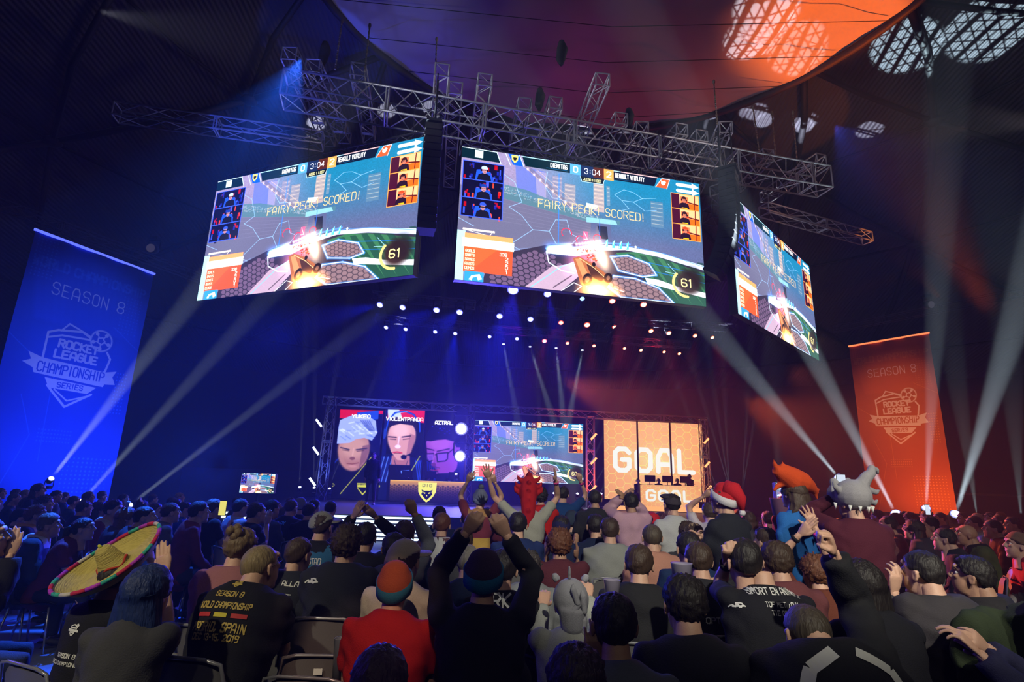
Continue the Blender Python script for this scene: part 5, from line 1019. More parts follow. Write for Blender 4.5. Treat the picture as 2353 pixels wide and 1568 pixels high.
def person(loc, s=1.0, face=0, pose='sit', lean=.06, head=(0, .15, 0), hair='short', hairc=(.05, .03, .02), top=(.02, .02, .025), sleeve='long', style='tee', trousers=(.02, .025, .04), skin=None, L='lap', R='lap',
           hands=('relax', 'relax'), fat=1.0, hat=None, hatc=(.1, .1, .1), label='', group=None, fine=False, world=None, collar=None, glasses=False, lower=None, prints=None, wrist=None, sink=.0, legs=True, palm=None, hood=None):
    """loc = feet or seat point on the floor; face in degrees clockwise from the stage direction"""
    skin = skin or skinm; hz_ = {'sit': .52, 'stand': .93}[pose]; rz = math.radians(-face); sl, cl = math.sin(lean), math.cos(lean)
    T = lambda x, y, z: Vector((x, y * cl + z * sl, hz_ - y * sl + z * cl)) * s       # torso frame, z up from the pelvis
    tv = lambda v: v * s
    inv = Matrix.Rotation(-rz, 4, 'Z')
    vox = .016 if fine else .024
    # targets
    defs = {'lap': (.11, .34, .10), 'knee': (.16, .42, .04), 'clap': (.035, .30, .36), 'chin': (.05, .20, .50), 'clapup': (.04, .20, .72), 'up': (.28, -.0, .98), 'side': (.24, .02, -.10), 'cross': (-.06, .22, .30), 'phone': (.10, .34, .52)}
    arms = []
    for sd, tg in ((-1, L), (1, R)):
        up_ = False
        if isinstance(tg, str): v = defs[tg]; Wt = T(sd * v[0], v[1], v[2]); up_ = v[2] > .6
        else: Wt = inv @ (Vector(tg) - Vector(loc)); up_ = Wt.z > T(0, 0, .44).z
        S = T(sd * .168 * fat ** .5, -.005, .480 + (.035 if up_ else 0)); pole = Vector((sd * .45, .8, -.1)) if Wt.z > T(0, 0, .72).z else Vector((sd * .1, .2, -1)) if up_ else Vector((sd * .55, -.45, -.75))
        E_, Wt = ik(S, Wt, .295 * s, .265 * s, pole); arms.append((sd, S, E_, Wt, up_))
    # body skin: core, neck, arms, legs
    hc = T(head[2], .026 + sink * .5, .690 - sink); bm = bmesh.new()
    tube(bm, [T(0, 0, .0), T(0, 0, .2), T(0, 0, .40), T(0, -.005, .50), T(0, -.008, .57), T(0, .0, .64)], [.11 * s, .10 * s, .11 * s, .09 * s, .055 * s, .05 * s], 12)
    for sd, S, E_, Wt, up_ in arms:
        d = (Wt - E_).normalized(); tube(bm, [T(sd * .10, 0, .44), S, S.lerp(E_, .35), S.lerp(E_, .8), E_, E_.lerp(Wt, .3), E_.lerp(Wt, .75), Wt + d * .01], [v * s for v in (.05, .048, .046, .038, .036, .039, .028, .024)], 10)
    K = []
    for sd in (-1, 1):
        hip = Vector((sd * .09, 0, hz_)) * s
        if pose == 'sit': kn = Vector((sd * .13, .43, .50)) * s; an = Vector((sd * .13, .40 + .03 * sd, .09)) * s
        else: kn = Vector((sd * .10, .03, .50)) * s; an = Vector((sd * .12, -.02, .09)) * s
        K.append((sd, hip, kn, an)); tube(bm, [hip, hip.lerp(kn, .5), kn, kn.lerp(an, .35), an], [v * s for v in (.07, .06, .048, .05, .036)], 8)
    hd = Matrix.Translation(hc) @ Matrix.Rotation(-math.radians(head[0]), 4, 'Z') @ Matrix.Rotation(head[1] - lean * .0, 4, 'X') @ Matrix.Scale(s * 1.0, 4)
    def post_body(o):
        b2 = bmesh.new(); b2.from_mesh(o.data)
        def add(me, M, off=0):
            n0 = len(b2.verts); f0 = len(b2.faces); b2.from_mesh(me); b2.verts.ensure_lookup_table(); b2.faces.ensure_lookup_table()
            for v in b2.verts[n0:]: v.co = M @ v.co
            return f0
        add(HEAD, hd)
        for (sd, S, E_, Wt, up_), hk in zip(arms, hands):
            z = (Wt - E_).normalized(); tgt = palm if palm is not None else (Vector((-sd, .1, 0)) if (L in ('clap', 'chin', 'clapup') or hk == 'flat') else Vector((0, 1, 0)) if up_ else Vector((-sd * .3, 0, -1)))
            y = tgt - z * tgt.dot(z); y.normalize(); x = y.cross(z)
            M = basis(Wt, x, y, z) @ Matrix.Diagonal((s * (1 if sd > 0 else -1), s, s, 1))
            f0 = add(HANDS[hk], M)
            if sd < 0: bmesh.ops.reverse_faces(b2, faces=b2.faces[f0:])
        b2.to_mesh(o.data); b2.free()
    if pose != 'sit' or True:
        pass
    root = pending('person', bm, [skin, eyew, pupil, browm], None, .019 if fine else .026, .5, 2, post_body)
    root.location = loc; root.rotation_euler = (0, 0, rz); tag(root, label, 'person', group)
    if world is not None: world['body'] = root
    # upper garment
    thick = {'tee': .012, 'hoodie': .024, 'jacket': .032}[style]; bm = bmesh.new()
    prof = [(-.13, .150, .115, .01), (-.06, .160, .122, .006), (.05, .155, .116, .0), (.18, .150, .108, .0), (.32, .170, .118, .0), (.43, .182, .116, -.004), (.485, .172, .104, -.008), (.525, .144, .088, -.012), (.552, .104, .076, -.014), (.578, .066, .064, -.012)]
    n = 20; g = []
    for z, rx, ry, yo in prof:
        if z > .54 and style == 'tee': rx -= .008; ry -= .008
        rx = (rx * fat + thick); ry = (ry * fat ** 1.3 + thick); g.append([bm.verts.new(T(rx * math.cos(k / n * 2 * math.pi), yo + ry * math.sin(k / n * 2 * math.pi), z)) for k in range(n)])
    for a, b in zip(g, g[1:]):
        for k in range(n): bm.faces.new((a[k], a[(k + 1) % n], b[(k + 1) % n], b[k]))
    bm.faces.new(g[0][::-1]); bm.faces.new(g[-1])
    for sd, S, E_, Wt, up_ in arms:
        st_ = T(sd * .09, 0, .43); a = (.054 + thick) * s; e = (.045 + thick) * s; w_ = (.033 + thick * .8) * s
        if sleeve == 'short': pe = S.lerp(E_, .62); tube(bm, [st_, S, S.lerp(E_, .3), pe, pe + (pe - S).normalized() * .01], [a, a * .98, a * .93, a * .90, a * .88], 12)
        elif sleeve == 'none': pass
        else: tube(bm, [st_, S, S.lerp(E_, .45), E_, E_.lerp(Wt, .4), E_.lerp(Wt, .92)], [a, a, a * .86, e, e * .92, w_], 12)
        ellipsoid(bm, S, (.052 * s + thick, .054 * s + thick, .050 * s + thick), u=10, v=7)
    if style != 'tee' and hood is not False:
        for q in range(9):
            t = q / 8 * math.pi; r = .088; c = T(r * math.cos(t), -.015 - .085 * math.sin(t), .545 - .075 * math.sin(t)); ellipsoid(bm, c, (.036 * s, .036 * s, (.032 + .018 * math.sin(t)) * s), u=8, v=6)
        ellipsoid(bm, T(0, -.125, .43), (.055 * s, .026 * s, .06 * s))
    cs = [cloth(top)]
    if lower: cs.append(cloth(lower))
    if collar: cs.append(cloth(collar))
    sh = random.random() * 40
    def post_top(o):
        me = o.data; v = get_v(me); nn = np.empty(len(me.vertices) * 3, np.float32); me.vertices.foreach_get('normal', nn); nn = nn.reshape(-1, 3); X, Y, Z = v.T / s
        # hanging and pulled folds
        f = .0032 * np.sin(46 * Z + 9 * np.sin(7 * X + sh) + 4 * Y) * np.clip(1.3 - np.abs(Z - hz_ - .12) * 3, .1, 1) + .0030 * np.sin(62 * (X * .7 + Z) + sh) * (np.abs(X) > .15) + .0028 * np.sin(27 * X + 13 * Z + 3 * np.sin(9 * Z + sh))
        v += nn * (f * s * (1.4 if style != 'tee' else 1.1))[:, None]; set_v(me, v)
        if lower or collar:
            cen = np.empty(len(me.polygons) * 3, np.float32); me.polygons.foreach_get('center', cen); cen = cen.reshape(-1, 3) / s; mi = np.zeros(len(cen), np.int32); y_, z_ = cen[:, 1], cen[:, 2] - hz_; zz = z_ * cl + y_ * sl
            if lower: mi[zz < .24] = 1
            if collar: mi[(zz > .485) & (np.abs(cen[:, 0]) < .125)] = len(cs) - 1
            me.polygons.foreach_set('material_index', mi)
        if prints: add_prints(o, prints, T, s, root)
    tp = pending({'tee': 'shirt', 'hoodie': 'hoodie', 'jacket': 'jacket'}[style], bm, cs, root, vox, .5, 2 if fine else 1, post_top)
    # trousers and shoes
    if legs:
        bm = bmesh.new(); tube(bm, [T(0, 0, -.10), T(0, 0, 0), T(0, 0, .08)], [.115 * s * fat, .130 * s * fat, .115 * s * fat], 14, flat=.82, up=(0, 1, 0))
        for sd, hip, kn, an in K: tube(bm, [hip, hip.lerp(kn, .5), kn, kn.lerp(an, .4), an + Vector((0, 0, .02)) * s], [v * s * fat ** .5 for v in (.098, .088, .068, .066, .058)], 10)
        pending('trousers', bm, cloth(trousers), root, .03, .5, 1)
        for sd, hip, kn, an in K:
            bm = bmesh.new(); a = an - Vector((0, 0, .05)) * s; tube(bm, [a + Vector((0, -.05, .03)) * s, a + Vector((0, .0, .02)) * s, a + Vector((0, .09, -.005)) * s, a + Vector((0, .165, -.012)) * s, a + Vector((0, .185, -.014)) * s], [.03 * s, .045 * s, .042 * s, .036 * s, .012 * s], 10, flat=.8)
            add_box(bm, a + Vector((0, .065, -.033)) * s, (.085 * s, .27 * s, .022 * s), bev=.008); link('shoe', bm, mat('shoe_dark', (.03, .03, .035), .6), root)
    # hair and hats
    def on_head(name, me, m): o = link(name, me.copy() if False else me, None, root); o.matrix_local = hd; setm(o, m); return o
    if hair: on_head('hair', HAIR[hair], hairmat(hairc))
    if hat:
        if hat == 'bobble':
            h = on_head('hat', HATS['beanie'], cloth(hatc)); on_part('cuff', HATS['cuff'], cloth(tuple(c * 1.15 for c in hatc)), h); b2 = bmesh.new(); ellipsoid(b2, (.008, -.012, .165), (.036, .036, .034), u=14, v=10)
            for v in b2.verts: v.co += (v.co - Vector((.008, -.012, .165))) * .14 * noise.noise(v.co * 90)
            on_part('bobble', mesh_of(b2, 'bobble'), cloth(tuple(c * .7 for c in hatc)), h)
        elif hat == 'beanie2': h = on_head('hat', HATS['beanie'], cloth(hatc[0])); on_part('cuff', HATS['cuff'], cloth(hatc[1]), h)
        elif hat == 'santa': h = on_head('hat', HATS['santa'], cloth((.60, .02, .03))); on_part('fur_trim', HATS['cuff'], cloth((.75, .72, .78)), h); b2 = bmesh.new(); ellipsoid(b2, (.05, -.155, -.06), (.026, .026, .026)); on_part('pompom', mesh_of(b2, 'pompom'), cloth((.75, .72, .78)), h)
        elif hat == 'capback': h = on_head('hat', HATS['cap'], cloth(hatc)); h.matrix_local = hd @ Matrix.Rotation(math.radians(-60), 4, 'Z')
        elif callable(hat): hat(root, hd, s)
        else: on_head('hat', HATS[hat], cloth(hatc))
    if glasses:
        b2 = bmesh.new()
        for q in (-1, 1): tube(b2, [(q * .031 + .021 * math.cos(t * .6283), .088, .017 + .016 * math.sin(t * .6283)) for t in range(11)], .0022, 5, cap=False); tube(b2, [(q * .052, .084, .02), (q * .078, .02, .02), (q * .08, -.01, .012)], .002, 5)
        tube(b2, [(-.01, .089, .02), (.01, .089, .02)], .002, 5); o = link('glasses', b2, mat('glasses_frame', (.02, .02, .02), .3), root); o.matrix_local = hd
    if wrist:
        for (idx, col, wdt) in wrist:
            sd, S, E_, Wt, up_ = arms[idx]; d = (Wt - E_).normalized(); b2 = bmesh.new(); tube(b2, [Wt - d * (.035 + wdt) * s, Wt - d * .035 * s], .031 * s, 14); link('wristband', b2, cloth(col), root)
    return root
def setm(o, m):
    if not len(o.data.materials): o.data.materials.append(m)
    o.material_slots[0].link = 'OBJECT'; o.material_slots[0].material = m
def on_part(name, me, m, par): o = link(name, me, None, par); setm(o, m); return o
def hairmat(c): return mat('hair_%02x%02x%02x' % tuple(int(x * 255) for x in c), c, .58, bump=.9, bscale=38, spec=.5, vary=.45, stretch=(2.2, 2.2, .35))
def add_prints(o, prints, T, s, root):
    me = o.data; bvh = BVHTree.FromPolygons([v.co.copy() for v in me.vertices], [tuple(p.vertices) for p in me.polygons]); k = 0
    for (what, x, z, wd, ht, col, wt) in prints:
        z += .12
        bm = bmesh.new()
        if what.startswith('#'):
            nm, what = what[1:], None
            if nm == 'crest':
                st = [[(-.3, 0), (-.5, .9), (0, 1.1), (.5, .9), (.3, 0), (0, -.3), (-.3, 0)], [(-.8, .3), (.8, .3)], [(-.75, .45), (.75, .45)], [(-.35, .7), (.35, .7)], [(.2, 1.0), (.4, 1.25), (.6, 1.0), (.4, .85), (.2, 1.0)], [(-.4, .1), (.4, .1)]]
            elif nm == 'bar': st = [[(-1, 0), (1, 0)]]
            elif nm == 'arcl': st = [[(-.2, 1), (-.75, .7), (-1, .2), (-1, -.4), (-.7, -1)]]
            elif nm == 'arcr': st = [[(.2, 1), (.75, .7), (1, .2), (1.05, -.4), (1.1, -1)]]
            elif nm == 'diamond': st = [[(-.5, 0), (0, .9), (.5, 0), (0, -.9), (-.5, 0)]]
            elif nm == 'scribble': st = [[(-1, 0), (-.6, .5), (-.3, 0), (0, .6), (.3, -.1), (.7, .4), (1, .1)], [(-.6, .1), (.8, .2)], [(-.2, .7), (.4, .8), (.7, .6)]]
            for q in st:
                for (a, b), (c, d) in zip(q, q[1:]):
                    A, B = Vector((a * wd / 2, b * ht / 2, 0)), Vector((c * wd / 2, d * ht / 2, 0)); dr = (B - A).normalized(); nr = Vector((-dr.y, dr.x, 0)) * wt * .5; m_ = max(1, int((B - A).length / .02)); pv = None
                    for t in range(m_ + 1):
                        c_ = A.lerp(B, t / m_); pr = (bm.verts.new(c_ - nr), bm.verts.new(c_ + nr))
                        if pv: bm.faces.new((pv[0], pr[0], pr[1], pv[1]))
                        pv = pr
        else: text_mesh(bm, what, wd, ht, wt, sub=.02)
        for v in bm.verts:
            p = T(x + v.co.x, -.5, z + v.co.y); d = (T(0, 0, 0) - T(0, -1, 0)).normalized(); h = bvh.ray_cast(p, d)
            
            if h[0] is None: h = bvh.find_nearest(T(x + v.co.x, -.12, z + v.co.y))
            v.co = h[0] + (h[1] if h[1].dot(d) < 0 else -d) * .004 * s
        pr = link('print', bm, mat('print_%02x%02x%02x' % tuple(int(q * 255) for q in col), col, .7), o); k += 1
# ------------------------------------------------------------------ chairs
shell = mat('chair_shell', (.13, .125, .13), .42, bump=.1, bscale=200); chrome = mat('chair_steel', (.6, .6, .62), .25, .9)
def chair_meshes():
    bm = bmesh.new(); n = 12; prof = [(.21, .43), (.14, .455), (0, .445), (-.13, .45), (-.185, .49), (-.205, .58), (-.225, .72), (-.245, .84)]; g = []
    for i, (y, z) in enumerate(prof):
        w_ = (.20, .22, .225, .22, .21, .205, .215, .19)[i]; g.append([(w_ * (2 * k / n - 1), y + (.035 * (2 * k / n - 1) ** 2 if i > 3 else 0), z + (.02 * (2 * k / n - 1) ** 2 if i < 4 else 0) - (.05 * abs(2 * k / n - 1) ** 5 if i == 7 else 0)) for k in range(n + 1)])
    for off in (0, 1):
        V = [[bm.verts.new(Vector(p) + Vector((0, -.008, -.008)) * off) for p in r] for r in g]
        for a, b in zip(V, V[1:]):
            for k in range(n): f = bm.faces.new((a[k], a[k + 1], b[k + 1], b[k]) if off else (a[k + 1], a[k], b[k], b[k + 1])); f.smooth = True
    a = mesh_of(bm, 'chair_shell'); bm = bmesh.new(); tube(bm, [(-.2, -.20, .60), (-.213, -.222, .74), (-.19, -.243, .835), (-.12, -.25, .85), (.12, -.25, .85), (.19, -.243, .835), (.213, -.222, .74), (.2, -.20, .60)], .0085, 6); rim = mesh_of(bm, 'chair_rim')
    bm = bmesh.new(); tube(bm, [(-.19, .16, .42), (-.22, .2, 0)], .011, 7); lf = mesh_of(bm, 'chair_leg'); bm = bmesh.new(); tube(bm, [(-.19, -.16, .43), (-.22, -.24, 0)], .011, 7); lb = mesh_of(bm, 'chair_leg_back')
    return a, rim, lf, lb
CH = chair_meshes()
def chair(loc, rz, label, s=1.0):
    e = empty('chair', loc, rz, label, 'chair', 'plastic chairs of the audience'); e.scale = (s, s, s)
    o = link('seat_shell', CH[0], shell, e); r = link('back_rim', CH[1], mat('chair_rim', (.25, .25, .28), .25, .3), e)
    for m in (CH[2], CH[3]):
        for q in (0, 1): l = link('leg', m, chrome, e); l.scale = (-1 if q else 1, 1, 1)
    return e
# ------------------------------------------------------------------ novelty hats
def plush(bm, voxel=.012, it=3): return baked(bm, voxel, .5, it)
def put(root, hd, bm, name, m, parent=None, voxel=.009): me = plush(bm, voxel); o = link(name, me, m, parent or root); o.matrix_local = hd if parent is None else Matrix(); return o
def red_dragon(root, hd, s):
    bm = bmesh.new(); tube(bm, [(0, -.02, .02), (0, -.02, .12), (0, -.0, .22), (.012, .01, .30)], [.098, .096, .066, .022], 16); tube(bm, [(0, -.05, .10), (0, -.10, -.02), (0, -.13, -.14), (-.02, -.15, -.26), (-.06, -.16, -.36)], [.085, .085, .072, .05, .012], 14)
    for a, z, r in ((-1, .13, .10), (1, .13, .10), (-1, .20, .08), (1, .20, .08), (-1, .07, .11), (1, .07, .11)): tube(bm, [(a * r * .7, 0, z), (a * (r + .035), -.01, z + .035), (a * (r + .05), -.01, z + .075)], [.035, .022, .005], 8)
    for z, y in ((.27, -.03), (.18, -.09), (.09, -.13), (-.01, -.16), (-.11, -.19)): tube(bm, [(0, y + .04, z), (0, y - .01, z + .02), (0, y - .035, z + .05)], [.035, .022, .004], 8)
    for x in (-.03, .05): tube(bm, [(x, -.15, -.26), (x * 1.5, -.15, -.40)], [.035, .006], 8)
    put(root, hd, bm, 'hat', cloth((.42, .012, .015)))['label'] = 'red spiky dragon hood'
def grey_dragon(root, hd, s):
    g = cloth((.30, .29, .31)); bm = bmesh.new(); ellipsoid(bm, (0, -.02, .07), (.115, .135, .115)); tube(bm, [(0, .06, .08), (.01, .13, .06), (.02, .18, .06)], [.10, .085, .055], 14); ellipsoid(bm, (-.05, .10, .15), (.03, .03, .035)); ellipsoid(bm, (.06, .08, .155), (.03, .03, .035))
    tube(bm, [(.05, -.05, .15), (.09, -.06, .21), (.13, -.06, .24), (.15, -.05, .29)], [.05, .042, .034, .022], 10); tube(bm, [(.14, -.05, .27), (.19, -.05, .26), (.20, -.05, .23)], [.024, .022, .012], 8); tube(bm, [(.09, -.05, .12), (.17, -.06, .10), (.20, -.06, .12)], [.03, .02, .008], 8); tube(bm, [(.09, -.05, .05), (.16, -.05, .02), (.19, -.05, .05)], [.03, .02, .008], 8)
    tube(bm, [(-.09, 0, .09), (-.14, 0, .13), (-.15, 0, .18)], [.03, .02, .006], 8); h = put(root, hd, bm, 'hat', g); h['label'] = 'grey plush dragon hat'
    bm = bmesh.new()
    for q in range(11): a = -2.6 + q * .52; x, y = .112 * math.cos(a), -.02 + .125 * math.sin(a); c = Vector((x, y, -.005)); tube(bm, [c + Vector((0, 0, .012)), c - Vector((0, 0, .035))], [.014, .001], 5)
    o = link('felt_teeth', bm, cloth((.75, .75, .72)), h)
def orange_fish(root, hd, s):
    bm = bmesh.new(); tube(bm, [(-.19, .0, .19), (-.12, 0, .17), (-.02, -.01, .12), (.08, -.02, .10), (.17, -.02, .065), (.24, -.02, .02)], [.035, .075, .10, .085, .05, .018], 14); tube(bm, [(-.15, 0, .17), (-.20, 0, .24), (-.21, 0, .27)], [.03, .018, .004], 8); tube(bm, [(-.09, 0, .2), (-.12, 0, .26)], [.025, .004], 8)
    tube(bm, [(-.09, .0, .09), (-.15, .01, .06), (-.19, .01, .02)], [.03, .022, .01], 8); tube(bm, [(.2, -.02, .05), (.27, -.02, .05)], [.03, .005], 8); tube(bm, [(.2, -.02, .04), (.25, -.02, -.04)], [.028, .005], 8)
    put(root, hd, bm, 'hat', cloth((.62, .07, .012)))['label'] = 'orange plush dragon hat'
def silver_dragon(root, hd, s):
    g = cloth((.36, .36, .40)); bm = bmesh.new(); ellipsoid(bm, (0, -.015, .045), (.098, .118, .108)); tube(bm, [(0, -.09, .02), (0, -.11, -.07), (0, -.10, -.14)], [.075, .06, .02], 12); h = put(root, hd, bm, 'hat', g); h['label'] = 'silver plush dragon hood'
    for (a, b_, c_, r) in (((-.07, .02, .13), (-.085, .02, .15), (-.09, .02, .165), .022), ((.07, .02, .13), (.085, .02, .15), (.09, .02, .165), .022), ((-.01, -.02, .15), (-.012, -.03, .19), (-.014, -.04, .225), .010)): bm = bmesh.new(); tube(bm, [a, b_, c_], [r, r, r * .6], 8); put(root, hd, bm, 'horn', g, h, .006)
    for q, (x0, z0, x1, z1) in enumerate(((.0, .13, .025, .06), (.03, .06, -.02, .0), (.05, .10, .06, .02), (.02, .0, .045, -.06), (-.03, -.02, -.035, -.09), (.06, -.02, .055, -.08))):
        bm = bmesh.new(); y = -.125; tube(bm, [(x0, y + .02, z0 + .02), (x0, y, z0), (x1, y - .008, z1), (x1 - .006, y + .01, z1 - .022)], [.010, .018, .016, .003], 8); put(root, hd, bm, 'spine', g, h, .006)
    for k in range(6): bm = bmesh.new(); x = -.06 + k * .024; tube(bm, [(x, -.10, -.12), (x, -.11, -.165)], [.008, .001], 5); link('felt_tooth', bm, cloth((.75, .75, .72)), h)
def sombrero(root, hd, s):
    straw = mat('straw', (.50, .40, .10), .75, bump=.9, bscale=22, vary=.35, stretch=(1, 1, 9)); M = Matrix.Scale(.84, 4); bm = bmesh.new(); n = 48; g = []
    for r, z in ((.004, .215), (.035, .21), (.055, .185), (.07, .12), (.095, .06), (.13, .045), (.20, .04), (.27, .065), (.315, .115), (.325, .125), (.318, .112), (.27, .055), (.20, .030), (.11, .035)):
        g.append([bm.verts.new(M @ Vector((r * math.cos(k / n * 2 * math.pi), r * math.sin(k / n * 2 * math.pi), z + (.018 * math.sin(2 * k / n * 2 * math.pi) * max(0, r - .13) / .2)))) for k in range(n)])
    for a, b in zip(g, g[1:]):
        for k in range(n): f = bm.faces.new((a[k], a[(k + 1) % n], b[(k + 1) % n], b[k])); f.smooth = True
    nz = Vector((-.36, -.50, .79)).normalized(); nx = Vector((1, 0, 0)); nx = (nx - nz * nx.dot(nz)).normalized(); h = link('hat', bm, straw, root); h.matrix_local = Matrix.Translation(hd.translation) @ Matrix.Rotation(-root.rotation_euler.z, 4, 'Z') @ basis((0, 0, 0), nx, nz.cross(nx), nz) @ Matrix.Translation((0, .02, .035)); h['label'] = 'straw sombrero with coloured edge'
    bm = bmesh.new(); cs = [cloth((.55, .03, .08)), cloth((.45, .05, .5)), cloth((.05, .4, .3)), cloth((.6, .55, .5))]
    for k in range(24): a0, a1 = k / 24 * 2 * math.pi, (k + 1) / 24 * 2 * math.pi; f = lambda a, r, z: M @ Vector((r * math.cos(a), r * math.sin(a), z + .018 * math.sin(2 * a) * (r - .13) / .2)); tube(bm, [f(a0, .322, .123), f((a0 + a1) / 2, .322, .123), f(a1, .322, .123)], .011, 6, mi=k % 7 % 4)
    link('edge_braid', bm, cs, h); bm = bmesh.new(); tube(bm, [M @ Vector((.088 * math.cos(t * .2618), .088 * math.sin(t * .2618), .075 + .012 * math.sin(t * 1.05))) for t in range(25)], .006, 6); link('hat_cord', bm, cloth((.5, .05, .03)), h)
    bm = bmesh.new(); tube(bm, [M @ Vector((0, 0, .205)), M @ Vector((-.01, 0, .235))], [.012, .006], 6); link('tip_tassel', bm, cloth((.6, .6, .05)), h)
def bunny(root, hd, s):
    w_ = cloth((.7, .62, .68)); bm = bmesh.new(); tube(bm, [(.085 * math.cos(t * .2618), -.0, .03 + .105 * math.sin(t * .2618)) for t in range(13)], .008, 6); h = link('headband', bm, w_, root); h.matrix_local = hd; h['label'] = 'white bunny ear headband'
    for q, P in enumerate(([(-.03, 0, .13), (-.06, 0, .19), (-.03, 0, .22), (.01, 0, .235)], [(.03, 0, .13), (.05, 0, .17), (.10, 0, .19), (.15, 0, .185)])): bm = bmesh.new(); tube(bm, P, [.012, .022, .020, .006], 8, flat=.5); link('bunny_ear', bm, w_, h)
def cap_right(col, ang=-75, m=None):
    def f(root, hd, s): o = on_part('hat', HATS['cap'], cloth(col), root); o.matrix_local = hd @ Matrix.Rotation(math.radians(ang), 4, 'Z') @ Matrix.Diagonal((1.25, 1.0, 1.06, 1))
    return f
# ------------------------------------------------------------------ colours
BK = (.012, .012, .016); NV = (.012, .02, .06); DG = (.05, .05, .06); GY = (.20, .20, .22); LG = (.42, .42, .42); WH = (.68, .67, .62); MR = (.14, .02, .035); RD = (.50, .012, .012); BL = (.02, .10, .42); PK = (.55, .33, .42); BR = (.08, .03, .02)
hBR = (.05, .028, .016); hDK = (.014, .010, .009); hBL = (.24, .15, .06); hRD = (.12, .04, .015); hGR = (.22, .20, .18)
HB = {'sit': 1.21, 'stand': 1.62}; PLACED = []
def P(x, y, d, label, pose='sit', face=0, ch=True, cl=None, **k):
    if x < 480 and 5 < d < 9.4: d *= 1.2
    sk = k.setdefault('sink', .018); v = ray(x, y); hb = HB[pose] - sk; lo, hi = (.90, 1.12) if pose == 'sit' else (.80, 1.12); z = EYE + v.z * d / v.y; s = z / hb
    if s > hi or s < lo:
        s = min(hi, max(lo, s)); Y = (s * hb - EYE) / v.z * v.y if abs(v.z) > 1e-4 else d
        d = Y if d * .72 < Y < d * 1.45 else d * min(1.45, max(.72, Y / d)) if Y > 0 else d
        z = EYE + v.z * d / v.y; s = min(hi * 1.03, max(lo * .95, z / hb))
    base = d
    for dd in (0, .12, -.12, .25, -.25, .4, -.4, .55, -.55, .7, -.7, .9):
        d = base + dd; c = aty(x, y, d)
        if all(math.hypot(c.x - q[0], d - .1 - q[1]) > .47 for q in PLACED): break
    else: d = base
    z = EYE + v.z * d / v.y; s = min(hi * 1.03, max(lo * .95, z / hb))
    c = aty(x, y, d); lean = k.setdefault('lean', .15 if pose == 'sit' and d < 4.6 else .06); a = math.radians(face); off = .69 * math.sin(lean) * s
    hx = k.get('head', (0, 0, 0))[2] * s; loc = Vector((c.x - off * math.sin(a) - hx * math.cos(a), d - off * math.cos(a) + hx * math.sin(a), 0))
    if s * hb < z: loc.z = 0
    for q in 'LR':
        if isinstance(k.get(q), tuple): px, py, dd = k[q]; k[q] = aty(px, py, d + dd)
    PLACED.append((loc.x, loc.y, x, y, pose)); k.setdefault('fine', d < 4.6)
    for q in 'LR': k.setdefault(q, 'lap')
    o = person(loc, s=s, face=face, pose=pose, label=label, **k)
    if pose == 'sit' and ch: chair(loc + Vector((0, 0, 0)) - Vector((math.sin(a), math.cos(a), 0)) * .0, -a, cl or 'plastic chair under the ' + label.split(' person')[0][:60].strip() + ' person' if False else cl or 'chair under the ' + ' '.join(label.split()[:12]), s=s)
    return o
GOLD = (.50, .36, .08); WP = (.75, .75, .72)
# ------------------------------------------------------------------ nearest row
P(330, 1362, 2.75, 'person with long blue hair, dark grey top, one hand raised', face=8, hair='verylong', hairc=(.012, .03, .13), top=(.055, .055, .06), L='lap', R=(377, 1322, .28), sleeve='short', hands=('relax', 'flat'), palm=Vector((0, 1, .1)), fat=.86, wrist=[(1, (.1, .1, .15), .02), (1, (.5, .5, .5), .055)], head=(0, .2, 0))
P(262, 1330, 3.35, 'person in straw sombrero and black tee with white crest', face=25, hair='crop', hairc=hDK, top=BK, sleeve='short', hat=sombrero, prints=[('#crest', .02, .30, .10, .07, WP, .006), ('SEASON 8', .02, .20, .12, .018, WP, 1), ('WORLD CHAMPIONSHIP', .02, .165, .24, .016, WP, 1)], R=(345, 1285, .3), hands=('relax', 'flat'), head=(0, .05, 0))
P(596, 1283, 2.95, 'thickset balding blond person in black tee with gold lettering', face=10, hair='thin', hairc=(.26, .19, .09), top=BK, sleeve='short', fat=1.22, lean=.34, sink=.03, head=(16, .15, 0), R=(640, 1450, .35), glasses=True, prints=[('#crest', 0, .425, .06, .04, GOLD, .004), ('SEASON 8', 0, .385, .13, .022, GOLD, 1), ('WORLD CHAMPIONSHIP', 0, .335, .25, .025, GOLD, 1.1), ('#bar', -.085, .295, .07, .02, (.5, .03, .03), .018), ('#bar', 0, .295, .06, .02, (.6, .5, .03), .018), ('#bar', .085, .295, .07, .02, (.5, .03, .03), .018), ('MADRID, SPAIN', 0, .245, .25, .035, GOLD, 1.1), ('DEC 13-15, 2019', 0, .205, .22, .024, GOLD, 1.1)])
P(905, 1350, 3.2, 'person in plain red tee and rust beanie with blue cuff', top=(.45, .016, .014), sleeve='short', hat='beanie2', hatc=((.42, .09, .03), (.03, .16, .26)), hair='crop', hairc=hBR, fat=1.12, head=(0, .22, 0))
P(1110, 1330, 3.15, 'person in black sweater and teal beanie raising both fists', top=BK, hair='crop', hairc=hBR, hat='beanie2', hatc=((.05, .03, .06), (.015, .15, .30)), L=(1072, 1222, .12), R=(1163, 1228, .12), hands=('fist', 'fist'), head=(0, .1, 0), fat=1.05, wrist=[(1, (.8, .06, .35), .03)], prints=[('#scribble', 0, -.02, .12, .04, WP, .006)])
P(1312, 1392, 2.95, 'person in pale grey sweatshirt and silver dragon hood', top=(.40, .41, .38), hair='short', hairc=hDK, hat=silver_dragon, L=(1248, 1390, .45), R=(1352, 1370, .45), head=(0, .15, 0), fat=.98)
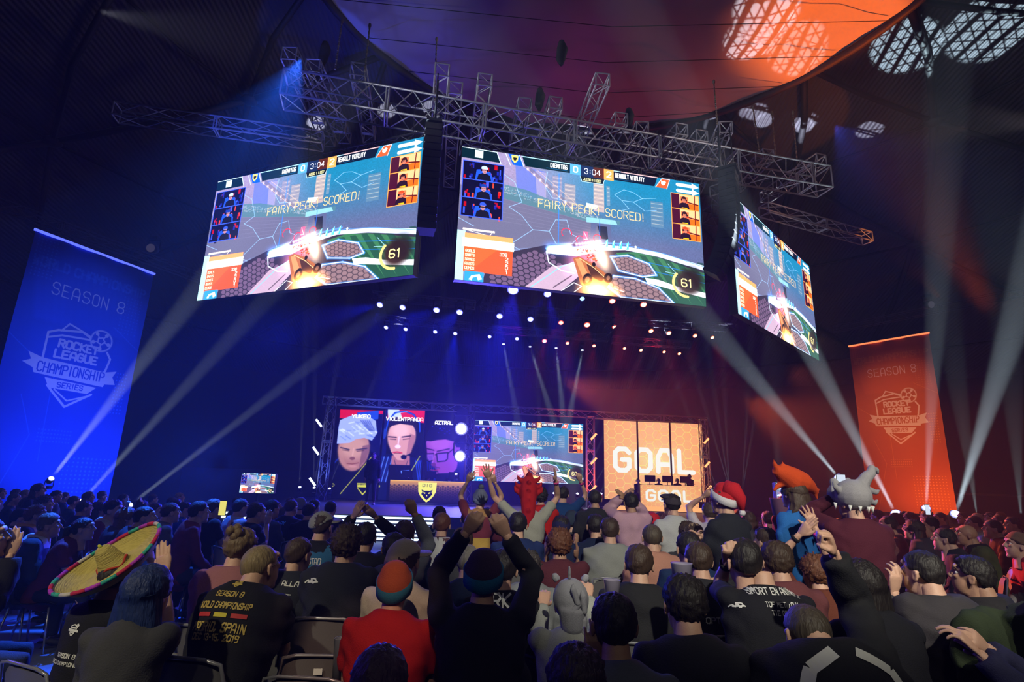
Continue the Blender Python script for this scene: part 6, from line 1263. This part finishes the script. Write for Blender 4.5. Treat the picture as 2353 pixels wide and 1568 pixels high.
P(1413, 1440, 2.35, 'dark haired person in bluish grey tee, fingers at the chin', hair='short', hairc=hDK, top=(.09, .10, .13), sleeve='short', L=(1368, 1520, .05), hands=('relax', 'relax'), head=(0, .15, 0), fat=1.05, skin=skin2)
P(1577, 1392, 2.65, 'dark haired person in plain black hoodie, nearest row', hair='messy', hairc=hDK, top=(.02, .02, .024), style='hoodie', head=(0, .12, 0))
P(1857, 1415, 2.62, 'short haired person in black jacket with white shoulder stripes, right fist raised', hair='crop', hairc=(.06, .045, .03), top=(.018, .018, .02), style='jacket', hood=False, fat=1.38, lean=.42, sink=.075, prints=[('#arcl', 0, .22, .36, .36, WP, .04), ('#arcr', 0, .22, .36, .36, WP, .035)], L='clap', R=(1916, 1270, .10), hands=('relax', 'fist'), wrist=[(1, (.45, .05, .3), .03), (1, (.4, .05, .25), .06)], head=(0, .0, 0))
P(868, 1572, 2.0, 'purple tinted bob haired person at the bottom edge, left', hair='bob', hairc=(.05, .02, .06), top=BK, head=(0, .1, 0))
P(1325, 1585, 1.95, 'wavy dark haired person at the bottom edge, centre', hair='messy', hairc=(.03, .015, .04), top=BK, head=(0, .1, 0))
P(1985, 1345, 3.1, 'long black haired person in black top right of the raised fist', hair='verylong', hairc=hDK, top=BK, skin=skin2, face=-10, fat=1.1)
P(2130, 1318, 3.3, 'person with round dark hair and charcoal jacket, hand lifted left', hair='short', hairc=hDK, top=(.045, .04, .045), style='jacket', hood=False, fat=1.22, L=(2055, 1360, .1), hands=('relax', 'relax'), face=-15, head=(-10, .1, 0))
P(2247, 1326, 3.4, 'dark haired person looking left in dark jacket, green coat behind', hair='messy', hairc=hDK, top=(.03, .028, .03), style='jacket', face=-45, hood=False, skin=skin2, L='clap', R='clap')
P(2462, 1400, 2.8, 'person cut by the right edge, clapping, dark blue sleeves', hair='short', hairc=hDK, top=(.03, .03, .08), style='hoodie', face=-55, L=(2248, 1500, .0), R=(2268, 1490, .05), hands=('relax', 'relax'))
P(-45, 1235, 4.0, 'person cut by the left edge, black sleeve and clapping hands', hair='short', hairc=hBR, top=BK, style='jacket', face=55, R=(24, 1275, .1), L=(18, 1278, .15), hands=('flat', 'flat'))
# ------------------------------------------------------------------ second row, centre
P(548, 1258, 3.9, 'person with hair bun in dusty pink hoodie', hair='bun', hairc=(.14, .09, .04), top=(.30, .12, .13), style='hoodie', face=10, head=(0, .1, 0))
P(680, 1275, 3.75, 'dark haired person in black team jacket with white lettering', hair='short', hairc=hBR, top=(.02, .022, .03), style='jacket', hood=False, face=20, prints=[('RENAULT', -.01, .30, .26, .032, WP, 1.05), ('ALLA', .10, .38, .10, .026, WP, 1)])
P(737, 1213, 4.5, 'person in grey cap and blue jersey with number 4', hair='short', hairc=hBR, top=(.03, .13, .28), sleeve='short', style='tee', hat=cap_right((.30, .30, .26), -65), face=15, collar=BK, prints=[('HAVERSTAD', 0, .30, .22, .045, WP, .9), ('4', .02, .17, .09, .13, WP, 1.3)])
P(795, 1252, 4.1, 'person with curly crown in glossy black jacket', hair='curly', hairc=hBR, top=(.02, .02, .028), style='jacket', hood=False, prints=[('#scribble', -.14, .34, .09, .06, WP, .008)])
P(838, 1238, 5.0, 'person in black sweater holding both hands high, pink wristband', hair='short', hairc=hDK, top=BK, L=(813, 1185, .1), R=(862, 1188, .1), hands=('flat', 'flat'), wrist=[(0, (.8, .05, .3), .02)], pose='sit', palm=Vector((.6, 1, 0)))
P(903, 1262, 4.15, 'dark haired person in grey sweater with right fist high', hair='short', hairc=hDK, top=(.17, .18, .20), R=(952, 1180, .1), hands=('relax', 'fist'), skin=skin2, head=(0, .1, 0))
P(928, 1232, 5.1, 'person with brown hair in blue jacket behind the grey sweater', hair='messy', hairc=hBR, top=NV, style='jacket', hood=False)
P(930, 1290, 3.75, 'person in cream cap and cream long sleeve shirt', hair='crop', hairc=hBR, top=(.55, .53, .45), hat=cap_right((.62, .52, .38), -70), face=8, head=(5, .1, 0))
P(1009, 1187, 6.3, 'person in dark cap and navy tee with name lettering', pose='sit', hair='short', hairc=hDK, top=NV, sleeve='short', hat='cap', hatc=BK, prints=[('JARA', 0, .38, .12, .03, (.3, .3, .35), 1)])
P(1014, 1209, 4.9, 'auburn person in plum jersey with large number 35', hair='short', hairc=hRD, top=(.11, .05, .06), style='hoodie', hood=False, prints=[('35', 0, .32, .24, .21, (.55, .55, .55), 1.5)])
P(1074, 1290, 3.7, 'short grey blond person behind the teal beanie, dark top', hair='crop', hairc=hGR, top=NV, hands=('relax', 'relax'), face=-5)
P(1155, 1310, 3.9, 'person in black band tee with white print beside the teal beanie', hair='short', hairc=hDK, top=BK, sleeve='short', prints=[('RK', 0, .40, .09, .07, WP, .8), ('#scribble', 0, .28, .10, .10, WP, .008)])
P(1214, 1304, 3.75, 'curly haired person in grey hoodie left of the silver hood', hair='curly', hairc=(.05, .04, .035), top=(.20, .21, .22), style='hoodie')
P(1286, 1254, 4.4, 'person with thick brown curls in maroon top, palms raised', hair='curly', hairc=hRD, top=(.09, .02, .03), sleeve='short', L=(1255, 1275, .12), R=(1325, 1282, .12), hands=('flat', 'flat'), skin=skin2)
P(1103, 1150, 7.1, 'standing person in bobble hat and yellow and maroon tee, arms up', pose='stand', hair='short', hairc=hBR, top=(.17, .03, .05), lower=(.52, .33, .07), collar=(.42, .22, .08), sleeve='short', hat='bobble', hatc=(.14, .16, .24), L=(1075, 1105, .0), R=(1137, 1108, .0), hands=('relax', 'relax'), head=(0, .15, 0), trousers=(.06, .06, .12), fat=.9)
P(1214, 1150, 6.5, 'standing person in grey tee and red spiky dragon hood, arms wide', pose='stand', hair='short', hairc=hBR, top=(.34, .34, .30), sleeve='short', hat=red_dragon, L=(1122, 1098, -.05), R=(1277, 1102, -.05), hands=('open', 'flat'), wrist=[(1, (.7, .05, .3), .02)], trousers=(.05, .06, .1), fine=True, head=(0, .05, 0))
P(1242, 1143, 7.8, 'standing person in red sweater behind the grey tee', pose='stand', hair='curly', hairc=hDK, top=(.50, .015, .01), style='hoodie', hood=False, trousers=(.05, .07, .15))
P(1293, 1138, 8.2, 'standing person in blue tee, right fist raised', pose='stand', hair='short', hairc=hDK, top=(.012, .05, .17), sleeve='short', R=(1334, 1105, .0), hands=('relax', 'fist'), wrist=[(1, (.8, .05, .25), .02)], face=10)
P(1367, 1148, 6.9, 'standing person in black tee seen before the red tower', pose='stand', hair='crop', hairc=hDK, top=(.02, .02, .026), sleeve='short', L='side', R='side', skin=skin2, fat=1.08)
P(1451, 1158, 6.8, 'standing kid in pink hoodie clapping above the head', pose='stand', hair='short', hairc=hDK, top=PK, style='hoodie', L=(1432, 1142, .12), R=(1437, 1143, .15), hands=('flat', 'flat'), fat=.92, skin=skin2, trousers=BK)
P(1546, 1162, 6.1, 'standing person in flat cap and white tee', pose='stand', hair='short', hairc=hDK, top=(.48, .49, .52), sleeve='short', hat='flatcap', hatc=(.05, .04, .05), L='side', R='side', face=-12, lean=.1, trousers=BK)
P(1668, 1152, 5.0, 'standing person in santa hat and black team jersey', pose='stand', hair='short', hairc=hBR, top=(.02, .022, .03), sleeve='short', hat='santa', face=-30, L='clap', R='clap', trousers=(.02, .04, .09), prints=[('#diamond', -.09, .22, .04, .03, WP, .009), ('RENAULT', .03, .21, .15, .024, WP, 1.05)])
P(1632, 1180, 6.4, 'person in white tee raising the left hand beside the santa hat', pose='stand', hair='short', hairc=hBR, top=(.55, .5, .55), sleeve='short', L=(1619, 1140, .0), hands=('open', 'relax'))
P(1829, 1136, 5.2, 'standing person in blue tee and orange plush dragon hat', pose='stand', hair='bob', hairc=hBR, top=(.02, .13, .42), sleeve='short', hat=orange_fish, face=-20, L='side', R='side', fat=.88, trousers=NV, prints=[('Y', 0, .44, .04, .04, WP, 1.2)])
P(1962, 1160, 4.5, 'tall person in maroon sweater and grey plush dragon hat holding a phone up', pose='stand', hair='short', hairc=hDK, top=(.075, .012, .025), style='tee', hat=grey_dragon, L=(1926, 1142, .12), hands=('relax', 'relax'), wrist=[(0, (.6, .6, .6), .02)], fat=1.2, trousers=BK, head=(-15, .1, 0))
P(1369, 1212, 5.6, 'person in navy tee with white first name lettering', hair='short', hairc=hDK, top=NV, sleeve='short', prints=[('Jack', 0, .34, .16, .06, WP, 1.2)])
P(1402, 1222, 5.2, 'brown haired person in broad grey hoodie', hair='short', hairc=hBR, top=(.27, .28, .27), style='hoodie', fat=1.15)
P(1500, 1238, 4.9, 'short haired person in hoodie of peach above white', hair='crop', hairc=(.08, .06, .04), top=(.50, .24, .18), lower=(.45, .45, .46), style='hoodie')
P(1495, 1212, 6.2, 'person in small santa hat and striped sweater', hair='short', hairc=hBR, top=GY, hat='santa')
P(1469, 1297, 3.85, 'dark haired person in black hoodie left of the drink cups', hair='short', hairc=hBR, top=(.018, .018, .022), style='hoodie', face=12)
P(1608, 1290, 3.65, 'brown haired person in black hoodie with white slogan', hair='short', hairc=hBR, top=(.02, .02, .024), style='hoodie', head=(0, .1, 0), prints=[('OPTIMIST', .06, .24, .2, .028, WP, 1)], R=(1640, 1360, .3))
P(1582, 1232, 5.3, 'brown haired person beside a beige cap', hair='messy', hairc=hBR, top=DG)
P(1597, 1236, 5.6, 'person in beige cap right of the white tee', hair='short', hairc=hBR, top=DG, hat='cap', hatc=(.40, .30, .16))
P(1585, 1262, 4.5, 'dark haired person in blue black hoodie under the flat cap person', hair='short', hairc=hDK, top=(.012, .03, .09), style='hoodie')
P(1713, 1280, 3.3, 'heavy person in black tee with white print, left fist raised', hair='short', hairc=hDK, top=BK, sleeve='short', fat=1.15, L=(1672, 1285, .06), hands=('fist', 'relax'), head=(0, .1, -.07), prints=[('SPORT EN ANIMATIE', .02, .43, .26, .028, WP, 1), ('TOF met jouw', .02, .375, .15, .02, WP, .9), ('tie op zijn kop', .05, .34, .17, .02, WP, .9), ('#scribble', -.17, .36, .06, .04, WP, .006)], wrist=[(0, BK, .03)])
P(1789, 1292, 3.9, 'brown haired person in dusty maroon hoodie', hair='messy', hairc=hBR, top=(.15, .045, .05), style='hoodie')
P(1764, 1250, 4.7, 'person with swept brown hair looking right behind the maroon hoodie', hair='quiff', hairc=hBR, top=BL, face=-30)
P(1877, 1316, 3.7, 'curly red haired person in rust and mustard shirt clapping high', hair='curly', hairc=hRD, top=(.13, .035, .02), lower=(.5, .30, .03), sleeve='short', L=(1838, 1228, .05), R=(1872, 1212, .12), hands=('flat', 'open'), wrist=[(0, BK, .02), (1, (.85, .05, .35), .03)])
P(1893, 1250, 5.0, 'small person under orange plush hat behind the raised fist', hair='short', hairc=hRD, top=(.20, .07, .05), hat=orange_fish)
P(1720, 1188, 6.1, 'person with very long brown hair lit orange, right of santa hat', hair='verylong', hairc=hBR, top=DG)
P(1766, 1182, 6.3, 'person in black team jersey with white name, far right aisle', hair='short', hairc=hDK, top=(.02, .02, .025), sleeve='short', prints=[('SCRUB', 0, .42, .13, .02, WP, 1), ('RENAULT', .02, .24, .15, .024, WP, 1), ('#diamond', -.09, .24, .03, .02, WP, .007)])
P(1801, 1160, 8.2, 'standing person holding a pink bucket in front of the narrow screen', pose='stand', hair='short', hairc=hBR, top=MR, face=150, L='cross', R='cross')
P(1700, 1190, 7.4, 'orange lit person clapping left of the very long hair', hair='messy', hairc=hRD, top=(.2, .08, .05), L='clap', R='clap', hands=('flat', 'flat'), face=-30)
# ------------------------------------------------------------------ centre, small
P(1313, 1202, 7.0, 'person in dark beanie in front of the standing blue tee', hair='crop', hairc=hDK, top=DG, hat='beanie', hatc=(.03, .045, .07), face=10)
P(1290, 1216, 6.4, 'person in navy cap left of the dark beanie', hair='short', hairc=hDK, top=NV, hat='cap', hatc=(.02, .02, .08))
P(1330, 1190, 8.0, 'dark haired person with hand at the face near the red tower', hair='messy', hairc=hDK, top=DG, R='chin', face=30)
P(1158, 1196, 7.0, 'person in dark red hooded top left of the grey tee', hair='short', hairc=hDK, top=(.07, .01, .02), style='hoodie')
P(1190, 1210, 6.6, 'person in blue hooded jacket below the grey tee', hair='short', hairc=hDK, top=(.015, .03, .12), style='hoodie')
P(1062, 1250, 5.2, 'person with messy brown hair under the yellow tee', hair='messy', hairc=hBR, top=DG)
P(1420, 1200, 8, 'dark haired person seen under the pink hoodie', hair='short', hairc=hDK, top=NV)
P(1520, 1200, 7.6, 'person with plum hair left of the flat cap person', hair='bob', hairc=(.08, .02, .05), top=DG)
# ------------------------------------------------------------------ left block
P(107, 1205, 5.4, 'brown haired person in navy puffer jacket with white hood', hair='quiff', hairc=(.12, .085, .04), top=(.03, .045, .07), style='jacket', face=60, collar=(.60, .62, .58), lean=.25)
P(77, 1184, 6.2, 'curly haired person in dark jacket with mustard collar', hair='curly', hairc=hRD, top=BK, style='jacket', hood=False, face=55, collar=(.40, .20, .02), lean=.15)
P(40, 1192, 6.6, 'person in black knit cap behind the mustard collar', hair='crop', hairc=hDK, top=BK, hat='beanie', hatc=BK, face=50)
P(188, 1206, 5.4, 'person with tied dark hair and glasses in plum tee leaning forward', hair='ponytail', hairc=hDK, top=(.16, .03, .055), sleeve='short', face=70, lean=.35, glasses=True, R='knee', L='knee')
P(58, 1162, 8.0, 'dark haired person against the foot of the blue banner, left', hair='messy', hairc=hDK, top=BK, face=60)
P(96, 1160, 7.4, 'person with thick dark hair against the blue banner, middle', hair='curly', hairc=hDK, top=MR, face=60)
P(84, 1128, 9.5, 'silhouetted standing person with long hair before the blue banner', pose='stand', hair='long', hairc=hDK, top=BK, face=70)
P(126, 1142, 10.0, 'silhouetted standing person with short hair before the blue banner', pose='stand', hair='messy', hairc=hDK, top=BK, face=75)
P(188, 1170, 7.6, 'dark haired person in blue hooded coat before the blue banner', hair='short', hairc=hDK, top=NV, style='hoodie', face=40)
P(224, 1172, 7.9, 'long dark haired person at the right edge of the blue banner', hair='long', hairc=hDK, top=BK, face=50)
P(256, 1172, 6.6, 'person in burgundy hoodie with cream hood looking right', hair='quiff', hairc=hDK, top=(.17, .03, .06), style='hoodie', face=85, collar=(.5, .45, .36), lean=.2)
P(284, 1190, 5.9, 'person with long wavy hair and white bunny ears', hair='verylong', hairc=(.12, .06, .03), top=DG, style='jacket', hood=False, face=50, hat=bunny, lean=.15)
P(326, 1188, 5.6, 'dark haired person in charcoal jacket right of the bunny ears', hair='short', hairc=hDK, top=(.07, .075, .085), style='jacket', hood=False, face=65, lean=.2)
P(386, 1178, 6.4, 'brown haired person in grey tee, left block', hair='short', hairc=hBR, top=(.14, .14, .14), sleeve='short', face=45, lean=.15)
P(322, 1168, 8.2, 'person in the left block with one open hand raised', hair='short', hairc=hDK, top=BK, L=(326, 1152, .0), hands=('open', 'relax'), face=20, wrist=[(0, (.7, .05, .2), .02)])
P(352, 1176, 7.4, 'pale blue lit person between charcoal jacket and grey tee', hair='short', hairc=hBR, top=NV, face=80)
P(421, 1172, 8.0, 'dark haired person in blue jacket behind the maroon sweater', hair='short', hairc=hDK, top=BL, face=60)
P(452, 1176, 5.8, 'dark haired person in maroon sweater, left block', hair='messy', hairc=hDK, top=(.17, .03, .04), face=50, lean=.18)
P(486, 1170, 5.2, 'person in black tee with small gold print and right hand raised', hair='short', hairc=hBR, top=BK, sleeve='short', face=35, lean=.12, R=(524, 1212, .25), hands=('relax', 'fist'), prints=[('#crest', 0, .40, .05, .03, GOLD, .006), ('SEASON', 0, .36, .08, .016, GOLD, 1), ('WORLD CHAMP', 0, .32, .16, .022, GOLD, 1.1), ('MADRID SPAIN', 0, .28, .18, .024, GOLD, 1.2), ('DEC 13-15', 0, .24, .15, .02, GOLD, 1.1)])
P(548, 1169, 6.1, 'dark haired person in pale grey hoodie, left block', hair='short', hairc=hDK, top=(.42, .44, .46), style='hoodie', face=35)
P(584, 1180, 5.2, 'bearded person in black tee clapping at chin height', hair='short', hairc=hDK, top=BK, sleeve='short', face=45, L=(612, 1205, .2), R=(614, 1205, .25), hands=('flat', 'flat'), lean=.12)
P(620, 1172, 7.2, 'dark haired person right of the clapping black tee', hair='messy', hairc=hDK, top=DG, face=30)
P(666, 1168, 5.9, 'person in black tee with small blue name lettering', hair='crop', hairc=hBR, top=(.015, .015, .02), sleeve='short', face=18, fat=1.1, prints=[('CLAY', 0, .36, .13, .035, (.12, .5, .7), 1.2)])
P(688, 1166, 8.4, 'person in pale knit cap behind the blue lettering', hair='crop', hairc=hBR, top=NV, hat='beanie', hatc=(.25, .26, .3))
P(720, 1166, 7.0, 'dark haired person in navy tee left of the light bars', hair='short', hairc=hDK, top=NV, sleeve='short', face=10)
P(758, 1170, 6.6, 'dark haired person in black tee left of the light bars', hair='crop', hairc=hDK, top=BK, sleeve='short', face=5)
P(708, 1178, 8.6, 'person with raised phone left of the light bars', hair='short', hairc=hDK, top=BK, R='chin')
# ------------------------------------------------------------------ right block, looking left towards the stage
P(2047, 1206, 5.9, 'dark haired person in dusty pink hoodie, hands folded at the mouth', hair='short', hairc=hDK, top=(.26, .13, .14), style='hoodie', face=-60, L='chin', R='chin', hood=False)
P(2104, 1210, 5.5, 'person with centre parted dark hair in navy and floral jacket', hair='long', hairc=hDK, top=(.03, .035, .055), style='jacket', hood=False, face=-40, lower=(.3, .28, .28), lean=.2)
P(2140, 1208, 5.9, 'dark haired person in white shirt looking left', hair='quiff', hairc=hDK, top=(.50, .52, .44), face=-80, lean=.15)
P(2176, 1236, 4.9, 'dark haired person in black sweater with pale blue fold at the back', hair='short', hairc=hDK, top=(.02, .02, .03), face=-55, lean=.25, prints=[('#arcr', -.06, .12, .2, .08, (.25, .35, .6), .018)])
P(2226, 1226, 5.2, 'bald person in green vest clapping', hair=None, top=(.06, .08, .03), style='jacket', hood=False, face=-70, L='clap', R='clap', hands=('flat', 'flat'), lean=.22, skin=skin2, collar=BK)
P(2243, 1204, 7.0, 'dark haired person in white tee, right block', hair='short', hairc=hDK, top=(.5, .5, .48), sleeve='short', face=-70)
P(2286, 1212, 6.1, 'dark haired person in dark rust jacket', hair='short', hairc=hDK, top=(.06, .02, .015), style='jacket', hood=False, face=-65, lean=.2)
P(2298, 1186, 8.0, 'brown haired person in dark jacket with pale sleeve stripe', hair='short', hairc=hBR, top=(.03, .04, .035), style='jacket', face=-60, collar=(.1, .13, .11))
P(2332, 1203, 7.0, 'dark haired person in black near the right edge', hair='messy', hairc=hDK, top=BK, face=-70)
P(2342, 1247, 4.7, 'person in knit cap and red jacket with white lower half', hair='short', hairc=hBR, top=(.30, .025, .035), lower=(.42, .40, .40), style='hoodie', face=-75, lean=.3, hat='beanie', hatc=(.16, .09, .06))
P(2017, 1168, 8.6, 'dark haired person clapping left of the blazing floor light', hair='curly', hairc=hDK, top=BK, face=-40, L='chin', R='chin', hands=('flat', 'flat'))
P(2080, 1170, 8.4, 'person in dark cap between the two blazing floor lights', hair='long', hairc=hDK, top=BK, hat='cap', hatc=BK, face=-50)
P(2094, 1178, 7.6, 'person with thick dark hair between the blazing floor lights', hair='curly', hairc=hRD, top=MR, face=-60)
P(2128, 1164, 9.0, 'dark haired person filming with a bright phone, right block', hair='messy', hairc=hDK, top=BK, face=-40, L='chin', R='chin')
P(2160, 1170, 8.6, 'orange lit person in glasses, right block', hair='short', hairc=hDK, top=NV, face=-75, glasses=True)
P(2213, 1173, 9.2, 'orange lit person looking left beside the rightmost floor light', hair='short', hairc=hBR, top=MR, face=-85)
P(2246, 1176, 8.8, 'pale haired orange lit person in the right block', hair='short', hairc=(.4, .3, .22), top=DG, face=-80)
P(2275, 1172, 10.0, 'person in pale cap far back in the right block', hair='short', hairc=hBR, top=DG, hat='cap', hatc=(.3, .2, .16), face=-70)
P(2298, 1164, 10.5, 'brightly orange lit person far back in the right block', hair='messy', hairc=hRD, top=(.2, .08, .04), face=-85, L='chin', R='chin')
P(2063, 1195, 6.9, 'person in dark knit cap behind the dusty pink hoodie', hair='short', hairc=hRD, top=DG, hat='beanie', hatc=(.10, .04, .03), face=-50)
# chairs seen empty
chair(atz(668, 1430, .45) + Vector((0, 0, -.45)), .1, 'dark plastic chair right of the gold lettered tee')
for px, py, lab in ((762, 1432, 'empty dark chair with a small white number tag'), (770, 1408, 'empty dark chair behind the one with the white tag'), (705, 1560, 'dark chair back at the bottom edge, left of the purple hair'), (2045, 1275, 'chair with curved grey shell beside the maroon sweater'), (2170, 1300, 'dark chair behind the black sweater with pale fold'), (400, 1450, 'dark chair between blue hair and gold lettering'), (1700, 1420, 'dark chair below the white slogan tee'), (2205, 1530, 'black chair in front of the charcoal jacket')):
    d = 3.0 if py > 1500 else 3.6 if py > 1400 else 4.6; c = aty(px, py, d); c.z = 0; c.y += .24 if py > 1500 else 0; chair(c, random.uniform(-.1, .1), lab)
# players on the stage
def on_deck(o, z): o.location.z = z
o = P(857, 1073, 31.4, 'player standing left of the gold desk in black jersey', pose='stand', hair='short', hairc=hDK, top=BK, face=175, L='side', R='side', prints=None, fine=False); z0 = aty(857, 1073, 31.4).z; on_deck(o, z0 - 1.62 * 1.03)
for px, py, nm in ((987, 1089, 'player in a headset behind the middle of the gold desk'), (940, 1092, 'player hidden behind the left monitor of the gold desk'), (1035, 1092, 'player behind the right monitor of the gold desk'), (1466, 1106, 'player in a headset at the left end of the orange desk'), (1513, 1106, 'player bending over the middle of the orange desk'), (1556, 1106, 'player behind the right monitor of the orange desk'), (1584, 1096, 'coach standing at the right end of the orange desk')):
    pose = 'stand' if 'coach' in nm else 'sit'; Y = YD + 1.0; c = aty(px, py, Y); h = HB[pose]; loc = Vector((c.x, Y, c.z - h)); pers = person(loc, 1, 180, pose, hair='short', hairc=hDK, top=BK, label=nm, L='clap' if pose == 'sit' else 'cross', R='clap' if pose == 'sit' else 'cross', trousers=BK); PLACED.append((c.x, Y, px, py, 'x'))
    b2 = bmesh.new(); tube(b2, [(.098 * math.cos(t * .2618), -.005, h + .03 + .105 * math.sin(t * .2618)) for t in range(13)], .011, 6); [ellipsoid(b2, (q * .10, -.005, h), (.022, .04, .045), u=8, v=6) for q in (-1, 1)]; link('headset', b2, hm, pers)
    if pose == 'sit': chair(loc, math.pi, 'chair of the ' + nm)
# platforms under the desk crews
for D, nm in ((D1, 'gold'), (D2, 'orange')):
    pass
finish_people()
# ------------------------------------------------------------------ the farther rows: people the photo shows only as heads and shoulders
arche = []
for i, (hr, hcol, st, ft) in enumerate((('short', hDK, 'tee', 0), ('messy', hBR, 'hoodie', 0), ('long', hBR, 'jacket', 0), ('crop', hDK, 'tee', 0), ('curly', hDK, 'hoodie', 0), ('quiff', hBR, 'jacket', 0), ('short', hBL, 'tee', 0))):
    k = dict(hands=('flat', 'flat'), L='clap', R='clap') if i in (3, 4) else {}
    arche.append(person((0, 60 + i, -5), 1, 0, 'sit', hair=hr, hairc=hcol, top=DG, style=st, sleeve='short' if st == 'tee' else 'long', label='x', group='x', **k))
finish_people()
def block(y0, y1, dy, xf, face, names, colr, test):
    r = random.Random(int(y0 * 10 + face)); Y = y0; row = 0
    while Y < y1:
        xa, xb = xf(Y); X = xa + (row % 2) * .3
        while X < xb:
            x, y = X + r.uniform(-.1, .1), Y + r.uniform(-.12, .12); X += r.uniform(.56, .74)
            v = Vector((x, y, 1.23)) - Vector((0, 0, EYE)); dz = v.dot(cam_fwd); px = 1176.5 + FPX * v.dot(cam_r) / dz
            if px < -30 or px > 2385 or not test(px, y): continue
            if any(abs(px - q[2]) < 15 and abs(y - q[1]) < 2.2 for q in PLACED) or any(math.hypot(x - q[0], y - q[1]) < .55 for q in PLACED): continue
            o = copy_tree(r.choice(arche)); o.location = (x, y, 0); o.rotation_euler = (0, 0, -math.radians(face + r.uniform(-18, 18))); s = r.uniform(.93, 1.05); o.scale = (s, s, s); PLACED.append((x, y, px, 0, 'f'))
            cn, cc = r.choice(colr); o['label'] = 'seated person in %s top %s' % (cn, names); o['category'] = 'person'; o['group'] = 'spectators ' + names
            for ch_ in o.children:
                if ch_.name.split('.')[0] in ('shirt', 'hoodie', 'jacket'): ch_.material_slots[0].link = 'OBJECT'; ch_.material_slots[0].material = cloth(cc)
        Y += dy; row += 1
dk = [('black', BK), ('dark grey', DG), ('navy', NV), ('maroon', MR), ('grey', GY), ('blue', (.02, .05, .16)), ('pale grey', LG)]
block(6.6, 14.5, .95, lambda Y: (-.93 * Y, -.30 * Y - .3), 55, 'in the far rows left of the hall', dk, lambda px, y: px < 700 and (y > 9 or px < 640))
block(8.2, 11.2, 1.0, lambda Y: (-.10 * Y, .34 * Y), 0, 'in the far rows before the centre screen', dk, lambda px, y: 1050 < px < 1640)
block(6.8, 14.5, .95, lambda Y: (.36 * Y, .93 * Y), -55, 'in the far rows right of the hall', dk, lambda px, y: px > 1640 and (px > 1850 or y > 8))
def kill(o):
    for c in list(o.children): kill(c)
    bpy.data.objects.remove(o)
for a in arche: kill(a)
# ------------------------------------------------------------------ small things people hold or left lying
def cup(p, r, h, col, label, name='drink_cup', cat='cup'):
    bm = bmesh.new(); n = 18; g = []
    for rr, z in ((.01, 0), (r * .78, 0), (r, h), (r * 1.05, h + .004), (r * .93, h), (r * .74, .01), (.01, .008)): g.append([bm.verts.new((p[0] + rr * math.cos(k / n * 6.2832), p[1] + rr * math.sin(k / n * 6.2832), p[2] + z)) for k in range(n)])
    for a, b in zip(g, g[1:]):
        for k in range(n): bm.faces.new((a[k], a[(k + 1) % n], b[(k + 1) % n], b[k])).smooth = True
    tag(link(name, bm, mat('cup_%d' % (col[0] * 100), tuple(v * .5 for v in col), .2, spec=.8)), label, cat)
cup(aty(1407, 1382, 3.45), .048, .11, (.5, .45, .6), 'clear plastic cup held beside the black hoodie'); cup(aty(1568, 1352, 3.2), .055, .12, (.55, .5, .7), 'clear plastic cup held left of the white slogan hoodie'); cup(aty(1797, 1186, 7.8), .14, .22, (.75, .35, .6), 'pink bucket held in front of the narrow screen', 'bucket', 'bucket')
cup(aty(775, 1565, 3.3), .035, .2, (.35, .4, .5), 'clear bottle standing on the floor beside the bottom chair', 'water_bottle', 'bottle')
def handheld(px, py, d, label, glow=(.75, .85, 1)):
    c = aty(px, py, d); e = empty('phone', c, 0, label, 'phone'); bm = bmesh.new(); add_box(bm, (0, 0, 0), (.075, .009, .15), bev=.004); link('body', bm, hm, e)
    if glow: bm = bmesh.new(); add_box(bm, (0, -.006, 0), (.068, .002, .138)); link('display', bm, emitter('phone_glow_%d' % (glow[2] * 10), glow, .9), e)
handheld(1933, 1112, 4.6, 'phone held up by the maroon sweater'); handheld(2131, 1172, 8.7, 'bright phone among the orange lit heads'); handheld(512, 1168, 6.0, 'small glowing yellow rectangle in the left block', (.9, .8, .2))  # the last is a yellow slab with an emissive face
# green coat over a chair
c = aty(2270, 1450, 3.1); bm = bmesh.new(); ellipsoid(bm, (c.x, 3.1, c.z - .12), (.20, .09, .24)); ellipsoid(bm, (c.x - .10, 3.05, c.z + .0), (.11, .08, .11)); tube(bm, [(c.x + .1, 3.02, c.z + .12), (c.x + .22, 3.0, c.z - .05), (c.x + .25, 3.0, c.z - .3)], [.08, .09, .06], 10)
me = baked(bm, .018, .5, 2); v = get_v(me); v[:, 1] += .012 * np.sin(45 * v[:, 0] + 30 * v[:, 2] + 2 * np.sin(20 * v[:, 2])); set_v(me, v); tag(link('coat', me, cloth((.032, .045, .022))), 'crumpled olive green coat hung over a chair back', 'coat', None)
# white number tag and rim on the chair back in front
c = aty(762, 1457, 3.28)
for o in SC.objects:
    if o.get('label') == 'empty dark chair with a small white number tag': bm = bmesh.new(); add_box(bm, (.0, -.262, .775), (.045, .004, .03)); t = link('number_tag', bm, mat('tag_white', (.7, .75, .75), .5), o)
for o in list(SC.objects):
    if o.type == 'MESH' and len(o.data.materials) == 0: o.data.materials.append(hm)
